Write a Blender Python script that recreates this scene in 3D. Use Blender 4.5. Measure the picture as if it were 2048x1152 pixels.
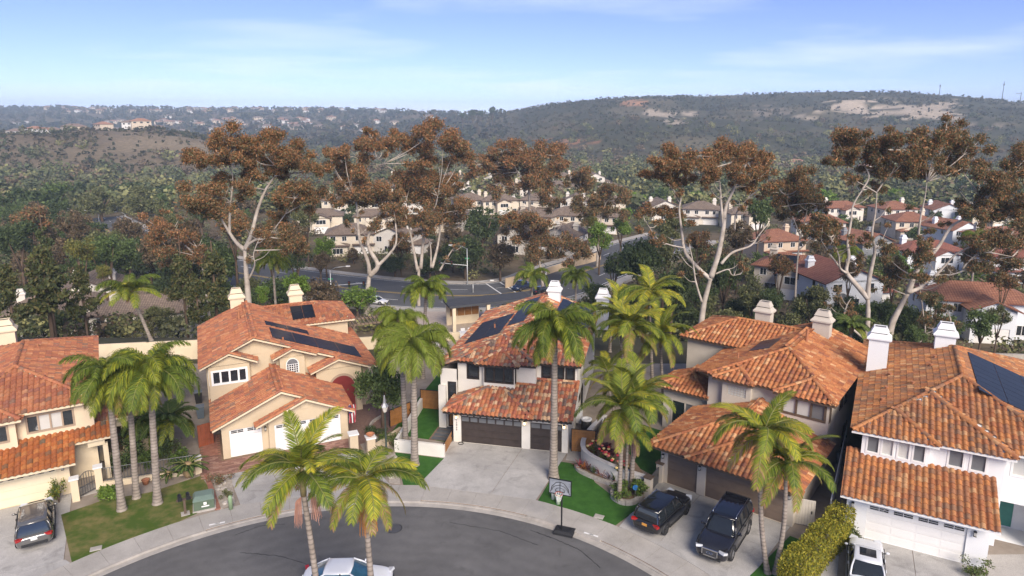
import bpy, math, random
import numpy as np
from mathutils import Vector, Matrix, Euler

for _o in list(bpy.data.objects):
    bpy.data.objects.remove(_o)
SC = bpy.context.scene
COL = SC.collection
R = math.radians

# ------------------------------------------------------------------ camera
FPX, PITCH, CYP, CAMZ = 1365.0, R(11.3), 509.0, 24.5
cam = bpy.data.cameras.new('camera')
cam.sensor_width = 36.0
cam.lens = FPX / 2048 * 36.0
cam.shift_y = -(576 - CYP) / 2048
cam.clip_start = 0.5
cam.clip_end = 30000
cam_o = bpy.data.objects.new('camera', cam)
COL.objects.link(cam_o)
cam_o.location = (0, 0, CAMZ)
cam_o.rotation_euler = (math.pi / 2 - PITCH, 0, 0)
SC.camera = cam_o

# ------------------------------------------------------------------ sky, sun, exposure
SUN_AZ, SUN_EL = R(160), R(34)      # azimuth clockwise from +Y (view direction), i.e. from the right and a little behind
W = bpy.data.worlds.new('World')
SC.world = W
W.use_nodes = True
nt = W.node_tree
nt.nodes.clear()
def wn(t, **k):
    n = nt.nodes.new(t)
    for a, b in k.items():
        setattr(n, a, b)
    return n
sky = wn('ShaderNodeTexSky', sky_type='NISHITA', sun_disc=False)
sky.sun_elevation = SUN_EL
sky.sun_rotation = SUN_AZ
sky.altitude = 0
sky.air_density = 0.5
sky.dust_density = 0.0
sky.ozone_density = 3.6
bg = wn('ShaderNodeBackground')
bg.inputs['Strength'].default_value = 0.11
out = wn('ShaderNodeOutputWorld')
tc = wn('ShaderNodeTexCoord')
# thin high cloud: direction projected on a flat layer
sep = wn('ShaderNodeSeparateXYZ')
nt.links.new(tc.outputs['Generated'], sep.inputs[0])
mz = wn('ShaderNodeMath', operation='ADD'); mz.inputs[1].default_value = 0.06
nt.links.new(sep.outputs['Z'], mz.inputs[0])
mzm = wn('ShaderNodeMath', operation='MAXIMUM'); mzm.inputs[1].default_value = 0.02
nt.links.new(mz.outputs[0], mzm.inputs[0])
dx = wn('ShaderNodeMath', operation='DIVIDE'); nt.links.new(sep.outputs['X'], dx.inputs[0]); nt.links.new(mzm.outputs[0], dx.inputs[1])
dy = wn('ShaderNodeMath', operation='DIVIDE'); nt.links.new(sep.outputs['Y'], dy.inputs[0]); nt.links.new(mzm.outputs[0], dy.inputs[1])
cmb = wn('ShaderNodeCombineXYZ'); nt.links.new(dx.outputs[0], cmb.inputs[0]); nt.links.new(dy.outputs[0], cmb.inputs[1])
mp = wn('ShaderNodeMapping'); nt.links.new(cmb.outputs[0], mp.inputs[0])
mp.inputs['Scale'].default_value = (0.34, 0.42, 1.0); mp.inputs['Location'].default_value = (0.4, 2.9, 0.0); mp.inputs['Rotation'].default_value = (0, 0, 0.25)
n1 = wn('ShaderNodeTexNoise'); n1.inputs['Scale'].default_value = 1.0; n1.inputs['Detail'].default_value = 7.0; n1.inputs['Roughness'].default_value = 0.52; n1.inputs['Distortion'].default_value = 0.35
nt.links.new(mp.outputs[0], n1.inputs['Vector'])
cr = wn('ShaderNodeValToRGB')
cr.color_ramp.elements[0].position = 0.49; cr.color_ramp.elements[0].color = (0, 0, 0, 1)
cr.color_ramp.elements[1].position = 0.80; cr.color_ramp.elements[1].color = (0.7, 0.7, 0.7, 1)
nt.links.new(n1.outputs['Fac'], cr.inputs[0])
mixc = wn('ShaderNodeMix', data_type='RGBA')
nt.links.new(cr.outputs[0], mixc.inputs['Factor'])
tint = wn('ShaderNodeMix', data_type='RGBA', blend_type='MULTIPLY'); tint.inputs['Factor'].default_value = 1.0
tint.inputs['B'].default_value = (1.0, 0.85, 1.0, 1)
nt.links.new(sky.outputs[0], tint.inputs['A'])
nt.links.new(tint.outputs['Result'], mixc.inputs['A'])
mixc.inputs['B'].default_value = (6.6, 7.0, 7.4, 1)
nt.links.new(mixc.outputs['Result'], bg.inputs['Color'])
nt.links.new(bg.outputs[0], out.inputs['Surface'])

sun = bpy.data.lights.new('sun', 'SUN')
sun.energy = 3.4
sun.angle = R(32)
sun.color = (1.0, 0.89, 0.77)
sun_o = bpy.data.objects.new('sun', sun)
COL.objects.link(sun_o)
sun_o.location = (60, -30, 80)
_d = Vector((math.sin(SUN_AZ) * math.cos(SUN_EL), math.cos(SUN_AZ) * math.cos(SUN_EL), math.sin(SUN_EL)))
sun_o.rotation_euler = _d.to_track_quat('Z', 'Y').to_euler()
vs = SC.view_settings
vs.view_transform = 'Standard'
vs.look = 'None'
vs.exposure = 0.80
vs.gamma = 1.0
vs.use_curve_mapping = False
SC.cycles.max_bounces = 6
SC.cycles.diffuse_bounces = 2
SC.cycles.glossy_bounces = 2
SC.cycles.transmission_bounces = 3
SC.cycles.transparent_max_bounces = 6
SC.cycles.volume_bounces = 0
SC.cycles.caustics_reflective = False
SC.cycles.caustics_refractive = False
SC.cycles.use_denoising = True

# ------------------------------------------------------------------ coordinates
_c, _s = math.cos(PITCH), math.sin(PITCH)
def ray(px, py):
    yu = CYP - py
    return (px - 1024, FPX * _c + yu * _s, yu * _c - FPX * _s)
def at(px, py, z=0.0):
    r = ray(px, py); t = (z - CAMZ) / r[2]
    return Vector((r[0] * t, r[1] * t, z))
def aty(px, py, Y):
    r = ray(px, py); t = Y / r[1]
    return Vector((r[0] * t, Y, CAMZ + r[2] * t))

# ------------------------------------------------------------------ scene helpers
def setp(o, label=None, cat=None, group=None, kind=None):
    if label: o['label'] = label
    if cat: o['category'] = cat
    if group: o['group'] = group
    if kind: o['kind'] = kind
    return o
def empty(name, loc=(0, 0, 0), rz=0.0, label=None, cat=None, group=None):
    o = bpy.data.objects.new(name, None)
    o.empty_display_size = 0.2
    COL.objects.link(o)
    o.location = loc
    o.rotation_euler = (0, 0, rz)
    return setp(o, label, cat, group)
def link(name, me, parent=None, loc=None, rot=None):
    o = bpy.data.objects.new(name, me)
    COL.objects.link(o)
    if parent is not None: o.parent = parent
    if loc is not None: o.location = loc
    if rot is not None: o.rotation_euler = rot
    return o
def copy_tree(o, parent=None):
    c = o.copy(); COL.objects.link(c)
    if parent is not None: c.parent = parent
    for ch in list(o.children):
        copy_tree(ch, c)
    return c

def np_mesh(name, V, F, mat, col=None, smooth=False):
    """V (n,3), F (m,k) with constant k, col (n,3) point colours"""
    V = np.asarray(V, dtype=np.float32); F = np.asarray(F, dtype=np.int32)
    me = bpy.data.meshes.new(name)
    n, m, k = len(V), len(F), F.shape[1]
    me.vertices.add(n); me.vertices.foreach_set('co', V.ravel())
    me.loops.add(m * k); me.loops.foreach_set('vertex_index', F.ravel())
    me.polygons.add(m)
    me.polygons.foreach_set('loop_start', np.arange(0, m * k, k, dtype=np.int32))
    me.polygons.foreach_set('loop_total', np.full(m, k, dtype=np.int32))
    if smooth: me.polygons.foreach_set('use_smooth', np.ones(m, dtype=bool))
    if col is not None:
        a = me.color_attributes.new('Col', 'FLOAT_COLOR', 'POINT')
        c4 = np.ones((n, 4), dtype=np.float32); c4[:, :3] = col
        a.data.foreach_set('color', c4.ravel())
    me.materials.append(mat)
    me.update()
    return me

class MB:
    def __init__(s):
        s.v = []; s.f = []; s.uv = {}
    def add(s, vs, fs):
        b = len(s.v); s.v += [tuple(p) for p in vs]; s.f += [tuple(i + b for i in f) for f in fs]
        return s
    def box(s, x0, x1, y0, y1, z0, z1):
        return s.add([(x0, y0, z0), (x1, y0, z0), (x1, y1, z0), (x0, y1, z0), (x0, y0, z1), (x1, y0, z1), (x1, y1, z1), (x0, y1, z1)],
                     [(0, 3, 2, 1), (4, 5, 6, 7), (0, 1, 5, 4), (1, 2, 6, 5), (2, 3, 7, 6), (3, 0, 4, 7)])
    def obox(s, M, sx, sy, sz):
        a = [(-sx, -sy, -sz), (sx, -sy, -sz), (sx, sy, -sz), (-sx, sy, -sz), (-sx, -sy, sz), (sx, -sy, sz), (sx, sy, sz), (-sx, sy, sz)]
        return s.add([M @ Vector((p[0] / 2, p[1] / 2, p[2] / 2)) for p in a],
                     [(0, 3, 2, 1), (4, 5, 6, 7), (0, 1, 5, 4), (1, 2, 6, 5), (2, 3, 7, 6), (3, 0, 4, 7)])
    def bar(s, a, b, w, h=None):
        a, b = Vector(a), Vector(b); d = b - a; L = d.length
        if L < 1e-6: return s
        q = d.to_track_quat('X', 'Z').to_matrix().to_4x4()
        return s.obox(Matrix.Translation((a + b) / 2) @ q, L, w, h or w)
    def prism(s, poly, z0, z1):
        n = len(poly); p2 = [(p[0], p[1]) for p in poly]
        ar = sum(p2[i][0] * p2[(i + 1) % n][1] - p2[(i + 1) % n][0] * p2[i][1] for i in range(n))
        if ar < 0: p2 = p2[::-1]
        return s.add([(x, y, z0) for x, y in p2] + [(x, y, z1) for x, y in p2],
                     [tuple(range(n - 1, -1, -1)), tuple(range(n, 2 * n))] + [(i, (i + 1) % n, n + (i + 1) % n, n + i) for i in range(n)])
    def slab(s, pts, t):
        """polygon of 3-D points (ccw from above) with thickness t downwards"""
        n = len(pts)
        return s.add(list(pts) + [(p[0], p[1], p[2] - t) for p in pts],
                     [tuple(range(n)), tuple(range(2 * n - 1, n - 1, -1))] + [(i, n + i, n + (i + 1) % n, (i + 1) % n) for i in range(n)])
    def rings(s, rings, cap=True):
        n = len(rings[0]); vs = [p for r in rings for p in r]; fs = []
        for k in range(len(rings) - 1):
            for i in range(n):
                j = (i + 1) % n
                fs.append((k * n + i, k * n + j, (k + 1) * n + j, (k + 1) * n + i))
        if cap:
            fs.append(tuple(range(n - 1, -1, -1))); fs.append(tuple((len(rings) - 1) * n + i for i in range(n)))
        return s.add(vs, fs)
    def tube(s, path, rad, n=6, cap=True):
        P = [Vector(p) for p in path]; rs = []
        if not hasattr(rad, '__len__'): rad = [rad] * len(P)
        up = None
        for i, p in enumerate(P):
            t = (P[min(i + 1, len(P) - 1)] - P[max(i - 1, 0)]).normalized()
            if up is None:
                up = Vector((0, 0, 1)) if abs(t.z) < 0.9 else Vector((1, 0, 0))
            a = t.cross(up).normalized(); b = a.cross(t).normalized(); up = b
            rs.append([p + (a * math.cos(2 * math.pi * k / n) + b * math.sin(2 * math.pi * k / n)) * rad[i] for k in range(n)])
        return s.rings(rs, cap)
    def lathe(s, prof, n=12, c=(0, 0, 0), cap=True):
        return s.rings([[(c[0] + r * math.cos(2 * math.pi * k / n), c[1] + r * math.sin(2 * math.pi * k / n), c[2] + z) for k in range(n)] for r, z in prof], cap)
    def mesh(s, name, mat, smooth=False):
        me = bpy.data.meshes.new(name)
        me.from_pydata(s.v, [], s.f)
        for m in (mat if isinstance(mat, (list, tuple)) else [mat]): me.materials.append(m)
        if smooth:
            me.polygons.foreach_set('use_smooth', [True] * len(me.polygons))
        me.update()
        return me
    def build(s, name, mat, parent=None, smooth=False, loc=None, rot=None):
        return link(name, s.mesh(name, mat, smooth), parent, loc, rot)

def autosmooth(o, ang=40):
    me = o.data
    me.polygons.foreach_set('use_smooth', [True] * len(me.polygons))
    me.update()
    try:
        me.set_sharp_from_angle(angle=R(ang))
    except Exception:
        pass
    return o

# ------------------------------------------------------------------ materials
MATS = {}
def mat(name, col, rough=0.7, var=0.12, scale=3.0, bump=0.0, bscale=None, metal=0.0, spec=0.5, attr=False, trans=0.0, col2=None, coat=0.0, coord='Object', detail=6.0, thr=(0.3, 0.7)):
    if name in MATS: return MATS[name]
    m = bpy.data.materials.new(name); m.use_nodes = True
    t = m.node_tree; N = t.nodes; L = t.links
    b = N['Principled BSDF']
    b.inputs['Roughness'].default_value = rough
    b.inputs['Metallic'].default_value = metal
    b.inputs['Specular IOR Level'].default_value = spec
    if coat: b.inputs['Coat Weight'].default_value = coat; b.inputs['Coat Roughness'].default_value = 0.06
    tcn = N.new('ShaderNodeTexCoord')
    if var > 0 or col2 is not None or attr:
        nz = N.new('ShaderNodeTexNoise'); nz.inputs['Scale'].default_value = scale; nz.inputs['Detail'].default_value = detail; nz.inputs['Roughness'].default_value = 0.62
        L.new(tcn.outputs[coord], nz.inputs['Vector'])
        rp = N.new('ShaderNodeValToRGB'); rp.color_ramp.elements[0].position = thr[0]; rp.color_ramp.elements[1].position = thr[1]
        if attr:
            rp.color_ramp.elements[0].color = (1 - var, 1 - var, 1 - var, 1); rp.color_ramp.elements[1].color = (1 + var, 1 + var, 1 + var, 1)
            L.new(nz.outputs['Fac'], rp.inputs[0])
            at_ = N.new('ShaderNodeAttribute'); at_.attribute_name = 'Col'
            mx = N.new('ShaderNodeMix'); mx.data_type = 'RGBA'; mx.blend_type = 'MULTIPLY'; mx.inputs['Factor'].default_value = 1.0
            L.new(at_.outputs['Color'], mx.inputs['A']); L.new(rp.outputs[0], mx.inputs['B'])
            colout = mx.outputs['Result']
        else:
            c2 = col2 if col2 is not None else tuple(min(1, x * (1 + var)) for x in col)
            c1 = col if col2 is not None else tuple(x * (1 - var) for x in col)
            rp.color_ramp.elements[0].color = (*c1, 1); rp.color_ramp.elements[1].color = (*c2, 1)
            L.new(nz.outputs['Fac'], rp.inputs[0]); colout = rp.outputs[0]
        L.new(colout, b.inputs['Base Color'])
    else:
        b.inputs['Base Color'].default_value = (*col, 1); colout = None
    if bump > 0:
        nb = N.new('ShaderNodeTexNoise'); nb.inputs['Scale'].default_value = bscale or scale * 4; nb.inputs['Detail'].default_value = 4
        L.new(tcn.outputs[coord], nb.inputs['Vector'])
        bp = N.new('ShaderNodeBump'); bp.inputs['Strength'].default_value = bump; bp.inputs['Distance'].default_value = 0.05
        L.new(nb.outputs['Fac'], bp.inputs['Height']); L.new(bp.outputs[0], b.inputs['Normal'])
    if trans > 0:
        tr = N.new('ShaderNodeBsdfTranslucent')
        ms = N.new('ShaderNodeMixShader'); ms.inputs[0].default_value = trans
        if colout is not None: L.new(colout, tr.inputs['Color'])
        else: tr.inputs['Color'].default_value = (*col, 1)
        L.new(b.outputs[0], ms.inputs[1]); L.new(tr.outputs[0], ms.inputs[2])
        L.new(ms.outputs[0], N['Material Output'].inputs['Surface'])
    MATS[name] = m
    return m

def tilestripe(name, c1, c2):
    """roof tile pattern on UV (metres): barrels across, courses up the slope, for roofs too far to see single tiles"""
    m = bpy.data.materials.new(name); m.use_nodes = True
    t = m.node_tree; N = t.nodes; L = t.links; b = N['Principled BSDF']; b.inputs['Roughness'].default_value = 0.85
    uv = N.new('ShaderNodeUVMap')
    br = N.new('ShaderNodeTexBrick'); br.offset = 0.0
    br.inputs['Scale'].default_value = 1.0; br.inputs['Brick Width'].default_value = 0.36; br.inputs['Row Height'].default_value = 0.42
    br.inputs['Mortar Size'].default_value = 0.03; br.inputs['Color1'].default_value = (*c1, 1); br.inputs['Color2'].default_value = (*c2, 1)
    br.inputs['Mortar'].default_value = (c1[0] * .45, c1[1] * .4, c1[2] * .4, 1); br.inputs['Bias'].default_value = 0.0
    L.new(uv.outputs[0], br.inputs['Vector'])
    nz = N.new('ShaderNodeTexNoise'); nz.inputs['Scale'].default_value = 0.6; nz.inputs['Detail'].default_value = 6
    L.new(uv.outputs[0], nz.inputs['Vector'])
    mr = N.new('ShaderNodeMapRange'); mr.inputs['To Min'].default_value = 0.65; mr.inputs['To Max'].default_value = 1.3
    L.new(nz.outputs['Fac'], mr.inputs['Value'])
    mx = N.new('ShaderNodeMix'); mx.data_type = 'RGBA'; mx.blend_type = 'MULTIPLY'; mx.inputs['Factor'].default_value = 1.0
    L.new(br.outputs['Color'], mx.inputs['A']); L.new(mr.outputs[0], mx.inputs['B']); L.new(mx.outputs['Result'], b.inputs['Base Color'])
    wv = N.new('ShaderNodeTexWave'); wv.wave_type = 'BANDS'; wv.bands_direction = 'X'; wv.inputs['Scale'].default_value = 1 / 0.36 / 2 * 2.0
    L.new(uv.outputs[0], wv.inputs['Vector'])
    bp = N.new('ShaderNodeBump'); bp.inputs['Strength'].default_value = 0.8; bp.inputs['Distance'].default_value = 0.08
    L.new(wv.outputs['Fac'], bp.inputs['Height']); L.new(bp.outputs[0], b.inputs['Normal'])
    return m

def tilemat():
    m = bpy.data.materials.new('roof_tile_clay'); m.use_nodes = True; t = m.node_tree; N = t.nodes; L = t.links; b = N['Principled BSDF']; b.inputs['Roughness'].default_value = .82; b.inputs['Specular IOR Level'].default_value = .3
    g = N.new('ShaderNodeNewGeometry'); a = N.new('ShaderNodeAttribute'); a.attribute_name = 'Col'
    def nz(sc, det, p0, v0, p1, v1):
        n = N.new('ShaderNodeTexNoise'); n.inputs['Scale'].default_value = sc; n.inputs['Detail'].default_value = det; n.inputs['Roughness'].default_value = .65; L.new(g.outputs['Position'], n.inputs['Vector'])
        r = N.new('ShaderNodeValToRGB'); e = r.color_ramp.elements; e[0].position = p0; e[1].position = p1; e[0].color = (v0, v0, v0, 1); e[1].color = (v1, v1, v1, 1); L.new(n.outputs['Fac'], r.inputs[0]); return r.outputs[0]
    def mix(f, A, B, blend='MIX'):
        x = N.new('ShaderNodeMix'); x.data_type = 'RGBA'; x.blend_type = blend
        if hasattr(f, 'links') or not isinstance(f, float): L.new(f, x.inputs['Factor'])
        else: x.inputs['Factor'].default_value = f
        L.new(A, x.inputs['A'])
        if isinstance(B, tuple): x.inputs['B'].default_value = (*B, 1)
        else: L.new(B, x.inputs['B'])
        return x.outputs['Result']
    c = mix(1.0, a.outputs['Color'], nz(8, 5, .3, .74, .7, 1.22), 'MULTIPLY')
    c = mix(1.0, c, nz(.35, 5, .3, .86, .7, 1.10), 'MULTIPLY')
    c = mix(nz(.8, 9, .58, .0, .80, .38), c, (.17, .14, .11))
    c = mix(nz(3.5, 8, .66, .0, .80, .28), c, (.12, .10, .085))
    L.new(c, b.inputs['Base Color']); MATS['roof_tile_clay'] = m
    return m
M_tile = tilemat()
M_leaf = mat('leaf', (.1, .2, .05), 0.55, var=0.15, scale=1.5, attr=True, trans=0.28, spec=0.25)
M_frond = mat('palm_leaf', (.1, .2, .05), 0.6, var=0.15, scale=2.5, attr=True, trans=0.3, spec=0.2)
M_ground = mat('terrain_soil', (.2, .15, .1), 0.95, var=0.3, scale=0.35, attr=True, bump=0.3, bscale=1.2, spec=0.1, detail=9)
M_shrub = mat('far_foliage', (.1, .12, .05), 0.9, var=0.2, scale=0.5, attr=True, spec=0.1)
def stucco(name, c, v=0.09): return mat(name, c, 0.92, var=v, scale=0.55, bump=0.25, bscale=60, spec=0.2, detail=8)
M_st_white = stucco('stucco_warm_white', (.74, .70, .62))
M_st_cream = stucco('stucco_cream', (.72, .60, .42))
M_st_tan = stucco('stucco_tan', (.58, .47, .32))
M_st_beige = stucco('stucco_beige', (.56, .50, .42))
M_st_pure = stucco('stucco_white', (.80, .80, .79), 0.03)
M_white = mat('white_paint', (.80, .79, .76), 0.5, var=0.03, scale=2)
M_door_white = mat('garage_door_white', (.82, .80, .76), 0.45, var=0.03, scale=1.2)
M_door_cream = mat('garage_door_cream', (.76, .66, .47), 0.5, var=0.04, scale=1.2)
M_door_dark = mat('garage_door_brown', (.045, .033, .028), 0.45, var=0.25, scale=2.5)
M_door_taupe = mat('garage_door_taupe', (.17, .125, .095), 0.55, var=0.1, scale=1.5)
M_trim_brown = mat('trim_brown', (.11, .075, .05), 0.6, var=0.2, scale=4)
M_trim_dark = mat('trim_dark_bronze', (.03, .022, .018), 0.45, var=0.2, scale=4)
M_trim_taupe = mat('trim_taupe', (.36, .27, .19), 0.6, var=0.1, scale=4)
M_glass = mat('window_glass', (.02, .025, .03), 0.06, var=0.3, scale=0.8, spec=0.9)
M_glass_grey = mat('window_screen', (.16, .165, .17), 0.35, var=0.12, scale=1.2, spec=0.5)
M_blind = mat('window_blind', (.55, .54, .50), 0.4, var=0.06, scale=1.2, spec=0.6)
M_solar = mat('solar_cell', (.012, .014, .02), 0.38, var=0.3, scale=0.9, spec=0.35)
M_solar_frame = mat('solar_frame', (.03, .03, .035), 0.35, var=0.1, metal=0.6)
M_metal_grey = mat('galvanised_steel', (.42, .43, .43), 0.45, var=0.12, scale=6, metal=0.7)
M_black = mat('black_steel', (.012, .012, .013), 0.45, var=0.2, scale=5)
M_iron = mat('grey_iron', (.12, .12, .125), 0.5, var=0.2, scale=8, metal=0.4)
M_wood_orange = mat('cedar_boards', (.36, .16, .045), 0.55, var=0.25, scale=3, detail=9)
M_wood_red = mat('redwood_boards', (.26, .07, .03), 0.6, var=0.25, scale=3)
M_wood = mat('weathered_wood', (.22, .16, .11), 0.8, var=0.25, scale=4)
M_curb = mat('concrete_curb', (.40, .37, .33), 0.9, var=0.2, scale=1.2, bump=0.15, spec=0.2)
def paving(name, c1, c2, rough, big=.13, fine=38.0, rings=None, stain=(.55, .62), stain_amt=.75, bump=.2):
    """worn paving: broad patches, fine aggregate, dark stains and, on the street, faint tyre arcs"""
    m = bpy.data.materials.new(name); m.use_nodes = True; t = m.node_tree; N = t.nodes; L = t.links; b = N['Principled BSDF']
    b.inputs['Roughness'].default_value = rough; b.inputs['Specular IOR Level'].default_value = .25
    g = N.new('ShaderNodeNewGeometry')
    def noise(sc, det, r=.6, dist=0.0):
        n = N.new('ShaderNodeTexNoise'); n.inputs['Scale'].default_value = sc; n.inputs['Detail'].default_value = det; n.inputs['Roughness'].default_value = r; n.inputs['Distortion'].default_value = dist
        L.new(g.outputs['Position'], n.inputs['Vector']); return n
    def ramp(src, p0, v0, p1, v1):
        r = N.new('ShaderNodeValToRGB'); e = r.color_ramp.elements; e[0].position = p0; e[1].position = p1; e[0].color = (v0, v0, v0, 1) if not hasattr(v0, '__len__') else (*v0, 1); e[1].color = (v1, v1, v1, 1) if not hasattr(v1, '__len__') else (*v1, 1)
        L.new(src, r.inputs[0]); return r.outputs[0]
    def mul(a, b_):
        x = N.new('ShaderNodeMix'); x.data_type = 'RGBA'; x.blend_type = 'MULTIPLY'; x.inputs['Factor'].default_value = 1.0
        L.new(a, x.inputs['A']); L.new(b_, x.inputs['B']); return x.outputs['Result']
    col = ramp(noise(big, 8, .65, .4).outputs['Fac'], .32, c1, .68, c2)
    col = mul(col, ramp(noise(fine, 2).outputs['Fac'], .3, .80, .7, 1.16))
    col = mul(col, ramp(noise(.55, 6, .7).outputs['Fac'], .3, .86, .7, 1.10))
    col = mul(col, ramp(noise(.9, 5, .6, .8).outputs['Fac'], stain[0], 1.0, stain[1] + .12, stain_amt))
    if rings:
        w = N.new('ShaderNodeTexWave'); w.wave_type = 'RINGS'; w.rings_direction = 'Z'; w.inputs['Scale'].default_value = .33; w.inputs['Distortion'].default_value = 11.0; w.inputs['Detail'].default_value = 4; w.inputs['Detail Scale'].default_value = .5
        mp_ = N.new('ShaderNodeMapping'); mp_.inputs['Location'].default_value = (-rings[0], -rings[1], 0); L.new(g.outputs['Position'], mp_.inputs[0]); L.new(mp_.outputs[0], w.inputs['Vector'])
        col = mul(col, ramp(w.outputs['Fac'], 0, .95, 1, 1.03))
    L.new(col, b.inputs['Base Color'])
    bp = N.new('ShaderNodeBump'); bp.inputs['Strength'].default_value = bump; bp.inputs['Distance'].default_value = .03; L.new(noise(60, 3).outputs['Fac'], bp.inputs['Height']); L.new(bp.outputs[0], b.inputs['Normal'])
    MATS[name] = m
    return m
M_asph = paving('asphalt', (.102, .100, .100), (.165, .161, .157), .9, .11, 30, (-7.4, 20.1), (.58, .66), .72, .25)
M_asph_far = mat('asphalt_road', (.10, .102, .108), 0.9, var=0.2, scale=0.2, spec=0.25, detail=10)
M_conc = paving('concrete_walk', (.37, .345, .31), (.47, .44, .40), .9, .35, 22, None, (.60, .70), .82, .12)
M_conc_drive = paving('concrete_drive', (.36, .345, .325), (.52, .50, .47), .88, .22, 22, None, (.54, .62), .66, .1)
M_paint = mat('road_paint', (.70, .70, .68), 0.7, var=0.15, scale=2)
M_paint_y = mat('road_paint_yellow', (.60, .40, .08), 0.7, var=0.15, scale=2)
M_brick = mat('brick_paver', (.24, .10, .07), 0.85, attr=False, col2=(.38, .18, .12), scale=2.5, bump=0.2)
M_turf = mat('artificial_turf', (.03, .095, .015), 0.9, col2=(.055, .15, .025), scale=1.8, bump=0.5, bscale=90, spec=0.15, detail=10)
M_lawn = mat('dry_lawn', (.075, .12, .022), 0.95, col2=(.27, .21, .09), scale=0.75, bump=0.6, bscale=70, spec=0.1, detail=12, thr=(0.42, 0.72))
M_dirt = mat('dirt', (.16, .105, .07), 0.95, col2=(.27, .19, .13), scale=1.2, bump=0.5, bscale=20, spec=0.1)
M_yard = mat('decomposed_granite', (.24, .20, .16), 0.95, col2=(.36, .31, .26), scale=0.8, bump=0.4, bscale=25, spec=0.1, detail=10)
M_bark_euc = mat('eucalyptus_bark', (.30, .25, .20), 0.8, col2=(.60, .53, .455), scale=0.9, bump=0.3, bscale=6, spec=0.2, detail=8)
M_bark = mat('brown_bark', (.09, .06, .04), 0.9, col2=(.17, .12, .085), scale=3, bump=0.5, spec=0.1)
M_slate = mat('slate_paver', (.10, .105, .11), 0.7, var=0.2, scale=1.5)
M_terracotta = mat('terracotta', (.42, .17, .08), 0.8, var=0.15, scale=5)
M_stone = mat('stacked_stone', (.34, .30, .26), 0.9, col2=(.50, .46, .40), scale=4, bump=0.5)
# ------------------------------------------------------------------ terrain
def vnoise(x, y, seed=0):
    xi = np.floor(x).astype(np.int64); yi = np.floor(y).astype(np.int64)
    fx = x - xi; fy = y - yi
    fx = fx * fx * (3 - 2 * fx); fy = fy * fy * (3 - 2 * fy)
    def h(a, b):
        n = (a * 374761393 + b * 668265263 + seed * 974711) & 0x7fffffff
        n = ((n ^ (n >> 13)) * 1274126177) & 0x7fffffff
        return ((n ^ (n >> 16)) & 0xffff) / 65535.0
    return (h(xi, yi) * (1 - fx) + h(xi + 1, yi) * fx) * (1 - fy) + (h(xi, yi + 1) * (1 - fx) + h(xi + 1, yi + 1) * fx) * fy
def fbm(x, y, oct=4, seed=0):
    s = 0; a = 0.5
    for k in range(oct):
        s = s + a * vnoise(x * 2 ** k, y * 2 ** k, seed + k); a *= 0.5
    return s
def sst(a, b, x):
    t = np.clip((x - a) / (b - a), 0, 1)
    return t * t * (3 - 2 * t)
_cpx = np.array([-900, 0, 200, 420, 640, 760, 850, 920, 985, 1060, 1120, 1200, 1300, 1400, 1500, 1600, 1700, 1800, 1900, 2048, 2300, 3000])
_cpy = np.array([212, 214, 216, 219, 219, 222, 226, 229, 231, 216, 206, 198, 193, 192, 189, 185, 183, 185, 191, 206, 222, 230])
_cD = np.array([2600, 2600, 2500, 2400, 2300, 2200, 2000, 1800, 1500, 1350, 1300, 1280, 1280, 1300, 1300, 1280, 1250, 1220, 1180, 1150, 1100, 1100])
_cB = np.array([900, 900, 900, 900, 900, 850, 800, 720, 640, 560, 540, 520, 520, 520, 520, 520, 520, 520, 520, 500, 500, 500])
def TZ(x, y):
    x = np.asarray(x, dtype=np.float64); y = np.asarray(y, dtype=np.float64)
    d = np.hypot(x, y)
    # the pad the cul-de-sac stands on, then the bank down to the main road
    right = sst(14, 40, x)
    z = -0.45 - 10.55 * sst(70, 112, y) * (1 - right) - (5.6 * sst(66, 84, y) + 5.6 * sst(100, 170, y)) * right
    # farther valley and hills
    yy = np.maximum(y, 1.0)
    px = 1024 + 1392 * x / np.maximum(yy, 0.02 * d + 1)
    px = np.clip(px, -900, 3000)
    cpy = np.interp(px, _cpx, _cpy); D = np.interp(px, _cpx, _cD); B = np.interp(px, _cpx, _cB)
    yu = CYP - cpy
    el = (yu * _c - FPX * _s) / (FPX * _c + yu * _s)
    hc = CAMZ + el * D
    t = np.clip((yy - B) / (D - B), 0, 1)
    prof = 0.45 * t + 0.55 * (t * t * (3 - 2 * t))
    gul = (np.abs(fbm(x / 190 + 7.3, y / 190, 4, 3) - 0.47) * 2.0)
    hill = -13 + (hc + 13) * prof + (gul - 0.35) * 34 * np.sin(np.pi * np.clip(t, 0, 1)) ** 0.8 * (hc + 13) / 100
    hill = hill - np.maximum(0, yy - D) * 0.05
    # near scrub hill on the left
    lpx = np.interp(px, [-900, 60, 300, 400, 470, 620], [1, 1, 1, .85, .3, 0])
    t2 = sst(385, 590, yy) * (1 - sst(640, 900, yy))
    near = -13 + lpx * (25 + 9 * (fbm(x / 90, y / 90, 4, 9) - .5) * 2) * t2
    far = np.maximum(hill, near)
    w = sst(200, 420, y)
    z = z * (1 - w) + np.where(y > 200, far, z) * w
    z = z + (fbm(x / 24, y / 24, 3, 5) - 0.47) * 0.8 * sst(78, 100, y) * (1 - sst(105, 115, y) * (1 - sst(170, 230, y)))
    return z
def tz(x, y): return float(TZ(np.array([x]), np.array([y]))[0])

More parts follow.
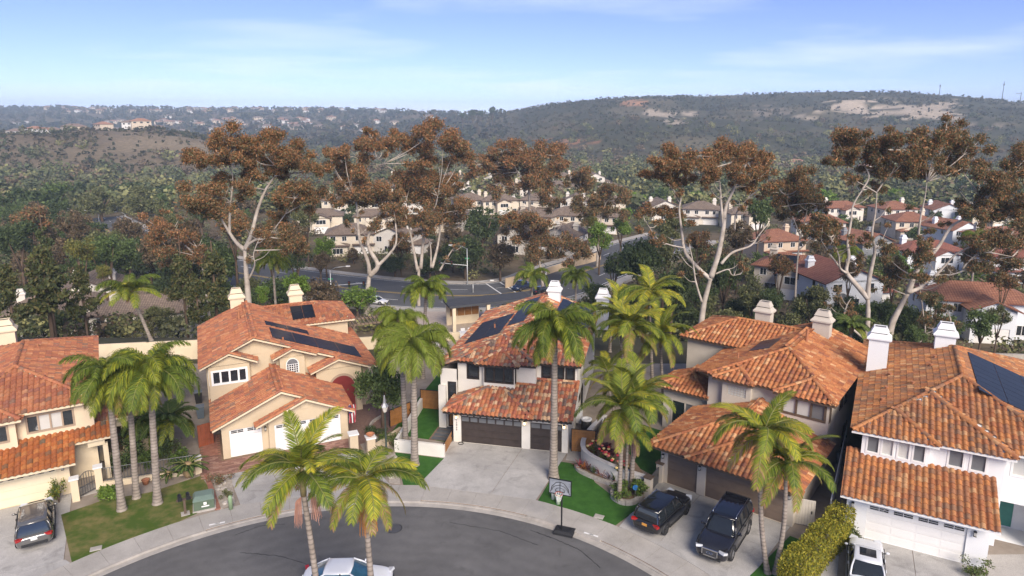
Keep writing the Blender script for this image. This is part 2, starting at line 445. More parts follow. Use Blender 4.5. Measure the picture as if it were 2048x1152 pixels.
def make_terrain():
    az = np.concatenate([np.linspace(-180, -50, 40)[:-1], np.linspace(-50, 50, 330), np.linspace(50, 180, 40)[1:]])
    rr = np.concatenate([np.linspace(4, 60, 14), np.geomspace(62, 3400, 250), [4500, 7000, 11000]])
    A, D = np.meshgrid(np.radians(az), rr)
    X = D * np.sin(A); Y = D * np.cos(A)
    Z = TZ(X, Y)
    Z = np.where(D > 3400, np.minimum(Z, 20), Z)
    na, nr = len(az), len(rr)
    V = np.stack([X, Y, Z], -1).reshape(-1, 3)
    i = np.arange(na - 1)[None, :]; j = np.arange(nr - 1)[:, None]
    a = j * na + i
    F = np.stack([a, a + 1, a + na + 1, a + na], -1).reshape(-1, 4)
    # colours: soil, dry grass, scrub, bare sandstone
    xf, yf = V[:, 0], V[:, 1]
    px = 1024 + 1392 * xf / np.maximum(yf, 1)
    n1 = fbm(xf / 60, yf / 60, 5, 21); n2 = fbm(xf / 14, yf / 14, 4, 33)
    col = np.zeros((len(V), 3))
    base = np.array([.15, .115, .075]); grass = np.array([.27, .20, .125]); scrub = np.array([.065, .065, .04]); bare = np.array([.50, .41, .31]); rust = np.array([.42, .22, .12])
    k = np.clip((n1 - .42) * 5, 0, 1)[:, None]
    col = base * (1 - k) + scrub * k
    lm = ((px < 470) & (yf > 400) & (yf < 700)).astype(float)[:, None] * np.clip((n1 - .40) * 6, 0.1, .8)[:, None]
    col = col * (1 - lm) + np.array([.19, .145, .095]) * lm
    mead = (sst(175, 260, px) * (1 - sst(400, 440, px)) * sst(470, 500, yf) * (1 - sst(575, 610, yf)))[:, None]
    col = col * (1 - mead) + np.array([.21, .165, .11]) * mead
    # right hill scrub and sandstone scars
    hillm = (sst(980, 1060, px) * sst(560, 700, yf))[:, None]
    col = col * (1 - hillm) + (scrub * .9 + np.array([.075, .055, .035]) * np.clip((n1 - .46) * 5, 0, 1)[:, None] * np.clip(1.6 - n2 * 1.6, 0, 1)[:, None]) * hillm
    elv = (CYP - 0)  # rows measured through the elevation of each point
    dpt = yf * _c - (V[:, 2] - CAMZ) * _s
    py = CYP - FPX * ((yf * _s + (V[:, 2] - CAMZ) * _c) / np.maximum(dpt, 1))
    def scar(cx, cy, rx, ry, c, thr):
        nonlocal col
        q = ((px - cx) / rx) ** 2 + ((py - cy) / ry) ** 2 + (fbm(xf / 22, yf / 22 + V[:, 2] / 9, 4, 51) - .48) * thr
        m = (np.clip((1 - q) * 3, 0, 1) * (yf > 700))[:, None]
        col = col * (1 - m) + c * m
    scar(1715, 214, 62, 15, bare, 5); scar(1800, 222, 70, 13, bare * .9, 6); scar(1870, 222, 45, 16, bare * .8, 7)
    scar(1268, 206, 26, 7, rust, 4); scar(1320, 228, 30, 8, bare * .8, 5); scar(1382, 228, 20, 6, bare * .8, 5); scar(1350, 243, 22, 5, bare * .8, 5)
    scar(1610, 235, 30, 5, bare * .75, 5); scar(1540, 222, 40, 8, bare * .45, 7); scar(1150, 290, 60, 14, rust * .7, 6); scar(1240, 300, 60, 12, rust * .6, 7)
    scar(1900, 238, 25, 5, bare * .9, 5); scar(1960, 250, 40, 10, bare * .4, 7)
    col = col * (0.75 + 0.5 * n2)[:, None]
    me = np_mesh('terrain', V, F, M_ground, col, smooth=True)
    o = link('terrain', me)
    setp(o, 'rolling ground of the valley, scrub hills and bare sandstone slopes', None, None, 'structure')
    return o
make_terrain()

# ------------------------------------------------------------------ the cul-de-sac
CC = Vector((-7.4, 20.1, 0)); RC = 20.4
def pol(r, th, z=0.0): return (CC.x + r * math.cos(th), CC.y + r * math.sin(th), z)
def ring(r0, r1, z0, z1, t0, t1, n=None):
    """closed prism of an annulus sector"""
    n = n or max(2, int(abs(t1 - t0) * r1 / 0.8)); mb = MB(); vs = []; fs = []
    for k in range(n + 1):
        th = t0 + (t1 - t0) * k / n
        vs += [pol(r0, th, z0), pol(r1, th, z0), pol(r1, th, z1), pol(r0, th, z1)]
    for k in range(n):
        a, b = 4 * k, 4 * k + 4
        fs += [(a + 3, b + 3, b + 2, a + 2)[::-1], (a, a + 1, b + 1, b)[::-1], (a, b, b + 3, a + 3)[::-1], (a + 1, a + 2, b + 2, b + 1)[::-1]]
    fs += [(0, 1, 2, 3), tuple(4 * n + i for i in (3, 2, 1, 0))]
    return mb.add(vs, fs)
T0, T1 = R(-62), R(242)
# asphalt
mb = MB()
cir = [pol(20.06, T0 + (T1 - T0) * k / 140) for k in range(141)] + [(CC.x - 9.4, -60, 0), (CC.x + 9.4, -60, 0)]
mb.prism(cir, -0.34, -0.13)
o = mb.build('street', M_asph); setp(o, 'dark asphalt of the cul-de-sac turning circle', None, None, 'structure')
STREET = o
# asphalt repair seams and the manhole
mb = MB()
random.seed(4)
for (pts, w) in ([[(470, 1070), (520, 1052), (570, 1048)], .05], [[(1060, 1060), (1110, 1078), (1160, 1100), (1200, 1135)], .06], [[(480, 1105), (560, 1112), (620, 1130)], .04], [[(900, 1045), (1000, 1062), (1075, 1090)], .04]):
    P = [at(*p, -0.13) for p in pts]
    for a, b in zip(P[:-1], P[1:]):
        n = 7
        for i in range(n):
            p = a.lerp(b, i / n); q = a.lerp(b, (i + 1) / n); j = random.uniform(-.05, .05)
            mb.bar((p.x, p.y + j, -0.127), (q.x, q.y - j, -0.127), w * random.uniform(.5, 1.2), 0.006)
mb.build('tar_seam', mat('tar', (.03, .03, .031), .6, var=.1), STREET)
mh = at(788, 1057, -0.13)
t = empty('manhole_cover', (mh.x, mh.y, -0.13), 0, 'round cast iron manhole cover set in the asphalt', 'manhole')
MB().lathe([(.62, 0), (.62, .008), (.50, .010), (.50, 0)], 28).build('collar', mat('asphalt_patch', (.12, .118, .115), .9, var=.15), t)
mb = MB().lathe([(.46, .0), (.46, .012), (.40, .012), (.40, .008), (.26, .008), (.26, .013), (.22, .013), (.22, .008), (.05, .008), (.05, .014), (0.001, .014)], 28)
mb.build('cover', M_iron, t)
# gutter, curb
DRIVES = [(R(142), R(160)), (R(104), R(123)), (R(66), R(86)), (R(37), R(52)), (R(20), R(31))]
gut = ring(20.02, 20.42, -0.3, -0.118, T0, T1).build('gutter', M_curb); setp(gut, 'concrete gutter pan along the curb', None, None, 'structure')
marks = sorted([a for d in DRIVES for a in d])
edges = [T0] + marks + [T1]
for k in range(len(edges) - 1):
    low = k % 2 == 1
    c = ring(20.42, 20.58, -0.3, -0.06 if low else 0.012, edges[k], edges[k + 1]).build('curb', M_curb)
    setp(c, 'dropped concrete curb across a driveway mouth' if low else 'raised concrete curb around the turning circle', None, None, 'structure')
# sidewalk panels
sw = ring(20.58, 22.40, -0.4, -0.03, T0, T1).build('sidewalk', M_dirt); setp(sw, 'curved concrete sidewalk around the cul-de-sac', None, None, 'structure')
th = R(16); k = 0
while th < R(168):
    dth = 1.75 / 21.5
    g = 0.007 / 21.5
    dz = random.uniform(-.004, .004)
    ring(20.585, 22.395, -0.06, 0.0 + dz, th + g, th + dth - g, 3).build('slab', M_conc, sw)
    th += dth
TE = th
for a, b in ((T0, R(16) - .0005), (TE + .0005, T1)):
    ring(20.585, 22.395, -0.06, 0.0, a, b).build('walk_strip', M_conc, sw)
# yard sheet round it
mb = MB(); vs = []; n = 120; fs = []
def outer(th):
    dx_, dy_ = math.cos(th), math.sin(th); b = [(92 - CC.x) / dx_ if dx_ > 1e-6 else 1e9, (-92 - CC.x) / dx_ if dx_ < -1e-6 else 1e9, (66 - CC.y) / dy_ if dy_ > 1e-6 else 1e9, (-60 - CC.y) / dy_ if dy_ < -1e-6 else 1e9]
    r = min(b); return (CC.x + r * dx_, CC.y + r * dy_)
for k in range(n + 1):
    a = T0 + (T1 - T0) * k / n
    x, y = outer(a); p = pol(22.41, a)
    vs += [(p[0], p[1], -0.02), (x, y, -0.02), (p[0], p[1], -0.6), (x, y, -0.6)]
for k in range(n):
    a, b = 4 * k, 4 * k + 4
    fs += [(a, a + 1, b + 1, b), (a + 1, a + 3, b + 3, b + 1), (b, b + 2, a + 2, a)]
mb.add(vs, fs)
o = mb.build('yard_ground', M_yard); setp(o, 'bare earth of the house lots', None, None, 'structure')

def W2(pts, z=0.0): return [(p.x, p.y) for p in (at(x, y, z) for x, y in pts)]
def sheet(name, pts, z, mat_, label, th=0.06):
    o = MB().prism(pts, z - th, z).build(name, mat_)
    setp(o, label, None, None, 'structure'); return o
def quad_panels(parent, name, A, B, C_, D, nu, nv, z0, z1, mat_, gap=0.008):
    A, B, C_, D = (Vector((p[0], p[1], 0)) for p in (A, B, C_, D))
    us = np.linspace(0, 1, nu + 1) if isinstance(nu, int) else nu
    vs_ = np.linspace(0, 1, nv + 1) if isinstance(nv, int) else nv
    f = lambda u, v: A.lerp(B, u).lerp(D.lerp(C_, u), v)
    for i in range(len(us) - 1):
        for j in range(len(vs_) - 1):
            q = [f(us[i], vs_[j]), f(us[i + 1], vs_[j]), f(us[i + 1], vs_[j + 1]), f(us[i], vs_[j + 1])]
            c = sum(q, Vector()) / 4
            q = [c + (p - c) * (1 - 2 * gap / max(.2, (p - c).length)) for p in q]
            MB().prism(q, z0, z1 + random.uniform(-.003, .003)).build(name, mat_, parent)
def driveway(A, B, C_, D, nu, nv, label, mat_=None):
    o = MB().prism([A, B, C_, D], -0.1, -0.012).build('driveway', M_dirt)
    setp(o, label, None, None, 'structure')
    quad_panels(o, 'slab', A, B, C_, D, nu, nv, -0.05, 0.006, mat_ or M_conc_drive, 0.009)
    return o
def rim(deg, r=22.42): return pol(r, R(deg))[:2]
def ang(p): return math.degrees(math.atan2(p[1] - CC.y, p[0] - CC.x))
# ------------------------------------------------------------------ house kit
TW, TE_, TL = 0.33, 0.40, 0.47      # tile pitch across, exposed length, full length
_prof = [(0.0, 0.004), (0.085, 0.0), (0.118, 0.062), (0.205, 0.092), (0.292, 0.062), (0.33, 0.0)]
def tile_template():
    v = []; f = []
    for yy_, dz in ((0.0, 0.042), (TL, 0.0)):
        for x, z in _prof: v.append((x, yy_, z + dz))
    n = len(_prof)
    for i in range(n - 1): f.append((i, i + 1, n + i + 1, n + i))
    b = len(v)
    for x, z in _prof: v.append((x, 0.0, z + 0.042))
    for x, z in _prof: v.append((x, 0.006, max(-.02, z + 0.008)))
    for i in range(n - 1): f.append((b + n + i, b + n + i + 1, b + i + 1, b + i))
    return np.array(v), np.array(f)
TV, TF = tile_template()
def cap_template():
    v = []; f = []; n = 5
    for x, r in ((0, .155), (.47, .125)):
        for k in range(n):
            a = math.pi * (k / (n - 1)); v.append((x, r * math.cos(a), r * 0.85 * math.sin(a)))
    for i in range(n - 1): f.append((i, n + i, n + i + 1, i + 1))
    b = len(v)
    for k in range(n):
        a = math.pi * (k / (n - 1)); v.append((0, .155 * math.cos(a), .155 * .85 * math.sin(a)))
    for k in range(n):
        a = math.pi * (k / (n - 1)); v.append((0.004, .125 * math.cos(a), .10 * math.sin(a)))
    for i in range(n - 1): f.append((b + i, b + i + 1, b + n + i + 1, b + n + i))
    return np.array(v), np.array(f)
CV, CF = cap_template()
PAL = {
    'blend': ([(.46, .15, .08), (.40, .125, .08), (.52, .19, .09), (.68, .41, .26), (.21, .13, .11), (.34, .115, .08), (.29, .18, .135), (.50, .26, .15)], [5, 3.5, 3, 2.8, 2.6, 2.5, 2.2, 2]),
    'warm': ([(.43, .15, .065), (.50, .19, .08), (.37, .12, .055), (.58, .30, .16), (.28, .10, .06), (.44, .18, .09)], [5, 4, 4, 1.6, 1.8, 3]),
    'brown': ([(.42, .17, .075), (.34, .14, .075), (.48, .18, .07), (.27, .13, .08), (.50, .25, .13), (.37, .13, .06)], [4, 4, 3, 2.5, 1.6, 3]),
    'red': ([(.40, .14, .075), (.35, .115, .068), (.44, .165, .085), (.30, .11, .075), (.48, .21, .12), (.25, .125, .09)], [5, 4, 4, 2.5, .8, 1.5]),
    'rust': ([(.40, .12, .04), (.33, .10, .04), (.45, .16, .055), (.22, .10, .055), (.17, .11, .075)], [5, 4, 3, 1.2, .5]),
}
for _k in PAL:
    PAL[_k] = ([(r * .98, g * 1.07, b * .98) for r, g, b in PAL[_k][0]], PAL[_k][1])
_tm = {}
def tile_mesh(pal, k, kind):
    key = (pal, k, kind)
    if key not in _tm:
        V_, F_ = (TV, TF) if kind == 't' else (CV, CF)
        c = np.tile(np.array(PAL[pal][0][k]), (len(V_), 1))
        _tm[key] = np_mesh('tile' if kind == 't' else 'ridge_tile', V_, F_, M_tile, c, smooth=True)
    return _tm[key]
def newell(pts):
    n = Vector()
    for i, p in enumerate(pts):
        q = pts[(i + 1) % len(pts)]
        n += Vector(((p[1] - q[1]) * (p[2] + q[2]), (p[2] - q[2]) * (p[0] + q[0]), (p[0] - q[0]) * (p[1] + q[1])))
    return n.normalized()
def inpoly(x, y, P):
    r = np.zeros(len(x), dtype=bool); n = len(P); j = n - 1
    for i in range(n):
        xi, yi = P[i]; xj, yj = P[j]
        c = ((yi > y) != (yj > y)) & (x < (xj - xi) * (y - yi) / (yj - yi + 1e-12) + xi)
        r ^= c; j = i
    return r
def roof(H, planes, caps, pal, deck_mat, seed=1, deck=0.14, nind=300, name='roof'):
    rng = np.random.default_rng(seed)
    mb = MB(); O = []; X = []; Y = []; N = []; K = []
    w = np.array(PAL[pal][1]); w = w / w.sum()
    for pts in planes:
        pts = [Vector(p) for p in pts]; n = newell(pts)
        if n.z < 0: pts = pts[::-1]; n = -n
        mb.slab([p - Vector((0, 0, .01)) for p in pts], deck)
        up = (Vector((0, 0, 1)) - n * n.z).normalized(); x = up.cross(n).normalized()
        o = pts[0]
        P2 = [((p - o).dot(x), (p - o).dot(up)) for p in pts]
        s0 = min(p[0] for p in P2); s1 = max(p[0] for p in P2); t0 = min(p[1] for p in P2); t1 = max(p[1] for p in P2)
        ns = max(1, round((s1 - s0) / TW)); pw = (s1 - s0) / ns
        ii, jj = np.meshgrid(np.arange(ns), np.arange(int((t1 - t0) / TE_) + 1))
        ss = s0 + ii.ravel() * pw; tt = t0 - 0.07 + jj.ravel() * TE_
        ok = inpoly(ss + pw / 2, np.clip(tt + TE_ * .55, t0 + .02, t1 - .01), P2)
        ss, tt = ss[ok], tt[ok]
        m = len(ss)
        o3 = np.array(o)[None] + ss[:, None] * np.array(x)[None] + tt[:, None] * np.array(up)[None] + np.array(n)[None] * (0.02 + rng.normal(0, .004, m)[:, None])
        O.append(o3)
        yaw = rng.normal(0, .012, m)[:, None]
        xa = np.array(x)[None] + yaw * np.array(up)[None]; ya = np.array(up)[None] - yaw * np.array(x)[None] + np.array(n)[None] * rng.normal(0, .006, m)[:, None]
        X.append(xa * (pw / TW)); Y.append(ya); N.append(np.tile(np.array(n), (m, 1)))
        K.append(rng.choice(len(w), m, p=w))
    ro = mb.build(name, deck_mat, H)
    O, X, Y, N, K = map(np.concatenate, (O, X, Y, N, K))
    Hm = Matrix.Translation(H.location) @ Euler(H.rotation_euler).to_matrix().to_4x4()
    A = np.array(Hm)
    wc = O @ A[:3, :3].T + A[:3, 3]
    dist = np.linalg.norm(wc - np.array([0, 0, CAMZ]), axis=1)
    order = np.argsort(dist)
    for i in order[:nind]:
        t = link('tile', tile_mesh(pal, int(K[i]), 't'), ro)
        M = Matrix(((X[i][0], Y[i][0], N[i][0], O[i][0]), (X[i][1], Y[i][1], N[i][1], O[i][1]), (X[i][2], Y[i][2], N[i][2], O[i][2]), (0, 0, 0, 1)))
        t.matrix_basis = M
    r = order[nind:]
    if len(r):
        V_ = O[r][:, None, :] + TV[None, :, 0:1] * X[r][:, None, :] + TV[None, :, 1:2] * Y[r][:, None, :] + TV[None, :, 2:3] * N[r][:, None, :]
        F_ = TF[None] + (np.arange(len(r)) * len(TV))[:, None, None]
        pc = np.array(PAL[pal][0])[K[r]] * rng.normal(1, .06, (len(r), 1))
        c = np.repeat(pc, len(TV), axis=0)
        f = link('tile_field', np_mesh('tile_field', V_.reshape(-1, 3), F_.reshape(-1, 4), M_tile, c, smooth=True), ro)
        f['kind'] = 'stuff'
    for p, q in caps:
        p, q = Vector(p), Vector(q)
        if p.z > q.z: p, q = q, p
        d = q - p; L = d.length; e = d / L
        side = e.cross(Vector((0, 0, 1))).normalized(); upv = side.cross(e).normalized()
        m = max(1, int(L / .40))
        for k in range(m):
            o = p + e * (L * k / m) + upv * (0.075)
            t = link('ridge_tile', tile_mesh(pal, int(rng.choice(len(w), p=w)), 'c'), ro)
            sc = (L / m) / .40
            t.matrix_basis = Matrix(((e.x * sc, side.x, upv.x, o.x), (e.y * sc, side.y, upv.y, o.y), (e.z * sc, side.z, upv.z, o.z), (0, 0, 0, 1)))
    return ro

def pl(pts):
    """plane through 3-D points -> z(u,v)"""
    p = [Vector(q) for q in pts]; n = newell(p); d = n.dot(p[0])
    return lambda u, v: (d - n.x * u - n.y * v) / n.z
def solar(ro, pts, u0, v0, nu, nv, pu, pv, lift=0.17, gap=0.02):
    z = pl(pts)
    for i in range(nu):
        for j in range(nv):
            a, b, c, d = u0 + i * pu + gap, u0 + (i + 1) * pu - gap, v0 + j * pv + gap, v0 + (j + 1) * pv - gap
            q = [(a, c), (b, c), (b, d), (a, d)]
            e = .035
            q2 = [(a + e, c + e), (b - e, c + e), (b - e, d - e), (a + e, d - e)]
            T = [(x, y, z(x, y) + lift) for x, y in q]; I = [(x, y, z(x, y) + lift + .001) for x, y in q2]; Bm = [(x, y, z(x, y) + lift - .045) for x, y in q]
            mb = MB().add(T + I + Bm, [(4, 5, 6, 7)] + [(k, (k + 1) % 4, 4 + (k + 1) % 4, 4 + k) for k in range(4)] + [(8 + k, 8 + (k + 1) % 4, (k + 1) % 4, k) for k in range(4)] + [(11, 10, 9, 8)])
            me = mb.mesh('solar_panel', [M_solar, M_solar_frame])
            me.polygons.foreach_set('material_index', [0] + [1] * 9)
            link('solar_panel', me, ro)
def pbox(mb, P, s0, s1, z0, z1, o0, o1):
    mb.add([P(s0, z0, o0), P(s1, z0, o0), P(s1, z0, o1), P(s0, z0, o1), P(s0, z1, o0), P(s1, z1, o0), P(s1, z1, o1), P(s0, z1, o1)],
           [(0, 1, 2, 3), (7, 6, 5, 4), (4, 5, 1, 0), (5, 6, 2, 1), (6, 7, 3, 2), (7, 4, 0, 3)])
def win(s0, s1, z0, z1, fm=None, pm=None, nx=1, nz=1, fw=.06, kind='win', **k):
    d = dict(s0=s0, s1=s1, z0=z0, z1=z1, fm=fm or M_white, pm=pm or M_glass, nx=nx, nz=nz, fw=fw, kind=kind); d.update(k); return d
def gar(s0, s1, z1, m, lights=None, lm=None, z0=0.0): return dict(s0=s0, s1=s1, z0=z0, z1=z1, kind='garage', m=m, lights=lights, lm=lm or M_glass)
def wall(H, p0, p1, z0, z1, ops=(), m=None, gable=None, name='wall'):
    p0 = Vector((*p0, 0)); p1 = Vector((*p1, 0)); d = p1 - p0; L = d.length; e = d / L; ou = Vector((e.y, -e.x, 0))
    def P(s, z, o=0.0): return (p0.x + e.x * s + ou.x * o, p0.y + e.y * s + ou.y * o, z)
    mb = MB()
    S = sorted({0.0, L, *[o['s0'] for o in ops], *[o['s1'] for o in ops]}); Z = sorted({z0, z1, *[o['z0'] for o in ops], *[o['z1'] for o in ops]})
    for i in range(len(S) - 1):
        for j in range(len(Z) - 1):
            cs, cz = (S[i] + S[i + 1]) / 2, (Z[j] + Z[j + 1]) / 2
            if any(o['s0'] < cs < o['s1'] and o['z0'] < cz < o['z1'] for o in ops): continue
            mb.add([P(S[i], Z[j]), P(S[i + 1], Z[j]), P(S[i + 1], Z[j + 1]), P(S[i], Z[j + 1])], [(0, 1, 2, 3)])
    for o in ops:
        a, b, c, d_ = o['s0'], o['s1'], o['z0'], o['z1']; D = -o.get('depth', .14)
        mb.add([P(a, c), P(b, c), P(b, d_), P(a, d_), P(a, c, D), P(b, c, D), P(b, d_, D), P(a, d_, D)], [(0, 4, 5, 1), (1, 5, 6, 2), (2, 6, 7, 3), (3, 7, 4, 0)])
    if gable: mb.add([P(s, z) for s, z in gable], [tuple(range(len(gable)))])
    wo = mb.build(name, m, H)
    for o in ops:
        a, b, c, d_ = o['s0'], o['s1'], o['z0'], o['z1']
        if o['kind'] == 'win':
            fw = o['fw']; f = MB()
            pbox(f, P, a - .02, a + fw, c - .02, d_ + .02, -.10, .03); pbox(f, P, b - fw, b + .02, c - .02, d_ + .02, -.10, .03)
            pbox(f, P, a + fw, b - fw, c - .02, c + fw, -.10, .035); pbox(f, P, a + fw, b - fw, d_ - fw, d_ + .02, -.10, .03)
            nx, nz = o['nx'], o['nz']
            for k in range(1, nx):
                s = a + (b - a) * k / nx; pbox(f, P, s - fw / 2, s + fw / 2, c + fw, d_ - fw, -.10, .02)
            for k in range(1, nz):
                z = c + (d_ - c) * k / nz; pbox(f, P, a + fw, b - fw, z - fw / 3, z + fw / 3, -.09, .01)
            fo = f.build('window', o['fm'], H)
            pms = o['pm'] if isinstance(o['pm'], (list, tuple)) else [o['pm']] * nx
            for k in range(nx):
                s_0 = a + (b - a) * k / nx; s_1 = a + (b - a) * (k + 1) / nx
                MB().add([P(s_0, c, -.07), P(s_1, c, -.07), P(s_1, d_, -.07), P(s_0, d_, -.07)], [(0, 1, 2, 3)]).build('pane', pms[k % len(pms)], fo)
        elif o['kind'] == 'garage':
            f = MB(); pbox(f, P, a, b, c, d_, -.14, -.11); go = f.build('garage_door', o['m'], H)
            n = 4
            for k in range(n):
                z_0 = c + (d_ - c) * k / n + .008; z_1 = c + (d_ - c) * (k + 1) / n - .008
                f = MB(); nx = max(2, round((b - a) / 1.2))
                pbox(f, P, a + .01, b - .01, z_0, z_1, -.105, -.085)
                if not (k == n - 1 and o['lights']):
                    for q in range(nx):
                        x0 = a + (b - a) * q / nx + .09; x1 = a + (b - a) * (q + 1) / nx - .09
                        pbox(f, P, x0, x1, z_0 + .09, z_1 - .09, -.085, -.074)
                f.build('door_section', o['m'], go)
            if o['lights'] == 'row':
                nx = max(2, round((b - a) / .72))
                for q in range(nx):
                    x0 = a + (b - a) * q / nx + .07; x1 = a + (b - a) * (q + 1) / nx - .07
                    f = MB(); pbox(f, P, x0, x1, d_ - .46, d_ - .12, -.084, -.068); f.build('door_light', o['lm'], go)
            if o['lights'] == 'slots':
                nx = max(2, round((b - a) / 1.2))
                for q in range(nx):
                    x0 = a + (b - a) * q / nx + .12; x1 = a + (b - a) * (q + 1) / nx - .12
                    for h in range(2):
                        for r_ in range(2):
                            xa = x0 + (x1 - x0) * h / 2 + .02; xb = x0 + (x1 - x0) * (h + 1) / 2 - .02
                            f = MB(); pbox(f, P, xa, xb, d_ - .30 + r_ * .12, d_ - .215 + r_ * .12, -.084, -.07); f.build('door_light', o['lm'], go)
            if o['lights'] == 'fan':
                nx = max(2, round((b - a) / 1.15))
                for q in range(nx):
                    cx = a + (b - a) * (q + .5) / nx; cz = d_ - .42
                    for g in range(5):
                        t0 = R(180 - 36 * g - 5); t1 = R(180 - 36 * (g + 1) + 5); f = MB()
                        q4 = [(cx + r * math.cos(t) * 1.25, cz + r * math.sin(t) * .8) for r, t in ((.12, t0), (.38, t0), (.38, t1), (.12, t1))]
                        f.add([P(x, z, -.07) for x, z in q4], [(0, 3, 2, 1)]); f.build('door_light', o['lm'], go)
        elif o['kind'] == 'door':
            f = MB(); pbox(f, P, a + .03, b - .03, c, d_ - .03, -.14, -.09); do = f.build('door', o['m'], H)
            f = MB(); pbox(f, P, b - .18, b - .13, c + .95, c + 1.15, -.09, -.04); f.build('handle', M_black, do)
        elif o['kind'] == 'dark':
            D = -o.get('depth', 1.6); f = MB()
            f.add([P(a, c, D), P(b, c, D), P(b, d_, D), P(a, d_, D)], [(0, 1, 2, 3)]); f.build('recess_wall', o.get('m') or m, H)
        elif o['kind'] == 'block':
            nx, nz = o['nx'], o['nz']; fo = MB(); pbox(fo, P, a, b, c, d_, -.12, -.10); fo = fo.build('glass_block_window', o['fm'], H)
            for i in range(nx):
                for j in range(nz):
                    f = MB(); x0 = a + (b - a) * i / nx; x1 = a + (b - a) * (i + 1) / nx; y0 = c + (d_ - c) * j / nz; y1 = c + (d_ - c) * (j + 1) / nz
                    pbox(f, P, x0 + .03, x1 - .03, y0 + .03, y1 - .03, -.10, -.06); f.build('glass_block', o['pm'], fo)
    return P
def block(H, u0, u1, v0, v1, z0, z1, m, front=(), right=(), back=(), left=(), skip=''):
    if 'f' not in skip: wall(H, (u0, v0), (u1, v0), z0, z1, front, m)
    if 'r' not in skip: wall(H, (u1, v0), (u1, v1), z0, z1, right, m)
    if 'b' not in skip: wall(H, (u1, v1), (u0, v1), z0, z1, back, m)
    if 'l' not in skip: wall(H, (u0, v1), (u0, v0), z0, z1, left, m)
def chimney(H, u, v, z0, h, m, w=1.0, d=.75):
    def rr(z, a, b): return [(u - a / 2, v - b / 2, z), (u + a / 2, v - b / 2, z), (u + a / 2, v + b / 2, z), (u - a / 2, v + b / 2, z)]
    t = z0 + h
    mb = MB().rings([rr(z0 - .8, w, d), rr(t - 1.0, w, d), rr(t - 1.0, w * 1.12, d * 1.14), rr(t - .92, w * 1.12, d * 1.14), rr(t - .92, w * 1.25, d * 1.3), rr(t - .8, w * 1.25, d * 1.3),
                     rr(t - .62, w * 1.0, d * 1.0), rr(t - .5, w * .88, d * .88)])
    c = mb.build('chimney', m, H)
    MB().rings([rr(t - .50, w * .72, d * .72), rr(t - .43, w * .72, d * .72)]).build('slot', M_black, c)
    MB().rings([rr(t - .43, w * .92, d * .92), rr(t - .05, w * .66, d * .66), rr(t, w * .66, d * .66), rr(t, w * .54, d * .5), rr(t - .06, w * .54, d * .5)]).build('cap', m, c)
    MB().box(u - w * .27, u + w * .27, v - d * .25, v + d * .25, t - .1, t - .05).build('flue', M_black, c)
def vent(H, u, v, z, h=.5, r=.06, m=None):
    MB().lathe([(r, -.2), (r, h), (r * 1.3, h), (r * 1.3, h + .06), (0.01, h + .06)], 8, (u, v, z)).build('vent_pipe', m or M_terracotta, H)
M_glow = mat('lamp_glow', (1, .8, .5), 0.5, var=0)
_b = M_glow.node_tree.nodes['Principled BSDF']; _b.inputs['Emission Color'].default_value = (1, .72, .38, 1); _b.inputs['Emission Strength'].default_value = 3.0
M_lampglass = mat('lamp_glass', (.5, .48, .42), 0.2, var=0)
def sconce(H, u, v, z, lit=False):
    l = MB().box(u - .05, u + .05, v - .05, v, z - .02, z + .26); l.box(u - .08, u + .08, v - .2, v - .04, z + .22, z + .26); l.box(u - .07, u + .07, v - .19, v - .05, z - .04, z)
    lo = l.build('wall_lamp', M_black, H)
    MB().box(u - .055, u + .055, v - .175, v - .065, z, z + .22).build('lamp_glass', M_glow if lit else M_lampglass, lo)
def textmesh(s, size, m, name='number'):
    c = bpy.data.curves.new('tmp', 'FONT'); c.body = s; c.size = size; c.extrude = .008; c.align_x = 'CENTER'
    o = bpy.data.objects.new('tmp', c); COL.objects.link(o)
    dg = bpy.context.evaluated_depsgraph_get(); me = bpy.data.meshes.new_from_object(o.evaluated_get(dg)); me.name = name
    bpy.data.objects.remove(o); bpy.data.curves.remove(c)
    me.materials.clear(); me.materials.append(m); return me
def rafter_tails(H, p0, p1, n, m, z):
    for k in range(n):
        t = (k + .5) / n; x = p0[0] + (p1[0] - p0[0]) * t; y = p0[1] + (p1[1] - p0[1]) * t
        MB().box(x - .06, x + .06, y, y + .5, z - .2, z - .06).build('rafter_tail', m, H)

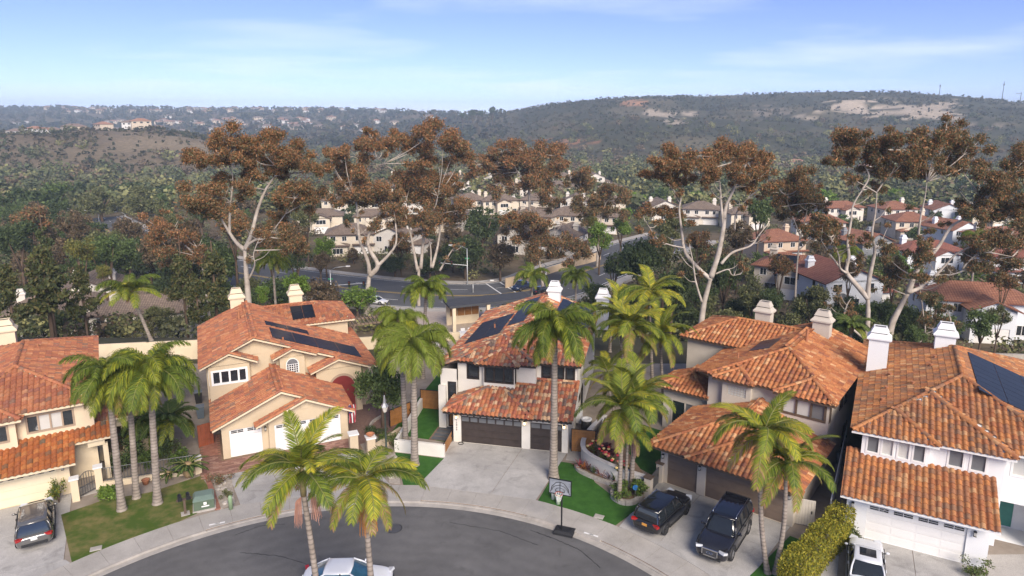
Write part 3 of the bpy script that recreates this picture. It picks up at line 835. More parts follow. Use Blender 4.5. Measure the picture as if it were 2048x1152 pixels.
# ------------------------------------------------------------------ house A: white house with dark garage doors (centre)
def house_center():
    H = empty('house', (-4.6, 48.9, 0), R(-12.3), 'warm white two-storey house with dark brown garage doors and mixed clay tile roof', 'house', 'tiled houses around the cul-de-sac')
    w = M_st_white; D = M_trim_dark
    block(H, .1, 8.95, 0, 2.8, 0, 2.7, w, front=[gar(.6, 5.35, 2.2, M_door_dark, 'row', M_glass_grey), gar(6.0, 8.4, 2.2, M_door_dark, 'row', M_glass_grey)])
    wall(H, (8.95, 2.7), (8.95, 18), 0, 3.6, [dict(s0=1.0, s1=1.9, z0=0, z1=2.1, kind='door', m=D), win(4, 5, 1.2, 2.3, D)], w)
    block(H, -.3, 6.0, 2.7, 8, 0, 5.72, w, front=[win(.75, 1.75, 4.15, 5.55, D, M_glass, 1, 1, .09)], skip='b')
    block(H, 6.0, 9.15, 3.4, 18, 2.5, 5.72, w, front=[win(.35, 1.12, 4.35, 5.5, D, M_glass, 1, 1, .09), win(1.42, 2.15, 4.35, 5.5, D, M_glass, 1, 1, .09), win(2.25, 2.98, 4.35, 5.5, D, M_glass, 1, 1, .09)], right=[win(5, 6.2, 4.2, 5.3, D), win(9, 10, 4.2, 5.3, D)], skip='')
    block(H, 1.95, 4.45, 2.15, 2.72, 3.3, 5.70, w, front=[win(.08, 2.42, 4.2, 5.62, D, M_glass, 3, 1, .10)], right=[win(.06, .5, 4.2, 5.62, D, M_glass, 1, 1, .07)], left=[win(.06, .5, 4.2, 5.62, D, M_glass, 1, 1, .07)], skip='b')
    block(H, -.3, 9.15, 8, 18, 0, 5.72, w, left=[win(2, 3.4, 3.9, 5.2, D), win(6, 7.2, 3.9, 5.2, D)], skip='f')
    block(H, -1.65, -.3, 2.35, 7, 0, 5.0, w, front=[win(.62, 1.28, .1, 3.9, D, M_glass, 1, 3, .06, depth=.5)], skip='r')
    MB().box(-1.75, -1.15, 2.05, 2.34, 0, 3.6).build('entry_pillar', w, H)
    MB().box(-1.0, -.36, 2.40, 2.44, .15, 1.5).build('entry_door', M_wood_orange, H)
    A = [(-.35, 2.2, 5.75), (6.1, 2.2, 5.75), (2.9, 5.4, 6.95)]
    A[0] = (-.3, 2.2, 5.75)
    Bp = [(6.1, 2.2, 5.75), (6.1, 2.9, 5.75), (2.9, 6.1, 6.95), (2.9, 5.4, 6.95)]
    Cp = [(6.1, 2.9, 5.75), (9.5, 2.9, 5.75), (4.7, 7.7, 7.55), (2.9, 6.1, 6.95)]
    Dp = [(-1.9, 2.0, 5.15), (-.3, 2.2, 5.75), (2.9, 5.4, 6.95), (2.9, 6.1, 6.95), (4.5, 7.7, 7.55), (4.5, 18.4, 7.55), (-1.9, 18.4, 5.15)]
    Ep = [(9.5, 2.9, 5.75), (9.5, 18.4, 5.75), (4.5, 18.4, 7.55), (4.5, 7.7, 7.55)]
    planes = [A, Bp, Cp, Dp, Ep,
              [(1.35, 1.75, 5.75), (4.85, 1.75, 5.75), (3.1, 3.5, 6.40)], [(1.35, 1.75, 5.75), (3.1, 3.5, 6.4), (3.1, 3.95, 6.4), (1.35, 2.2, 5.75)], [(4.85, 1.75, 5.75), (4.85, 2.2, 5.75), (3.1, 3.95, 6.4), (3.1, 3.5, 6.4)],
              [(-.5, -.75, 2.75), (6.4, -.75, 2.75), (3.75, 1.9, 3.74), (2.15, 1.9, 3.74)], [(-.5, -.75, 2.75), (2.15, 1.9, 3.74), (2.15, 2.7, 3.74), (-.5, 2.7, 2.75)],
              [(6.4, -.75, 2.75), (6.4, -.6, 2.75), (3.75, 2.04, 3.74), (3.75, 1.9, 3.74)], [(6.4, -.6, 2.75), (9.3, -.6, 2.75), (9.3, 3.4, 4.25), (6.0, 3.4, 4.25), (6.0, 2.7, 3.99), (3.75, 2.7, 3.99), (3.75, 2.04, 3.74)]]
    caps = [((-.3, 2.2, 5.75), (4.5, 7.7, 7.55)), ((6.1, 2.2, 5.75), (2.9, 5.4, 6.95)), ((9.5, 2.9, 5.75), (4.5, 7.7, 7.55)), ((4.5, 7.7, 7.55), (4.5, 18.4, 7.55)), ((-1.9, 2.0, 5.15), (-.3, 2.2, 5.75)),
            ((1.35, 1.75, 5.75), (3.1, 3.5, 6.4)), ((4.85, 1.75, 5.75), (3.1, 3.5, 6.4)), ((3.1, 3.5, 6.4), (3.1, 3.95, 6.4)),
            ((-.5, -.75, 2.75), (2.15, 1.9, 3.74)), ((6.4, -.75, 2.75), (3.75, 1.9, 3.74)), ((2.15, 1.95, 3.76), (3.75, 1.95, 3.76)), ((6.0, 3.35, 4.25), (9.3, 3.35, 4.25)), ((9.25, -.6, 2.78), (9.25, 3.4, 4.28)), ((4.5, 2.65, 4.0), (6.0, 2.65, 4.0))]
    ro = roof(H, planes, caps, 'blend', M_trim_dark, 3)
    solar(ro, Dp, -.9, 6.4, 2, 6, 1.55, 1.05); solar(ro, Dp, 2.4, 8.3, 1, 8, 1.55, 1.05)
    solar(ro, Ep, 6.0, 9.2, 2, 8, 1.55, 1.05); solar(ro, Ep, 6.6, 6.1, 1, 1, 1.6, 1.05)
    rafter_tails(H, (-.3, -.80), (6.2, -.80), 13, M_trim_dark, 2.78); rafter_tails(H, (6.5, -.66), (9.2, -.66), 6, M_trim_dark, 2.78)
    rafter_tails(H, (1.6, 1.7), (4.7, 1.7), 6, M_trim_dark, 5.78); rafter_tails(H, (-.1, 2.15), (1.2, 2.15), 3, M_trim_dark, 5.78); rafter_tails(H, (6.2, 2.85), (9.4, 2.85), 6, M_trim_dark, 5.78)
    chimney(H, 5.3, 16.6, 7.3, 1.8, M_st_pure, 1.15, .9); chimney(H, 9.9, 17.4, 5.2, 3.2, M_st_pure, 1.15, .9)
    sconce(H, .36, 0, 2.0, True); sconce(H, 5.68, 0, 2.0, True); sconce(H, 8.66, 0, 2.0, True)
    for k, d in enumerate('13868'):
        link('house_number', textmesh(d, .2, M_black, 'house_number'), H, (.36, -.012, 1.72 - k * .19), (R(90), 0, 0))
    MB().box(9.0, 9.45, 4.6, 5.5, .3, 1.3).build('air_conditioner', M_white, H)
    vent(H, 1.2, 9, 6.25); vent(H, 5.6, 4.6, 6.4)
    return H

# ------------------------------------------------------------------ house B: beige house behind the two dark SUVs
def house_beige():
    H = empty('house', (10.1, 43.1, 0), R(-38), 'beige two-storey house with taupe garage doors, brown bay window and hipped clay tile roof', 'house', 'tiled houses around the cul-de-sac')
    w = M_st_beige; B = M_trim_brown
    block(H, .1, 8.9, 0, 6.6, 0, 2.7, w, front=[gar(.5, 2.62, 2.2, M_door_taupe, None), gar(3.2, 8.35, 2.2, M_door_taupe, None)], left=[win(2, 3, 1, 2.1, B)])
    block(H, .3, 8.95, 7.3, 19.6, 0, 5.72, w, right=[win(2.6, 3.6, 4.1, 5.2, B, M_glass, 2), win(4.0, 5.0, 4.1, 5.2, B, M_glass, 2), win(4.4, 5.6, .2, 2.3, B), win(8, 9, 4.1, 5.2, B)])
    block(H, 1.55, 3.65, 6.85, 7.32, 3.4, 5.70, w, front=[win(.4, 1.75, 4.55, 5.25, w, M_blind, 6, 4, kind='block')], skip='b')
    block(H, 5.7, 8.98, 6.7, 7.32, 3.2, 5.70, w, front=[win(.18, 3.1, 4.3, 5.6, B, [M_blind, M_blind, M_glass_grey], 3, 1, .13)], right=[win(.06, .56, 4.3, 5.6, B, M_glass_grey, 1, 1, .08)], skip='b')
    block(H, -3.55, .3, 7.9, 11, 0, 3.55, w, front=[win(.7, 3.0, .3, 2.6, w, [M_glass, M_glass_grey], 2, 1, .1, depth=.5)], left=[win(.6, 1.6, .3, 2.4, B)])
    block(H, -4.6, .3, 14.6, 21.2, 0, 5.72, w, left=[win(2, 3.2, 4, 5.2, B)])
    A = [(.3, 6.9, 5.75), (9.3, 6.9, 5.75), (4.8, 11.4, 7.44)]
    Lp = [(-1.2, 8.6, 5.19), (.3, 6.9, 5.75), (4.8, 11.4, 7.44), (4.8, 20, 7.44), (-1.2, 20, 5.19)]
    Rp = [(9.3, 6.9, 5.75), (9.3, 20, 5.75), (4.8, 20, 7.44), (4.8, 11.4, 7.44)]
    planes = [A, Lp, Rp,
              [(5.3, 6.4, 5.75), (9.4, 6.4, 5.75), (7.35, 8.45, 6.52)], [(5.3, 6.4, 5.75), (7.35, 8.45, 6.52), (7.35, 8.95, 6.52), (5.3, 6.9, 5.75)], [(9.4, 6.4, 5.75), (9.4, 6.9, 5.75), (7.35, 8.95, 6.52), (7.35, 8.45, 6.52)],
              [(.9, 6.45, 5.75), (3.9, 6.45, 5.75), (2.4, 7.95, 6.31)], [(.9, 6.45, 5.75), (2.4, 7.95, 6.31), (2.4, 8.4, 6.31), (.9, 6.9, 5.75)], [(3.9, 6.45, 5.75), (3.9, 6.9, 5.75), (2.4, 8.4, 6.31), (2.4, 7.95, 6.31)],
              [(-.6, -.7, 2.75), (9.4, -.7, 2.75), (4.4, 4.3, 4.625)], [(-.6, -.7, 2.75), (4.4, 4.3, 4.625), (4.4, 7.2, 4.625), (-.6, 7.2, 2.75)], [(9.4, -.7, 2.75), (9.4, 7.2, 2.75), (4.4, 7.2, 4.625), (4.4, 4.3, 4.625)],
              [(2.2, -1.0, 2.77), (9.6, -1.0, 2.77), (5.2, 3.4, 4.42), (4.5, 1.3, 3.63)],
              [(-5.1, 14.1, 5.75), (.3, 14.1, 5.75), (3.97, 17.8, 7.13), (-1.4, 17.8, 7.13)], [(-5.1, 14.1, 5.75), (-1.4, 17.8, 7.13), (-5.1, 21.5, 5.75)], [(-5.1, 21.5, 5.75), (-1.4, 17.8, 7.13), (3.97, 17.8, 7.13), (.3, 21.5, 5.75)],
              [(-4.1, 7.3, 3.6), (.4, 7.3, 3.6), (-1.85, 9.55, 4.45)], [(-4.1, 7.3, 3.6), (-1.85, 9.55, 4.45), (-1.85, 11.3, 4.45), (-4.1, 11.3, 3.6)], [(.4, 7.3, 3.6), (.4, 11.3, 3.6), (-1.85, 11.3, 4.45), (-1.85, 9.55, 4.45)]]
    caps = [((.3, 6.9, 5.75), (4.8, 11.4, 7.44)), ((9.3, 6.9, 5.75), (4.8, 11.4, 7.44)), ((4.8, 11.4, 7.44), (4.8, 20, 7.44)), ((-1.2, 8.6, 5.19), (.3, 6.9, 5.75)),
            ((5.3, 6.4, 5.75), (7.35, 8.45, 6.52)), ((9.4, 6.4, 5.75), (7.35, 8.45, 6.52)), ((7.35, 8.45, 6.52), (7.35, 8.95, 6.52)), ((.9, 6.45, 5.75), (2.4, 7.95, 6.31)), ((3.9, 6.45, 5.75), (2.4, 7.95, 6.31)), ((2.4, 7.95, 6.31), (2.4, 8.4, 6.31)),
            ((-.6, -.7, 2.75), (4.4, 4.3, 4.625)), ((9.4, -.7, 2.75), (4.4, 4.3, 4.7)), ((4.4, 4.3, 4.625), (4.4, 7.2, 4.625)), ((2.2, -1.0, 2.77), (4.5, 1.3, 3.63)),
            ((-5.1, 14.1, 5.75), (-1.4, 17.8, 7.13)), ((-1.4, 17.8, 7.13), (3.97, 17.8, 7.13)), ((-5.1, 21.5, 5.75), (-1.4, 17.8, 7.13)), ((-4.1, 7.3, 3.6), (-1.85, 9.55, 4.45)), ((.4, 7.3, 3.6), (-1.85, 9.55, 4.45)), ((-1.85, 9.55, 4.45), (-1.85, 11.3, 4.45))]
    ro = roof(H, planes, caps, 'warm', M_trim_brown, 5)
    solar(ro, Lp, 1.6, 12.0, 1, 3, 1.6, 1.05)
    chimney(H, .6, 18.6, 6.9, 2.0, M_st_beige, 1.3, .95); chimney(H, 5.6, 17.6, 7.2, 2.0, M_st_beige, 1.3, .95)
    vent(H, 5.3, 14.3, 7.2, 1.1, .1); vent(H, 1.5, 10.0, 6.2); vent(H, 7, 12, 6.6, .3)
    sconce(H, 2.92, 0, 1.85); sconce(H, .3, 0, 1.85); sconce(H, 8.62, 0, 1.85)
    MB().box(9.05, 9.75, 10.0, 10.9, 0, .9).build('condenser', mat('condenser_grey', (.16, .17, .17), .6, var=.15), H)
    return H

# ------------------------------------------------------------------ house C: white house at the right
def house_white():
    H = empty('house', (19.6, 37.3, 0), R(-29), 'bright white two-storey house with white garage door, two white chimneys and orange barrel tiles', 'house', 'tiled houses around the cul-de-sac')
    w = M_st_pure; Wt = M_white
    block(H, .45, 7.55, 0, 2.9, 0, 2.8, w, front=[gar(1.1, 6.05, 2.2, M_door_white, 'slots')])
    block(H, .9, 8.2, 2.75, 20.8, 0, 5.74, w, front=[win(4.5, 5.35, 4.35, 5.5, Wt, M_glass_grey, 1, 1, .09), win(5.6, 6.45, 4.35, 5.5, Wt, M_glass_grey, 1, 1, .09)])
    block(H, .9, 4.45, 2.4, 2.77, 3.9, 5.72, w, front=[win(.25, .98, 4.35, 5.5, Wt, M_glass_grey, 1, 1, .08), win(1.05, 1.75, 4.35, 5.5, Wt, M_blind, 1, 1, .08), win(1.9, 2.6, 4.35, 5.5, Wt, M_blind, 1, 1, .08), win(2.7, 3.4, 4.35, 5.5, Wt, M_glass_grey, 1, 1, .08)], skip='b')
    block(H, 8.2, 11.8, 3.6, 20.8, 0, 5.74, w, front=[win(.4, 1.5, 4.2, 5.5, Wt, M_blind, 1, 1, .09), dict(s0=.1, s1=2.3, z0=0, z1=2.5, kind='dark', depth=1.8)])
    MB().box(8.35, 9.3, 5.36, 5.42, .1, 2.2).build('entry_door', mat('teal_door', (.05, .22, .17), .5, var=.1), H)
    MB().box(10.2, 10.7, 3.2, 3.55, 0, 3.0).build('entry_pillar', w, H)
    A = [(.3, 2.2, 5.78), (8.6, 2.2, 5.78), (4.45, 6.35, 7.33)]
    Bp = [(8.6, 2.2, 5.78), (8.6, 3.0, 5.78), (4.45, 7.15, 7.33), (4.45, 6.35, 7.33)]
    Cp = [(8.6, 3.0, 5.78), (12.1, 3.0, 5.78), (6.2, 8.9, 7.98), (4.45, 7.15, 7.33)]
    Lp = [(.3, 2.2, 5.78), (4.45, 6.35, 7.33), (4.45, 7.15, 7.33), (6.2, 8.9, 7.98), (6.2, 15.5, 7.98), (.3, 21.4, 5.78)]
    Rp = [(12.1, 3.0, 5.78), (12.1, 21.4, 5.78), (6.2, 15.5, 7.98), (6.2, 8.9, 7.98)]
    planes = [A, Bp, Cp, Lp, Rp, [(.3, 21.4, 5.78), (6.2, 15.5, 7.98), (12.1, 21.4, 5.78)],
              [(.3, 1.9, 5.78), (4.9, 1.9, 5.78), (2.6, 4.2, 6.64)], [(4.9, 1.9, 5.78), (4.9, 2.2, 5.78), (2.6, 4.5, 6.64), (2.6, 4.2, 6.64)],
              [(.1, -.9, 2.85), (7.85, -.9, 2.85), (7.85, 2.75, 4.2), (.1, 2.75, 4.2)]]
    caps = [((.3, 1.9, 5.78), (6.2, 8.9, 7.98)), ((8.6, 2.2, 5.78), (4.45, 6.35, 7.33)), ((12.1, 3, 5.78), (6.2, 8.9, 7.98)), ((6.2, 8.9, 7.98), (6.2, 15.5, 7.98)), ((6.2, 15.5, 7.98), (.3, 21.4, 5.78)), ((6.2, 15.5, 7.98), (12.1, 21.4, 5.78)), ((4.9, 1.9, 5.78), (2.6, 4.2, 6.64))]
    ro = roof(H, planes, caps, 'brown', M_white, 7)
    solar(ro, Rp, 7.0, 7.2, 3, 8, 1.6, 1.02)
    chimney(H, 1.3, 13.2, 5.6, 3.9, M_st_pure, 1.3, 1.0); chimney(H, 5.6, 16.2, 7.0, 2.6, M_st_pure, 1.3, 1.0)
    sconce(H, .78, 0, 1.9); sconce(H, 6.85, 0, 1.9)
    for (u, v) in ((2.2, 11.0), (3.5, 8.6), (2.0, 8.3), (4.6, 11.8), (4.9, 13.5), (1.8, 6.2)): vent(H, u, v, 5.78 + .375 * (u - .3), .2, .1)
    return H

# ------------------------------------------------------------------ house D: tan gabled house with two white garage doors
def arch_panel(H, name, m, u, v, w_, z0, z1, n=10, depth=.06):
    pts = [(u - w_ / 2, z0), (u + w_ / 2, z0)] + [(u + w_ / 2 * math.cos(math.pi * k / n), z1 - w_ / 2 + w_ / 2 * math.sin(math.pi * k / n)) for k in range(n + 1)]
    mb = MB(); N_ = len(pts)
    mb.add([(x, v, z) for x, z in pts] + [(x, v - depth, z) for x, z in pts], [tuple(range(N_ - 1, -1, -1)), tuple(range(N_, 2 * N_))] + [(i, (i + 1) % N_, N_ + (i + 1) % N_, N_ + i) for i in range(N_)])
    return mb.build(name, m, H)
def house_tan():
    H = empty('house', (-20.96, 45.75, 0), R(24.5), 'tan stucco house with stepped gables, two white garage doors and arched entry', 'house', 'tiled houses around the cul-de-sac')
    w = M_st_tan; Wt = M_white
    wall(H, (0, .35), (3.2, .35), 0, 2.6, [gar(.5, 2.75, 2.15, M_door_white, 'slots')], w, gable=[(0, 2.6), (3.2, 2.6), (3.2, 4.2)])
    wall(H, (3.2, -.1), (9.0, -.1), 0, 2.6, [gar(.4, 5.25, 2.15, M_door_white, 'slots')], w, gable=[(0, 2.6), (5.8, 2.6), (2.7, 3.95), (0, 2.75)])
    wall(H, (3.2, .35), (3.2, -.1), 0, 2.7, [], w)
    wall(H, (3.2, .35), (9.0, .35), 2.5, 2.6, [], w, gable=[(0, 2.6), (5.8, 2.6), (1.05, 4.6), (0, 4.2)])
    block(H, 0, 9.0, .36, 6, 0, 2.6, w, skip='f', left=[win(2, 2.9, 1.1, 2.2, Wt)])
    MB().box(5.55, 6.15, -.16, -.1, 3.1, 3.6).build('gable_vent', w, H)
    wall(H, (-.7, 5.8), (12.0, 5.8), 0, 3.85, [], w, gable=[(0, 3.85), (12.7, 3.85), (3.6, 7.3), (0, 5.55)])
    MB().box(2.6, 3.4, 5.74, 5.8, 5.9, 6.6).build('gable_vent', w, H)
    block(H, -.7, 12.0, 5.8, 16.4, 0, 3.8, w, skip='f'); block(H, -.7, 4.5, 5.81, 16.4, 3.8, 5.55, w, skip='fr', left=[win(3, 4.2, 4, 5.2, Wt), win(7, 8, 4, 5.2, Wt)])
    # bay with the four white casements, dormer with arched window, arched entry
    block(H, -.55, 2.45, 5.2, 5.8, 2.6, 5.5, w, front=[win(.18, 2.82, 3.95, 5.15, Wt, M_glass, 4, 1, .14)], left=[win(.1, .5, 3.95, 5.15, Wt)], skip='b')
    wall(H, (-.55, 5.2), (2.45, 5.2), 5.45, 5.5, [], w, gable=[(0, 5.5), (3.0, 5.5), (1.5, 6.2)])
    block(H, 4.75, 6.7, 5.3, 5.8, 3.4, 5.45, w, skip='b'); wall(H, (4.75, 5.3), (6.7, 5.3), 5.4, 5.45, [], w, gable=[(0, 5.45), (1.95, 5.45), (.97, 6.0)])
    arch_panel(H, 'arch_surround', w, 5.72, 5.3, 1.25, 3.9, 5.45, 12, .06); aw = arch_panel(H, 'arched_window', Wt, 5.72, 5.24, 1.0, 4.05, 5.32, 12, .05)
    for i in range(5):
        for j in range(4):
            MB().box(5.28 + i * .18, 5.28 + i * .18 + .13, 5.175, 5.20, 4.12 + j * .18, 4.12 + j * .18 + .13).build('pane', M_glass, aw)
    arch_panel(H, 'lunette', M_glass_grey, 5.72, 5.19, .86, 4.84, 5.27, 12, .01)
    block(H, 7.5, 11.2, 4.9, 5.8, 0, 4.05, w, skip='b'); wall(H, (7.5, 4.9), (11.2, 4.9), 4.0, 4.05, [], w, gable=[(0, 4.05), (3.7, 4.05), (1.85, 4.75)])
    arch_panel(H, 'arch_surround', M_trim_taupe, 9.6, 4.9, 2.3, 0, 3.5, 14, .02); ad = arch_panel(H, 'entry_door', mat('red_door', (.17, .022, .02), .5, var=.15), 9.6, 4.88, 2.0, 0, 3.3, 14, .02)
    block(H, 3.2, 11.9, 13.8, 19.4, 0, 5.55, w)
    G1 = [(-.6, -.2, 2.55), (4.25, -.2, 4.72), (4.25, 6.2, 4.72), (-.6, 6.2, 2.55)]; G2 = [(9.4, -.2, 2.45), (9.4, 6.2, 2.45), (4.25, 6.2, 4.72), (4.25, -.2, 4.72)]
    U1 = [(-1.15, 5.1, 5.58), (2.9, 5.1, 7.42), (2.9, 17, 7.42), (-1.15, 17, 5.58)]; U2 = [(12.7, 5.1, 3.62), (12.7, 16.9, 3.62), (2.9, 16.9, 7.42), (2.9, 5.1, 7.42)]
    planes = [G1, G2, [(2.3, -.75, 2.5), (5.9, -.75, 4.06), (5.9, .2, 4.06), (2.3, .2, 2.5)], [(9.4, -.75, 2.5), (9.4, -.2, 2.5), (5.9, -.2, 4.06), (5.9, -.75, 4.06)], U1, U2,
              [(-1.15, 4.8, 5.56), (1.0, 4.8, 6.52), (1.0, 5.2, 6.52), (-1.15, 5.2, 5.56)], [(3.05, 4.8, 5.62), (3.05, 6.0, 5.62), (1.0, 6.0, 6.52), (1.0, 4.8, 6.52)],
              [(4.2, 4.8, 5.55), (5.75, 4.8, 6.25), (5.75, 5.9, 6.25), (4.2, 5.9, 5.55)], [(7.6, 4.8, 5.54), (7.6, 5.15, 5.54), (5.75, 5.15, 6.25), (5.75, 4.8, 6.25)],
              [(7.0, 4.4, 4.08), (9.3, 4.4, 4.97), (9.3, 5.9, 4.97), (7.0, 5.9, 4.08)], [(12.0, 4.4, 3.92), (12.0, 5.2, 3.92), (9.3, 5.2, 4.97), (9.3, 4.4, 4.97)],
              [(2.7, 13.3, 5.62), (12.5, 13.3, 5.62), (9.3, 16.5, 6.82), (5.0, 16.5, 6.82), (2.7, 15.2, 6.3)], [(12.5, 13.3, 5.62), (12.5, 19.7, 5.62), (9.3, 16.5, 6.82)], [(12.5, 19.7, 5.62), (2.7, 19.7, 5.62), (5.0, 16.5, 6.82), (9.3, 16.5, 6.82)]]
    planes[12] = [(2.7, 13.3, 5.62), (12.5, 13.3, 5.62), (9.3, 16.5, 6.82), (2.7, 16.5, 6.82)]
    planes[14] = [(12.5, 19.7, 5.62), (2.7, 19.7, 5.62), (2.7, 16.5, 6.82), (9.3, 16.5, 6.82)]
    caps = [((4.25, -.2, 4.72), (4.25, 6.0, 4.72)), ((-.6, -.15, 2.55), (4.25, -.15, 4.72)), ((9.4, -.7, 2.45), (5.9, -.7, 4.06)), ((2.3, -.7, 2.5), (5.9, -.7, 4.06)), ((5.9, -.7, 4.06), (5.9, -.1, 4.06)), ((5.9, -.15, 4.0), (4.25, -.15, 4.72)),
            ((2.9, 5.1, 7.42), (2.9, 17, 7.42)), ((-1.15, 5.0, 5.58), (2.9, 5.12, 7.42)), ((12.7, 5.12, 3.62), (2.9, 5.12, 7.42)), ((1.0, 4.8, 6.52), (3.05, 4.8, 5.62)), ((-1.15, 4.8, 5.56), (1.0, 4.8, 6.52)), ((4.2, 4.8, 5.55), (5.75, 4.8, 6.25)), ((5.75, 4.8, 6.25), (7.6, 4.8, 5.54)), ((7.0, 4.4, 4.08), (9.3, 4.4, 4.97)), ((9.3, 4.4, 4.97), (12.0, 4.4, 3.92)),
            ((2.9, 16.5, 6.82), (9.3, 16.5, 6.82)), ((12.5, 13.3, 5.62), (9.3, 16.5, 6.82)), ((12.5, 19.7, 5.62), (9.3, 16.5, 6.82))]
    ro = roof(H, planes, caps, 'red', M_st_cream, 9)
    solar(ro, U2, 4.4, 6.2, 4, 2, 1.8, 1.5); solar(ro, U2, 4.2, 9.9, 2, 1, 1.8, 1.3); solar(ro, planes[12], 6.9, 14.0, 2, 2, 1.05, 1.0)
    chimney(H, 2.3, 16.9, 6.6, 2.3, M_st_cream, 1.2, .9); chimney(H, 7.6, 17.2, 6.4, 2.2, M_st_cream, 1.2, .9)
    vent(H, 2.2, 12, 7.0, .9, .1); vent(H, 1.6, 8.8, 6.8, .3); vent(H, 5.2, 6.1, 6.5, .35); vent(H, 3.7, 3.0, 4.9, .2)
    sconce(H, 3.0, .35, 1.75)
    return H

# ------------------------------------------------------------------ house E: cream house at the left edge
def house_cream():
    H = empty('house', (-29.95, 41.12, 0), R(31), 'cream two-storey house with cream garage door, sunburst lights and weathered red tile roof', 'house', 'tiled houses around the cul-de-sac')
    w = M_st_cream; T = M_trim_taupe
    block(H, -7.5, .75, 0, 1.95, 0, 2.5, w, front=[gar(2.1, 7.55, 2.2, M_door_cream, 'fan')])
    block(H, -7.5, 2.4, 1.9, 14.5, 0, 5.58, w, front=[win(6.1, 8.8, 3.95, 5.2, T, [M_glass, M_blind, M_blind, M_glass], 4, 1, .10)])
    block(H, -7.4, -1.9, 1.3, 1.92, 3.0, 5.4, w, front=[win(4.2, 5.1, 3.9, 5.1, T, M_glass, 1, 1, .10)], skip='b')
    block(H, 2.4, 5.6, 4.0, 11, 0, 3.3, w, front=[dict(s0=.3, s1=1.5, z0=0, z1=2.4, kind='dark', depth=1.2, m=M_trim_brown)])
    MB().box(1.9, 2.9, .9, 1.5, 2.55, 3.0).build('entry_beam', w, H)
    MB().box(2.75, 3.05, .95, 1.25, 0, 2.6).build('entry_pillar', w, H)
    up = [[(-6.8, 1.4, 5.6), (2.8, 1.4, 5.6), (-2, 6.2, 7.4)], [(2.8, 1.4, 5.6), (2.8, 17.3, 5.6), (-2, 12.5, 7.4), (-2, 6.2, 7.4)], [(-6.8, 1.4, 5.6), (-2, 6.2, 7.4), (-2, 12.5, 7.4), (-6.8, 17.3, 5.6)], [(-6.8, 17.3, 5.6), (-2, 12.5, 7.4), (2.8, 17.3, 5.6)],
          [(-7.5, .8, 5.42), (-1.5, .8, 5.42), (-4.5, 3.8, 6.54)], [(-1.5, .8, 5.42), (-1.5, 1.5, 5.46), (-4.5, 4.4, 6.54), (-4.5, 3.8, 6.54)],
          [(2.4, 3.4, 3.3), (6.1, 3.4, 3.3), (6.1, 7.2, 4.72), (2.4, 7.2, 4.72)]]
    caps = [((2.8, 1.4, 5.6), (-2, 6.2, 7.4)), ((-6.8, 1.4, 5.6), (-2, 6.2, 7.4)), ((-2, 6.2, 7.4), (-2, 12.5, 7.4)), ((2.8, 17.3, 5.6), (-2, 12.5, 7.4)), ((-1.5, .8, 5.42), (-4.5, 3.8, 6.54))]
    roof(H, up, caps, 'red', M_st_cream, 11)
    roof(H, [[(-7.9, -1.0, 2.5), (1.2, -1.0, 2.5), (1.2, 1.9, 3.59), (-7.9, 1.9, 3.59)], [(1.2, .7, 3.14), (3.4, .7, 3.14), (3.4, 1.9, 3.59), (1.2, 1.9, 3.59)]], [], 'rust', M_st_cream, 12, nind=250, name='garage_roof')
    chimney(H, -3.3, 14.6, 6.4, 2.5, M_st_cream, 1.4, 1.0)
    sconce(H, .4, 0, 1.85); vent(H, -1.0, 11.5, 7.0, .3)
    return H
HC, HB, HW, HT, HE = house_center(), house_beige(), house_white(), house_tan(), house_cream()
def hp(H, u, v, z=0.0):
    a = H.rotation_euler.z
    return Vector((H.location.x + u * math.cos(a) - v * math.sin(a), H.location.y + u * math.sin(a) + v * math.cos(a), z))
# ------------------------------------------------------------------ lots: drives, lawns, walls, gates
def gh(H, u, v): p = hp(H, u, v); return (p.x, p.y)
driveway(gh(HC, -.1, -.02), gh(HC, 8.9, -.02), rim(66.4), rim(87.2), [0, .62, 1], [0, .55, 1], 'pale stained concrete driveway of the white house with dark garage doors')
driveway(gh(HB, .1, -.02), gh(HB, 8.8, -.02), (13.2, 33.2), rim(51.6), 3, 2, 'grey concrete driveway under the two dark SUVs')
driveway(gh(HT, .2, -1.9), gh(HT, 9.2, -2.4), rim(92.2), rim(117), [0, .3, .65, 1], 2, 'sunlit concrete driveway of the tan gabled house')
driveway(gh(HE, -7.5, -.02), gh(HE, .75, -.02), (-25.3, 34.4), (-33.5, 29.0), 2, [0, .45, .8, 1], 'sunlit concrete driveway under the grey SUV')
driveway(gh(HW, .6, -.02), gh(HW, 7.5, -.02), gh(HW, 8.0, -9), gh(HW, 1.0, -9), 2, [0, .35, .7, 1], 'concrete driveway of the bright white house')
sheet('apron', [rim(t) for t in np.linspace(51.4, 27, 14)] + [(16.5, 30.5), (13.2, 33.3)], .001, M_conc_drive, 'concrete apron between sidewalk and the beige driveway', .08)
sheet('apron', [rim(t) for t in np.linspace(141, 158, 10)] + [(-33.5, 28.9), (-25.3, 34.5)], .001, M_conc_drive, 'concrete apron between sidewalk and the cream driveway', .08)
sheet('path', [gh(HE, .8, -.9), gh(HE, 3.3, -.6), gh(HE, 3.3, .8), gh(HE, .8, .5)], .012, M_conc, 'short concrete path to the iron gate', .08)
sheet('path', [gh(HC, 8.95, -1.0), gh(HC, 11.2, -1.2), gh(HC, 11.2, .9), gh(HC, 8.95, .9)], .008, M_conc, 'concrete strip before the cedar side gate', .08)
sheet('path', [gh(HW, 7.6, -8), gh(HW, 10.9, -8), gh(HW, 10.9, 3.4), gh(HW, 7.6, 1.5)], .008, M_conc, 'concrete entry walk beside the white garage', .08)
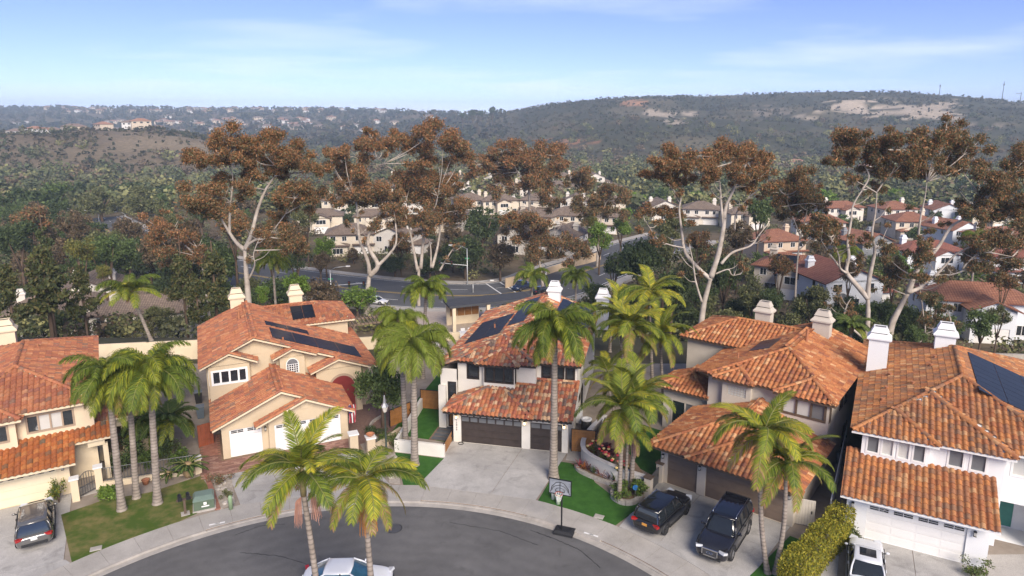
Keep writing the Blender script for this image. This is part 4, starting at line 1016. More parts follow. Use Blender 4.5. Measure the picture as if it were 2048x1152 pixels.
sheet('path', [gh(HW, -.9, -8), gh(HW, .5, -8), gh(HW, .3, -.2), gh(HW, -.8, .2)], .008, M_conc_drive, 'narrow concrete strip between hedge and white garage', .08)
# brick paver apron of the tan house: single bricks in running rows
apr = MB().prism([gh(HT, -1.6, -2.2), gh(HT, 9.6, -2.35), gh(HT, 9.6, .34), gh(HT, 3.1, .34), gh(HT, -.02, 5), gh(HT, -1.6, 5)], -.06, .004).build('brick_apron', M_dirt)
setp(apr, 'red brick paver apron before the white garage doors', None, None, 'structure')
_bm = [MB().box(0, .39, 0, .19, 0, .02).mesh('brick', mat('brick_%d' % i, c, .85, var=.2, scale=6)) for i, c in enumerate([(.25, .13, .095), (.30, .165, .12), (.21, .105, .08), (.34, .20, .15)])]
random.seed(8); nb = 0; rest = MB()
ah = HT.rotation_euler.z
cells = []
for j in range(70):
    for i in range(60):
        u = -1.55 + i * .4 + (.2 if j % 2 else 0); v = -2.12 + j * .2
        if v > 4.8 or u > 9.15: continue
        if v > -.05 and u > -.45: continue
        if v > -.15 and u > 3.0: continue
        cells.append((u, v))
cells.sort(key=lambda c: hp(HT, *c).length)
for k, (u, v) in enumerate(cells):
    p = hp(HT, u, v)
    if k < 300:
        link('brick', random.choice(_bm), apr, (p.x, p.y, random.uniform(0.002, .008)), (0, 0, ah))
    else:
        e1 = Vector((math.cos(ah), math.sin(ah), 0)); e2 = Vector((-math.sin(ah), math.cos(ah), 0)); z = .02 + random.uniform(0, .006)
        q = [p, p + e1 * .39, p + e1 * .39 + e2 * .19, p + e2 * .19]
        rest.add([(x.x, x.y, .004) for x in q] + [(x.x, x.y, z) for x in q], [(4, 5, 6, 7), (0, 1, 5, 4), (1, 2, 6, 5), (2, 3, 7, 6), (3, 0, 4, 7)])
o = rest.build('brick_field', M_brick, apr); o['kind'] = 'stuff'
court = sheet('courtyard', [gh(HT, 9.2, -1.5), gh(HT, 13.0, -.5), gh(HT, 13.6, 8), gh(HT, 9.2, 5)], .01, mat('courtyard_paver', (.15, .085, .065), .85, col2=(.24, .15, .115), scale=5, bump=.3), 'dark red paved entry court of the tan house')
# lawns
sheet('lawn', W2([(122, 1030), (206, 1001), (300, 985), (402, 952), (424, 985), (420, 1014), (360, 1042)]) + [rim(131), rim(136), rim(140.8)], .02, M_lawn, 'dry patchy lawn around the three queen palms')
sheet('lawn', W2([(790, 905), (888, 917)]) + [rim(87.4), rim(90)], .02, M_turf, 'bright green artificial turf beside the pale driveway')
sheet('lawn', [gh(HC, -5.2, .2), gh(HC, -.05, -.2), gh(HC, -.35, 2.3), gh(HC, -1.8, 2.3), gh(HC, -2.0, 17), gh(HC, -5.6, 17), gh(HC, -5.4, 5)], .015, M_turf, 'artificial turf of the walled side court')
sheet('lawn', W2([(1122, 924), (1170, 930), (1190, 965), (1235, 1000), (1288, 1008)]) + [rim(52.2), rim(59), rim(66)], .02, M_turf, 'clipped green turf between driveway and curved wall')
sheet('lawn', [gh(HB, -5.2, 1.6), gh(HB, -.3, .3), gh(HB, -.2, 7), gh(HB, -5.5, 7.2)], .02, M_turf, 'dark green lawn inside the curved planter wall')
sheet('lawn', W2([(1580, 1072), (1500, 1152), (1560, 1175), (1625, 1090)]), .02, M_turf, 'strip of turf at the foot of the leaning king palms')
# stepping slabs of the side court
st = MB().prism([gh(HC, -1.9, -.1), gh(HC, -.05, -.1), gh(HC, -.4, 2.2), gh(HC, -1.9, 2.2)], -.05, .02).build('stepping_path', M_dirt); setp(st, 'row of slate stepping slabs in the turf', None, None, 'structure')
for k in range(4):
    MB().prism([gh(HC, -1.75 + .02 * k, -.05 + k * .62), gh(HC, -.15 - .05 * k, -.05 + k * .62), gh(HC, -.15 - .05 * k, .45 + k * .62), gh(HC, -1.75, .45 + k * .62)], 0, .05).build('slab', M_slate, st)
# white court wall of the centre house
def lowwall(name, path, t, h, m, label, cap=None, group=None, z0=-.1):
    o = empty(name, (path[0][0], path[0][1], 0), 0, label, 'wall', group); b = Vector((path[0][0], path[0][1], 0))
    for a, c in zip(path[:-1], path[1:]):
        a = Vector((*a, 0)) - b; c = Vector((*c, 0)) - b; d = (c - a).normalized(); n = Vector((-d.y, d.x, 0)) * t / 2
        e = d * t / 2 * .98
        MB().prism([a - n - e, c - n + e, c + n + e, a + n - e], z0, h).build('wall_length', m, o)
        if cap:
            n2 = n * 1.35; MB().prism([a - n2 - e, c - n2 + e, c + n2 + e, a + n2 - e], h, h + .07).build('coping', cap, o)
    return o
a_, b_, c_ = at(887, 913), at(793, 902), at(812, 862)
lowwall('court_wall', [(a_.x, a_.y), (b_.x, b_.y), gh(HC, -4.4, 5.2)], .22, .95, M_st_white, 'low warm white L-shaped court wall by the palm')
def boardgate(name, p0, p1, h, label, m, n=9, frame=None, z0=.05, vertical=False):
    p0, p1 = Vector((*p0, 0)), Vector((*p1, 0)); d = p1 - p0; L = d.length; rz = math.atan2(d.y, d.x)
    g = empty(name, p0, rz, label, 'gate'); fm = frame or M_black
    MB().box(0, .06, -.03, .03, 0, h).build('post', fm, g); MB().box(L - .06, L, -.03, .03, 0, h).build('post', fm, g)
    MB().box(.06, L - .06, -.025, .025, h - .05, h).build('rail', fm, g)
    for k in range(n):
        if vertical:
            x = .06 + (L - .12) * k / n; MB().box(x + .006, x + (L - .12) / n - .006, -.02, .02, z0, h - .05).build('board', m, g)
        else:
            z = z0 + (h - .05 - z0) * k / n; MB().box(.06, L - .06, -.02, .02, z + .006, z + (h - .05 - z0) / n - .006).build('board', m, g)
    MB().box(L - .2, L - .14, -.06, -.02, h * .5, h * .5 + .18).build('latch', M_black, g)
    return g
p = a_; q = hp(HC, -.05, -.02); boardgate('low_gate', (p.x, p.y), (q.x, q.y), .95, 'low cedar gate between court wall and garage corner', M_wood_orange, 6)
boardgate('side_gate', gh(HC, -4.5, 5.3), gh(HC, -1.75, 5.3), 1.75, 'tall cedar board gate at the back of the turf court', M_wood_orange, 10)
boardgate('side_gate', gh(HC, 9.15, .35), gh(HC, 11.0, .35), 1.85, 'cedar board gate beside the smaller dark garage door, by the curved wall', M_wood_orange, 11)
q = at(789, 858); boardgate('cedar_fence', (c_.x - 1.4, c_.y + .6), gh(HC, -4.6, 3.2), 1.5, 'short cedar fence panel behind the leaning palm trunk', M_wood_orange, 8)['category'] = 'fence'
boardgate('side_gate', gh(HC, 11.1, .4), gh(HC, 11.4, 3.6), 1.5, 'cedar fence return behind the curved wall', M_wood_orange, 9)['category'] = 'fence'
p, q = at(398, 896), at(428, 887); boardgate('side_gate', (p.x, p.y), (q.x, q.y), 1.8, 'dark red wooden side gate of the tan house', M_wood_red, 6, M_wood_red, vertical=True)
p, q = at(1578, 1045), at(1627, 1055); boardgate('side_gate', (p.x, p.y), (q.x, q.y), 1.75, 'cream vertical board gate beside the beige garage', mat('gate_cream', (.55, .50, .42), .6, var=.08), 8, mat('gate_cream', (.5, .5, .4)), vertical=True)
# curved planter wall in front of the beige house
cw = empty('planter_wall', (at(1165, 905).x, at(1165, 905).y, 0), 0, 'curved white plaster planter wall with rounded coping', 'wall')
pts = [at(*p) for p in ((1210, 858), (1185, 880), (1168, 905), (1166, 925), (1180, 940), (1215, 958), (1250, 972), (1290, 985), (1296, 988))]
def smooth(P, n=6):
    out_ = []
    for i in range(len(P) - 1):
        p0, p1, p2, p3 = P[max(i - 1, 0)], P[i], P[i + 1], P[min(i + 2, len(P) - 1)]
        for k in range(n):
            t = k / n
            out_.append(.5 * ((2 * p1) + (p2 - p0) * t + (2 * p0 - 5 * p1 + 4 * p2 - p3) * t * t + (-p0 + 3 * p1 - 3 * p2 + p3) * t ** 3))
    return out_ + [P[-1]]
S_ = smooth([Vector(p) - cw.location for p in pts])
def ribbon(P, t, z0, z1):
    L_ = []; R_ = []
    for i, p in enumerate(P):
        d = (P[min(i + 1, len(P) - 1)] - P[max(i - 1, 0)]).normalized(); n = Vector((-d.y, d.x, 0)) * t / 2
        L_.append(p + n); R_.append(p - n)
    return MB().rings([[(a.x, a.y, z0), (b.x, b.y, z0), (b.x, b.y, z1), (a.x, a.y, z1)] for a, b in zip(L_, R_)])
M_planter = stucco('stucco_planter', (.62, .59, .55))
autosmooth(ribbon(S_, .24, -.1, 1.15).build('wall_length', M_planter, cw)); autosmooth(ribbon(S_, .34, 1.15, 1.22).build('coping', M_planter, cw))
for px_, py_, h in ((1296, 992, 1.35), (1320, 962, 1.35)):
    p = at(px_, py_); po = empty('gate_pillar', (p.x, p.y, 0), R(-38), 'beige square gate pillar %s' % ('at the end of the curved wall' if px_ == 1296 else 'against the beige garage corner'), 'pillar')
    MB().box(-.22, .22, -.22, .22, -.1, h).build('shaft', M_st_beige, po); MB().box(-.28, .28, -.28, .28, h, h + .08).build('cap', M_trim_brown, po)
p, q = at(1299, 987), at(1316, 966); boardgate('iron_gate', (p.x, p.y), (q.x, q.y), 1.2, 'small dark iron gate between two beige pillars', M_iron, 8, M_iron, vertical=True)
# stone edging of the two flower beds
def edging(path, h, label, t=.25):
    b = path[0]; e = empty('bed_edging', (b.x, b.y, 0), 0, label, 'edging')
    P = smooth([p - b for p in path], 8); acc = 0; last = P[0]; seg = [P[0]]
    for p in P[1:]:
        seg.append(p); acc += (p - last).length; last = p
        if acc > .42:
            r = ribbon(seg, t, -.05, h + random.uniform(-.02, .02)); r.build('stone', M_stone, e); seg = [seg[-1] + (seg[-1] - seg[-2]) * .15]; acc = 0
    return e
edging([at(*p) for p in ((1152, 935), (1160, 945), (1185, 957), (1215, 968), (1238, 974))], .25, 'low curved stone edging under the planter wall')
edging([at(*p) for p in ((1225, 985), (1226, 998), (1245, 1009), (1268, 1008), (1284, 996))], .32, 'low stone ring around the king palm bed')
edging([at(*p) for p in ((762, 835), (744, 848), (740, 865), (760, 885))], .2, 'pale stone ring around the tree bed in the court', .16)
sheet('soil_bed', W2([(1152, 935), (1185, 957), (1238, 974), (1240, 955), (1180, 938)]), .08, M_dirt, 'dark soil flower bed before the curved wall')
sheet('soil_bed', W2([(1225, 985), (1228, 1000), (1246, 1009), (1268, 1008), (1284, 996), (1290, 985), (1250, 972)]), .1, M_dirt, 'soil of the king palm bed')
sheet('soil_bed', W2([(1195, 935), (1185, 895), (1215, 868), (1290, 975), (1240, 962)]), .85, M_dirt, 'raised soil behind the curved wall', .9)
sheet('rock_bed', W2([(425, 955), (462, 945), (470, 1005), (440, 1020)]), .015, mat('pale_gravel', (.30, .25, .20), .9, col2=(.50, .45, .38), scale=6, bump=.6, bscale=30), 'strip of pale rock mulch between lawn and driveway')
sheet('rock_bed', W2([(775, 915), (795, 905), (800, 968), (778, 965)]), .015, MATS['pale_gravel'], 'strip of pale rock mulch by the street lamp')
sheet('brick_edging', W2([(408, 950), (418, 950), (442, 1018), (430, 1020)]), .04, M_brick, 'thin red brick border along the lawn')
# iron fence and pillars of the cream house
def pillar(px_, py_, h, label, m, rz=31, w=.42):
    p = at(px_, py_); po = empty('fence_pillar', (p.x, p.y, 0), R(rz), label, 'pillar')
    MB().box(-w / 2, w / 2, -w / 2, w / 2, -.1, h).build('shaft', m, po); MB().box(-w / 2 - .07, w / 2 + .07, -w / 2 - .07, w / 2 + .07, h, h + .1).build('cap', M_white, po); return p
pA = pillar(153, 1000, 1.5, 'cream gate pillar beside the cream garage', M_st_cream); pB = pillar(200, 975, 1.5, 'cream gate pillar beside the lawn palms', M_st_cream); pC = pillar(397, 945, 1.1, 'cream fence pillar by the brick apron', M_st_cream)
def ironwork(name, p, q, h, label, cat, arch=0.0, z0=.08, step=.16):
    d = q - p; L = d.length; g = empty(name, (p.x, p.y, 0), math.atan2(d.y, d.x), label, cat)
    f = lambda x: h + arch * math.sin(math.pi * x / L)
    MB().tube([(x, 0, f(x)) for x in np.linspace(0, L, 12)], .025, 5).build('top_rail', M_iron, g); MB().bar((0, 0, z0 + .06), (L, 0, z0 + .06), .045).build('bottom_rail', M_iron, g)
    if arch: MB().bar((0, 0, h * .5), (L, 0, h * .5), .05).build('mid_rail', M_iron, g)
    n = max(3, int(L / step))
    for k in range(1, n):
        x = L * k / n; MB().bar((x, 0, z0), (x, 0, f(x)), .028).build('bar', M_iron, g)
    return g
d_ = (pB - pA).normalized()
ironwork('iron_gate', pA + d_ * .3, pB - d_ * .3, 1.35, 'arched grey iron gate between two cream pillars', 'gate', .25)
lowwall('plinth_wall', [(pB.x + .3, pB.y + .1), (pC.x - .2, pC.y)], .25, .38, M_st_cream, 'low cream plinth wall under the iron fence')
d_ = (pC - pB).normalized(); ironwork('iron_fence', pB + d_ * .3, pC - d_ * .3, 1.35, 'grey iron bar fence behind the three queen palms', 'fence', 0, .42, .2)
# court pillars of the tan house
for (x_, y_, h, l) in ((708, 905, 1.5, 'tan stucco pillar beside the striped flag'), (742, 905, 1.2, 'tan stucco pillar topped by a terracotta bowl')):
    po = pillar(x_, y_, h, l, M_st_tan, 24, .6)
    if 'bowl' in l:
        bo = MB().lathe([(.12, 0), (.3, .16), (.33, .22), (.28, .22), (.22, .12), (.05, .08)], 14).build('bowl', M_terracotta, None, True, (po.x, po.y, 1.31)); setp(bo, 'terracotta bowl on the tan court pillar', 'bowl')
p, q, r_ = at(745, 905), at(800, 872), at(815, 862); lowwall('court_wall', [(p.x + .3, p.y), (q.x, q.y)], .25, .7, M_st_tan, 'low tan stucco wall closing the entry court')
# white fence between beige and white houses
boardgate('white_fence', gh(HW, -.4, .3), gh(HW, -.2, 12), 1.8, 'long white board fence between the beige and white houses', M_white, 40, M_white, vertical=True)['category'] = 'fence'
# rear walls and the bank
lowwall('rear_wall', [(-47, 66.5), (-38, 68), (-27, 69.5)], .25, 1.6, M_st_cream, 'cream garden wall behind the cream house', z0=-1.5)
lowwall('rear_wall', [(-27, 69.5), (-14, 72.2), (-6, 73.6)], .25, .9, M_st_cream, 'cream garden wall behind the tan house', z0=-1.5)
lowwall('stone_wall', [(36, 84), (46, 82), (60, 81), (74, 80)], .4, 1.6 + tz(50, 82), M_stone, 'long grey rubble stone wall below the white houses', z0=-7.5)
# ------------------------------------------------------------------ palms
def frond_mesh(name, L, e0, bend, nl, ll, droop, cols, seed, spread=1.0, plume=0.0, wid=.042):
    rng = np.random.default_rng(seed)
    n = 14; P = [np.array([0., 0, 0])]; T = []
    for k in range(n):
        t = (k + .5) / n; a = e0 - bend * t ** 1.35
        d = np.array([math.cos(a), 0, math.sin(a)]); T.append(d); P.append(P[-1] + d * L / n)
    T.append(T[-1]); P = np.array(P); T = np.array(T)
    V = []; F = []; C = []
    def samp(t):
        x = t * n; i = min(int(x), n - 1); f = x - i
        return P[i] * (1 - f) + P[i + 1] * f, T[i] * (1 - f) + T[min(i + 1, n)] * f
    cs = np.array(cols); nl = int(nl * 1.9)
    # rachis
    for k in range(n):
        r0 = .045 * (1 - k / n) + .008; r1 = .045 * (1 - (k + 1) / n) + .008
        b = len(V); p, q = P[k], P[k + 1]
        V += [p + [0, r0, 0], p + [0, 0, r0 * .8], p - [0, r0, 0], q + [0, r1, 0], q + [0, 0, r1 * .8], q - [0, r1, 0]]
        rc = np.array([.30, .30, .10]); C += [rc] * 6
        F += [(b, b + 1, b + 4, b + 3), (b + 1, b + 2, b + 5, b + 4), (b + 2, b, b + 3, b + 5)]
    for k in range(nl):
        t = .10 + .90 * (k + rng.uniform(-.3, .3)) / nl; t = min(max(t, .08), .998)
        p, d = samp(t)
        prof = (math.sin(math.pi * min(1, .16 + t * .86)) ** .6) * (1 if t < .9 else .8)
        for sgn in (-1, 1):
            l = ll * (.35 + .65 * prof) * rng.uniform(.85, 1.1)
            fwd = .45 + .75 * t
            upk = rng.uniform(-plume, plume) + .12
            d0 = np.array([0, sgn * spread, 0]) + d * fwd + np.array([0, 0, upk]); d0 /= np.linalg.norm(d0)
            d1 = d0 + np.array([0, 0, -droop * rng.uniform(.7, 1.2)]); d1 /= np.linalg.norm(d1)
            d2 = d1 + np.array([0, 0, -droop * rng.uniform(.9, 1.5)]); d2 /= np.linalg.norm(d2)
            w = wid * rng.uniform(.8, 1.2); wv = d * w
            a = p; b1 = a + d0 * l * .4; b2 = b1 + d1 * l * .35; b3 = b2 + d2 * l * .3
            b = len(V)
            V += [a - wv * .3, a + wv * .3, b1 - wv * .6, b1 + wv * .6, b2 - wv * .45, b2 + wv * .45, b3 - wv * .08, b3 + wv * .08]
            c = cs[rng.integers(len(cs))] * rng.uniform(.75, 1.25)
            c = c * (1 + .12 * rng.normal())
            C += [c] * 8
            F += [(b, b + 1, b + 3, b + 2), (b + 2, b + 3, b + 5, b + 4), (b + 4, b + 5, b + 7, b + 6)]
    return np_mesh(name, np.array(V), np.array(F), M_frond, np.clip(np.array(C), 0.003, 1))
G1_, G2_, G3_ = (.125, .175, .025), (.19, .235, .032), (.08, .125, .022)
Y1_, Y2_, BR_, BR2 = (.31, .32, .03), (.46, .39, .04), (.30, .19, .09), (.38, .27, .16)
FR = {}
def fset(key, specs):
    FR[key] = [frond_mesh('frond', *s) for s in specs]
#                L    e0     bend   nl  ll  droop cols seed spread plume
fset('king_up', [(2.9, R(72), R(60), 40, .62, .12, [G1_, G2_, Y1_], 1, .85, .05), (2.7, R(62), R(75), 40, .6, .15, [G2_, Y1_, Y2_], 2, .85, .05)])
fset('king_mid', [(3.0, R(35), R(95), 42, .66, .28, [G1_, G2_, G3_], 3, .9, .1), (3.0, R(25), R(85), 42, .66, .3, [G2_, Y1_, G1_], 4, .9, .1), (2.9, R(42), R(110), 42, .66, .3, [G1_, Y1_, G2_], 5, .9, .1)])
fset('king_low', [(2.8, R(-5), R(75), 40, .6, .45, [Y1_, BR_, G2_], 6, .8, .1), (2.6, R(-20), R(70), 36, .55, .5, [BR_, BR2, Y1_], 7, .7, .15)])
fset('king_yel', [(3.0, R(60), R(70), 40, .62, .14, [Y1_, Y2_, G2_], 31, .85, .05), (2.9, R(30), R(95), 42, .64, .25, [Y1_, Y2_, G2_], 32, .9, .1)])
fset('queen_up', [(3.3, R(68), R(105), 62, .8, .55, [G1_, G2_, G3_], 8, .75, .5), (3.1, R(55), R(115), 62, .8, .6, [G2_, G1_, Y1_], 9, .75, .5)])
fset('queen_mid', [(3.5, R(38), R(120), 66, .85, .7, [G1_, G2_, G3_], 10, .7, .5), (3.4, R(22), R(110), 66, .85, .7, [G1_, G3_, G2_], 11, .7, .5), (3.4, R(30), R(130), 66, .8, .75, [G2_, G1_, Y1_], 12, .7, .5)])
fset('queen_low', [(3.1, R(-2), R(85), 60, .8, .8, [G2_, Y1_, G1_], 13, .6, .4), (2.9, R(-15), R(75), 56, .75, .85, [Y1_, BR_, G2_], 14, .6, .4)])
fset('queen_lime', [(3.3, R(60), R(120), 70, .9, .75, [(.16, .22, .03), (.21, .25, .035), G2_], 15, .65, .4), (3.4, R(30), R(125), 70, .95, .85, [(.17, .23, .03), (.22, .26, .04)], 16, .6, .4), (3.2, R(5), R(95), 66, .9, .9, [(.18, .23, .03), Y1_], 17, .6, .4)])
fset('date', [(2.0, R(55), R(85), 54, .38, .2, [(.10, .15, .035), (.14, .19, .04)], 18, .9, .3), (2.1, R(25), R(95), 54, .38, .28, [(.09, .14, .03), (.13, .18, .04)], 19, .9, .3), (1.9, R(0), R(80), 50, .36, .4, [(.12, .16, .04), Y1_], 20, .8, .3)])
fset('cycad', [(1.1, R(40), R(70), 34, .16, .1, [(.045, .085, .02), (.06, .11, .025)], 21, 1.0, .1), (1.1, R(15), R(60), 34, .16, .12, [(.05, .09, .02), (.07, .12, .03)], 22, 1.0, .1)])
M_ptrunk = mat('palm_trunk', (.20, .165, .135), .85, col2=(.36, .31, .26), scale=2.2, bump=.3, bscale=8, spec=.15)
def _rings():       # leaf-scar rings up the trunk
    t = M_ptrunk.node_tree; N = t.nodes; L = t.links; b = N['Principled BSDF']; src = b.inputs['Base Color'].links[0].from_socket
    tcn = N.new('ShaderNodeTexCoord'); w = N.new('ShaderNodeTexWave'); w.wave_type = 'BANDS'; w.bands_direction = 'Z'; w.inputs['Scale'].default_value = 1.5; w.inputs['Distortion'].default_value = 1.2; w.inputs['Detail'].default_value = 3
    L.new(tcn.outputs['Object'], w.inputs['Vector']); r = N.new('ShaderNodeValToRGB'); r.color_ramp.elements[0].position = .0; r.color_ramp.elements[0].color = (.70, .70, .70, 1); r.color_ramp.elements[1].position = .45; r.color_ramp.elements[1].color = (1.08, 1.08, 1.08, 1); L.new(w.outputs['Fac'], r.inputs[0])
    x = N.new('ShaderNodeMix'); x.data_type = 'RGBA'; x.blend_type = 'MULTIPLY'; x.inputs['Factor'].default_value = 1.0; L.new(src, x.inputs['A']); L.new(r.outputs[0], x.inputs['B']); L.new(x.outputs['Result'], b.inputs['Base Color'])
_rings()
M_pshaft = mat('palm_crownshaft', (.16, .17, .06), .6, col2=(.34, .24, .12), scale=2.0)
def ptrunk(base, hub, r0, r1, flare=1.6, rings=True, bow=(0, 0)):
    n = 34; P = []; Rr = []
    for k in range(n + 1):
        t = k / n; p = Vector(base).lerp(Vector(hub), t); b = math.sin(math.pi * t)
        P.append((p.x + bow[0] * b, p.y + bow[1] * b, p.z))
        r = r0 + (r1 - r0) * t + (r0 * (flare - 1)) * max(0, 1 - t * 7) ** 2
        Rr.append(r * (1.0 + (.045 if (k % 2 and rings) else -.02)))
    return MB().tube(P, Rr, 9)
def palm(name, base, hub, r0, r1, sets, label, group, seed, shaft=0.0, scale=1.0, fruit=None, bow=(0, 0), skirt=False):
    random.seed(seed)
    base = Vector(base); hub = Vector(hub)
    p = empty(name, base, 0, label, 'palm', group)
    L = hub - base
    tr = ptrunk((0, 0, -.25), L - Vector((0, 0, shaft)), r0, r1, bow=bow).build('trunk', M_ptrunk, p, True)
    if shaft:
        MB().lathe([(r1 * 1.15, -shaft - .1), (r1 * 1.35, -shaft * .75), (r1 * 1.1, -shaft * .25), (r1 * .7, .1)], 9, L).build('crownshaft', M_pshaft, p, True)
    else:
        MB().lathe([(r1 * 1.0, -.9), (r1 * 1.9, -.55), (r1 * 2.2, -.15), (r1 * 1.2, .25)], 9, L).build('leaf_base', mat('palm_boot', (.22, .15, .08), .9, col2=(.40, .28, .14), scale=7, bump=.6), p, True)
    az = random.uniform(0, 6.28)
    for key, cnt, s in sets:
        for k in range(cnt):
            az += 2.39996 + random.uniform(-.25, .25)
            f = link('frond', random.choice(FR[key]), p, L + Vector((0, 0, random.uniform(-.12, .12))), (random.uniform(-.25, .25), random.uniform(-.16, .16), az))
            q = s * scale * (1.06 if name != 'king_palm' else 1.18) * random.uniform(.85, 1.1); f.scale = (q, q, q)
    if fruit:
        for k in range(fruit[0]):
            a = random.uniform(0, 6.28); mb = MB()
            for j in range(26):
                d = Vector((math.cos(a) * .3 + random.uniform(-.16, .16), math.sin(a) * .3 + random.uniform(-.16, .16), -.8 - random.uniform(0, .4)))
                o0 = Vector((math.cos(a) * .18, math.sin(a) * .18, -shaft - .05)); mb.tube([o0, o0 + Vector((d.x * .7, d.y * .7, -.1)), o0 + d], [.018, .014, .008], 3, False)
            mb.build('fruit_stalk', fruit[1], p, loc=L)
    return p
M_fr_pink = mat('palm_flower', (.50, .27, .20), .8, var=.2); M_fr_or = mat('palm_fruit', (.52, .22, .05), .7, var=.25, scale=9)
def pv(bx, by, hx, hy, dy=0.0, z0=0.0):
    b = at(bx, by, z0); h = aty(hx, hy, b.y + dy); return b, h
qs = [('queen_up', 8, .95), ('queen_mid', 16, .92), ('queen_low', 10, .9)]
GQ, GK = 'queen palms', 'king palms'
b, h = pv(244, 1020, 215, 748, .2); palm('queen_palm', b, h, .24, .16, qs, 'tall queen palm on the dry lawn, trunk nearest the iron gate', GQ, 1, scale=.92)
b, h = pv(273, 996, 258, 776, .2); palm('queen_palm', b, h, .22, .15, qs, 'shorter queen palm between the two tall lawn palms', GQ, 2, scale=.85)
b, h = pv(315, 1007, 299, 740, .2); palm('queen_palm', b, h, .25, .16, [('queen_up', 9, 1), ('queen_mid', 18, 1), ('queen_low', 11, .9)], 'tall queen palm on the dry lawn, trunk nearest the brick border', GQ, 3)
palm('queen_palm', (-42.5, 77, tz(-42.5, 77)), aty(262, 585, 77), .22, .16, [('queen_up', 7, 1.1), ('king_mid', 9, 1.1), ('king_yel', 5, 1.1)], 'queen palm with orange fruit cluster behind the cream house', GQ, 4, scale=1.15, fruit=(6, M_fr_or))
b, h = pv(829, 930, 827, 690, .3); palm('queen_palm', b, h, .28, .17, [('queen_lime', 30, 1.0)], 'queen palm with long weeping lime fronds at the white court wall', GQ, 5, scale=.95)
b, h = pv(812, 893, 800, 640, 1); palm('queen_palm', b, h, .22, .15, [('queen_lime', 20, .9)], 'slimmer queen palm inside the white court wall', GQ, 6, scale=.85)
palm('queen_palm', (-8.6, 62, 0), aty(852, 580, 62), .2, .14, [('queen_up', 7, 1), ('queen_mid', 12, 1), ('queen_lime', 6, .9)], 'bushy queen palm beside the patio pavilion', GQ, 7, scale=.85)
b, h = pv(1107, 957, 1110, 655, .3); palm('queen_palm', b, h, .30, .17, [('queen_up', 10, .95), ('queen_mid', 18, .98), ('queen_low', 10, .9)], 'very tall queen palm in front of the dark garage doors', GQ, 8, scale=1.05)
# king palms
ks = [('king_up', 4, 1), ('king_mid', 7, 1), ('king_low', 3, 1)]
palm('king_palm', (-7.75, 24.5, -.13), aty(604, 940, 24.5), .17, .10, [('king_up', 5, .95), ('king_mid', 8, 1.0), ('king_yel', 3, .95), ('king_low', 4, .9)], 'king palm on the street island with rosy flower stalks', GK, 9, 1.0, .82, (3, M_fr_pink), (.12, 0))
palm('king_palm', (-5.45, 24.3, -.13), aty(727, 955, 24.3), .17, .10, [('king_yel', 6, .95), ('king_mid', 7, .95), ('king_low', 8, .9)], 'king palm on the street island with yellowing and dead fronds', GK, 10, 1.0, .82, (3, M_fr_or))
b, h = pv(1238, 1000, 1246, 815, 0); palm('king_palm', b, h, .17, .11, [('king_up', 4, 1), ('king_mid', 8, 1), ('king_yel', 3, 1), ('king_low', 4, 1)], 'thickest straight king palm in the stone-ringed bed', GK, 11, 1.0, .95, (2, M_fr_pink))
b, h = pv(1262, 980, 1273, 792, .2); palm('king_palm', b, h, .17, .11, [('king_up', 4, 1), ('king_mid', 8, 1), ('king_yel', 3, 1), ('king_low', 3, 1)], 'king palm in the stone-ringed bed leaning towards the beige entry', GK, 12, 1.0, .95)
b, h = pv(1250, 985, 1257, 855, .6); palm('king_palm', b, h, .11, .08, [('king_up', 3, .8), ('king_mid', 6, .85), ('king_low', 3, .8)], 'shortest thin king palm in the stone-ringed bed', GK, 13, .8, .8, (2, M_fr_pink))
b = hp(HC, 13.5, 7.0); palm('king_palm', (b.x, b.y, 0), aty(1262, 655, b.y), .17, .11, [('king_up', 5, 1), ('king_yel', 5, 1), ('king_mid', 9, 1), ('king_low', 4, 1)], 'tall bright king palm between the white and beige houses', GK, 14, 1.1, 1.0)
b = hp(HC, 12.8, 10.0); palm('king_palm', (b.x, b.y, 0), aty(1240, 628, b.y), .16, .10, [('king_yel', 8, 1.0), ('king_mid', 8, 1)], 'king palm with upright yellow fronds behind the two houses', GK, 15, 1.1, 1.1)
b = hp(HC, 16.0, 9.5); palm('king_palm', (b.x, b.y, 0), aty(1322, 668, b.y), .16, .10, [('king_up', 5, 1), ('king_mid', 10, 1), ('king_low', 4, 1)], 'dark king palm crowding the beige rear wing', GK, 16, 1.1, 1.05)
b = hp(HC, 15.0, 13.0); palm('king_palm', (b.x, b.y, 0), aty(1300, 585, b.y), .16, .10, [('king_yel', 9, 1), ('king_mid', 7, 1)], 'topmost king palm with golden new fronds behind the beige house', GK, 17, 1.1, 1.05, (4, mat('palm_gold', (.58, .36, .05), .7, var=.2)))
b = hp(HC, 12.2, 6.0); palm('king_palm', (b.x, b.y, 0), aty(1216, 745, b.y), .13, .09, [('king_mid', 8, .9), ('king_low', 4, .9), ('king_up', 3, .9)], 'low king palm shading the white house air conditioner', GK, 18, .8, .9)
b = at(1537, 1147); palm('king_palm', b, aty(1528, 862, b.y + .5), .15, .10, [('king_up', 3, 1), ('king_mid', 7, 1), ('king_yel', 2, 1), ('king_low', 4, 1)], 'leaning twin king palm with the taller crown by the beige garage', GK, 19, .9, .95, (2, M_fr_pink), (-.25, 0))
b = at(1548, 1147); palm('king_palm', b, aty(1574, 925, b.y + .1), .15, .10, [('king_yel', 4, 1), ('king_mid', 7, 1), ('king_up', 3, 1), ('king_low', 4, 1)], 'leaning twin king palm with the lower crown by the hedge', GK, 20, .9, .9, None, (.2, 0))
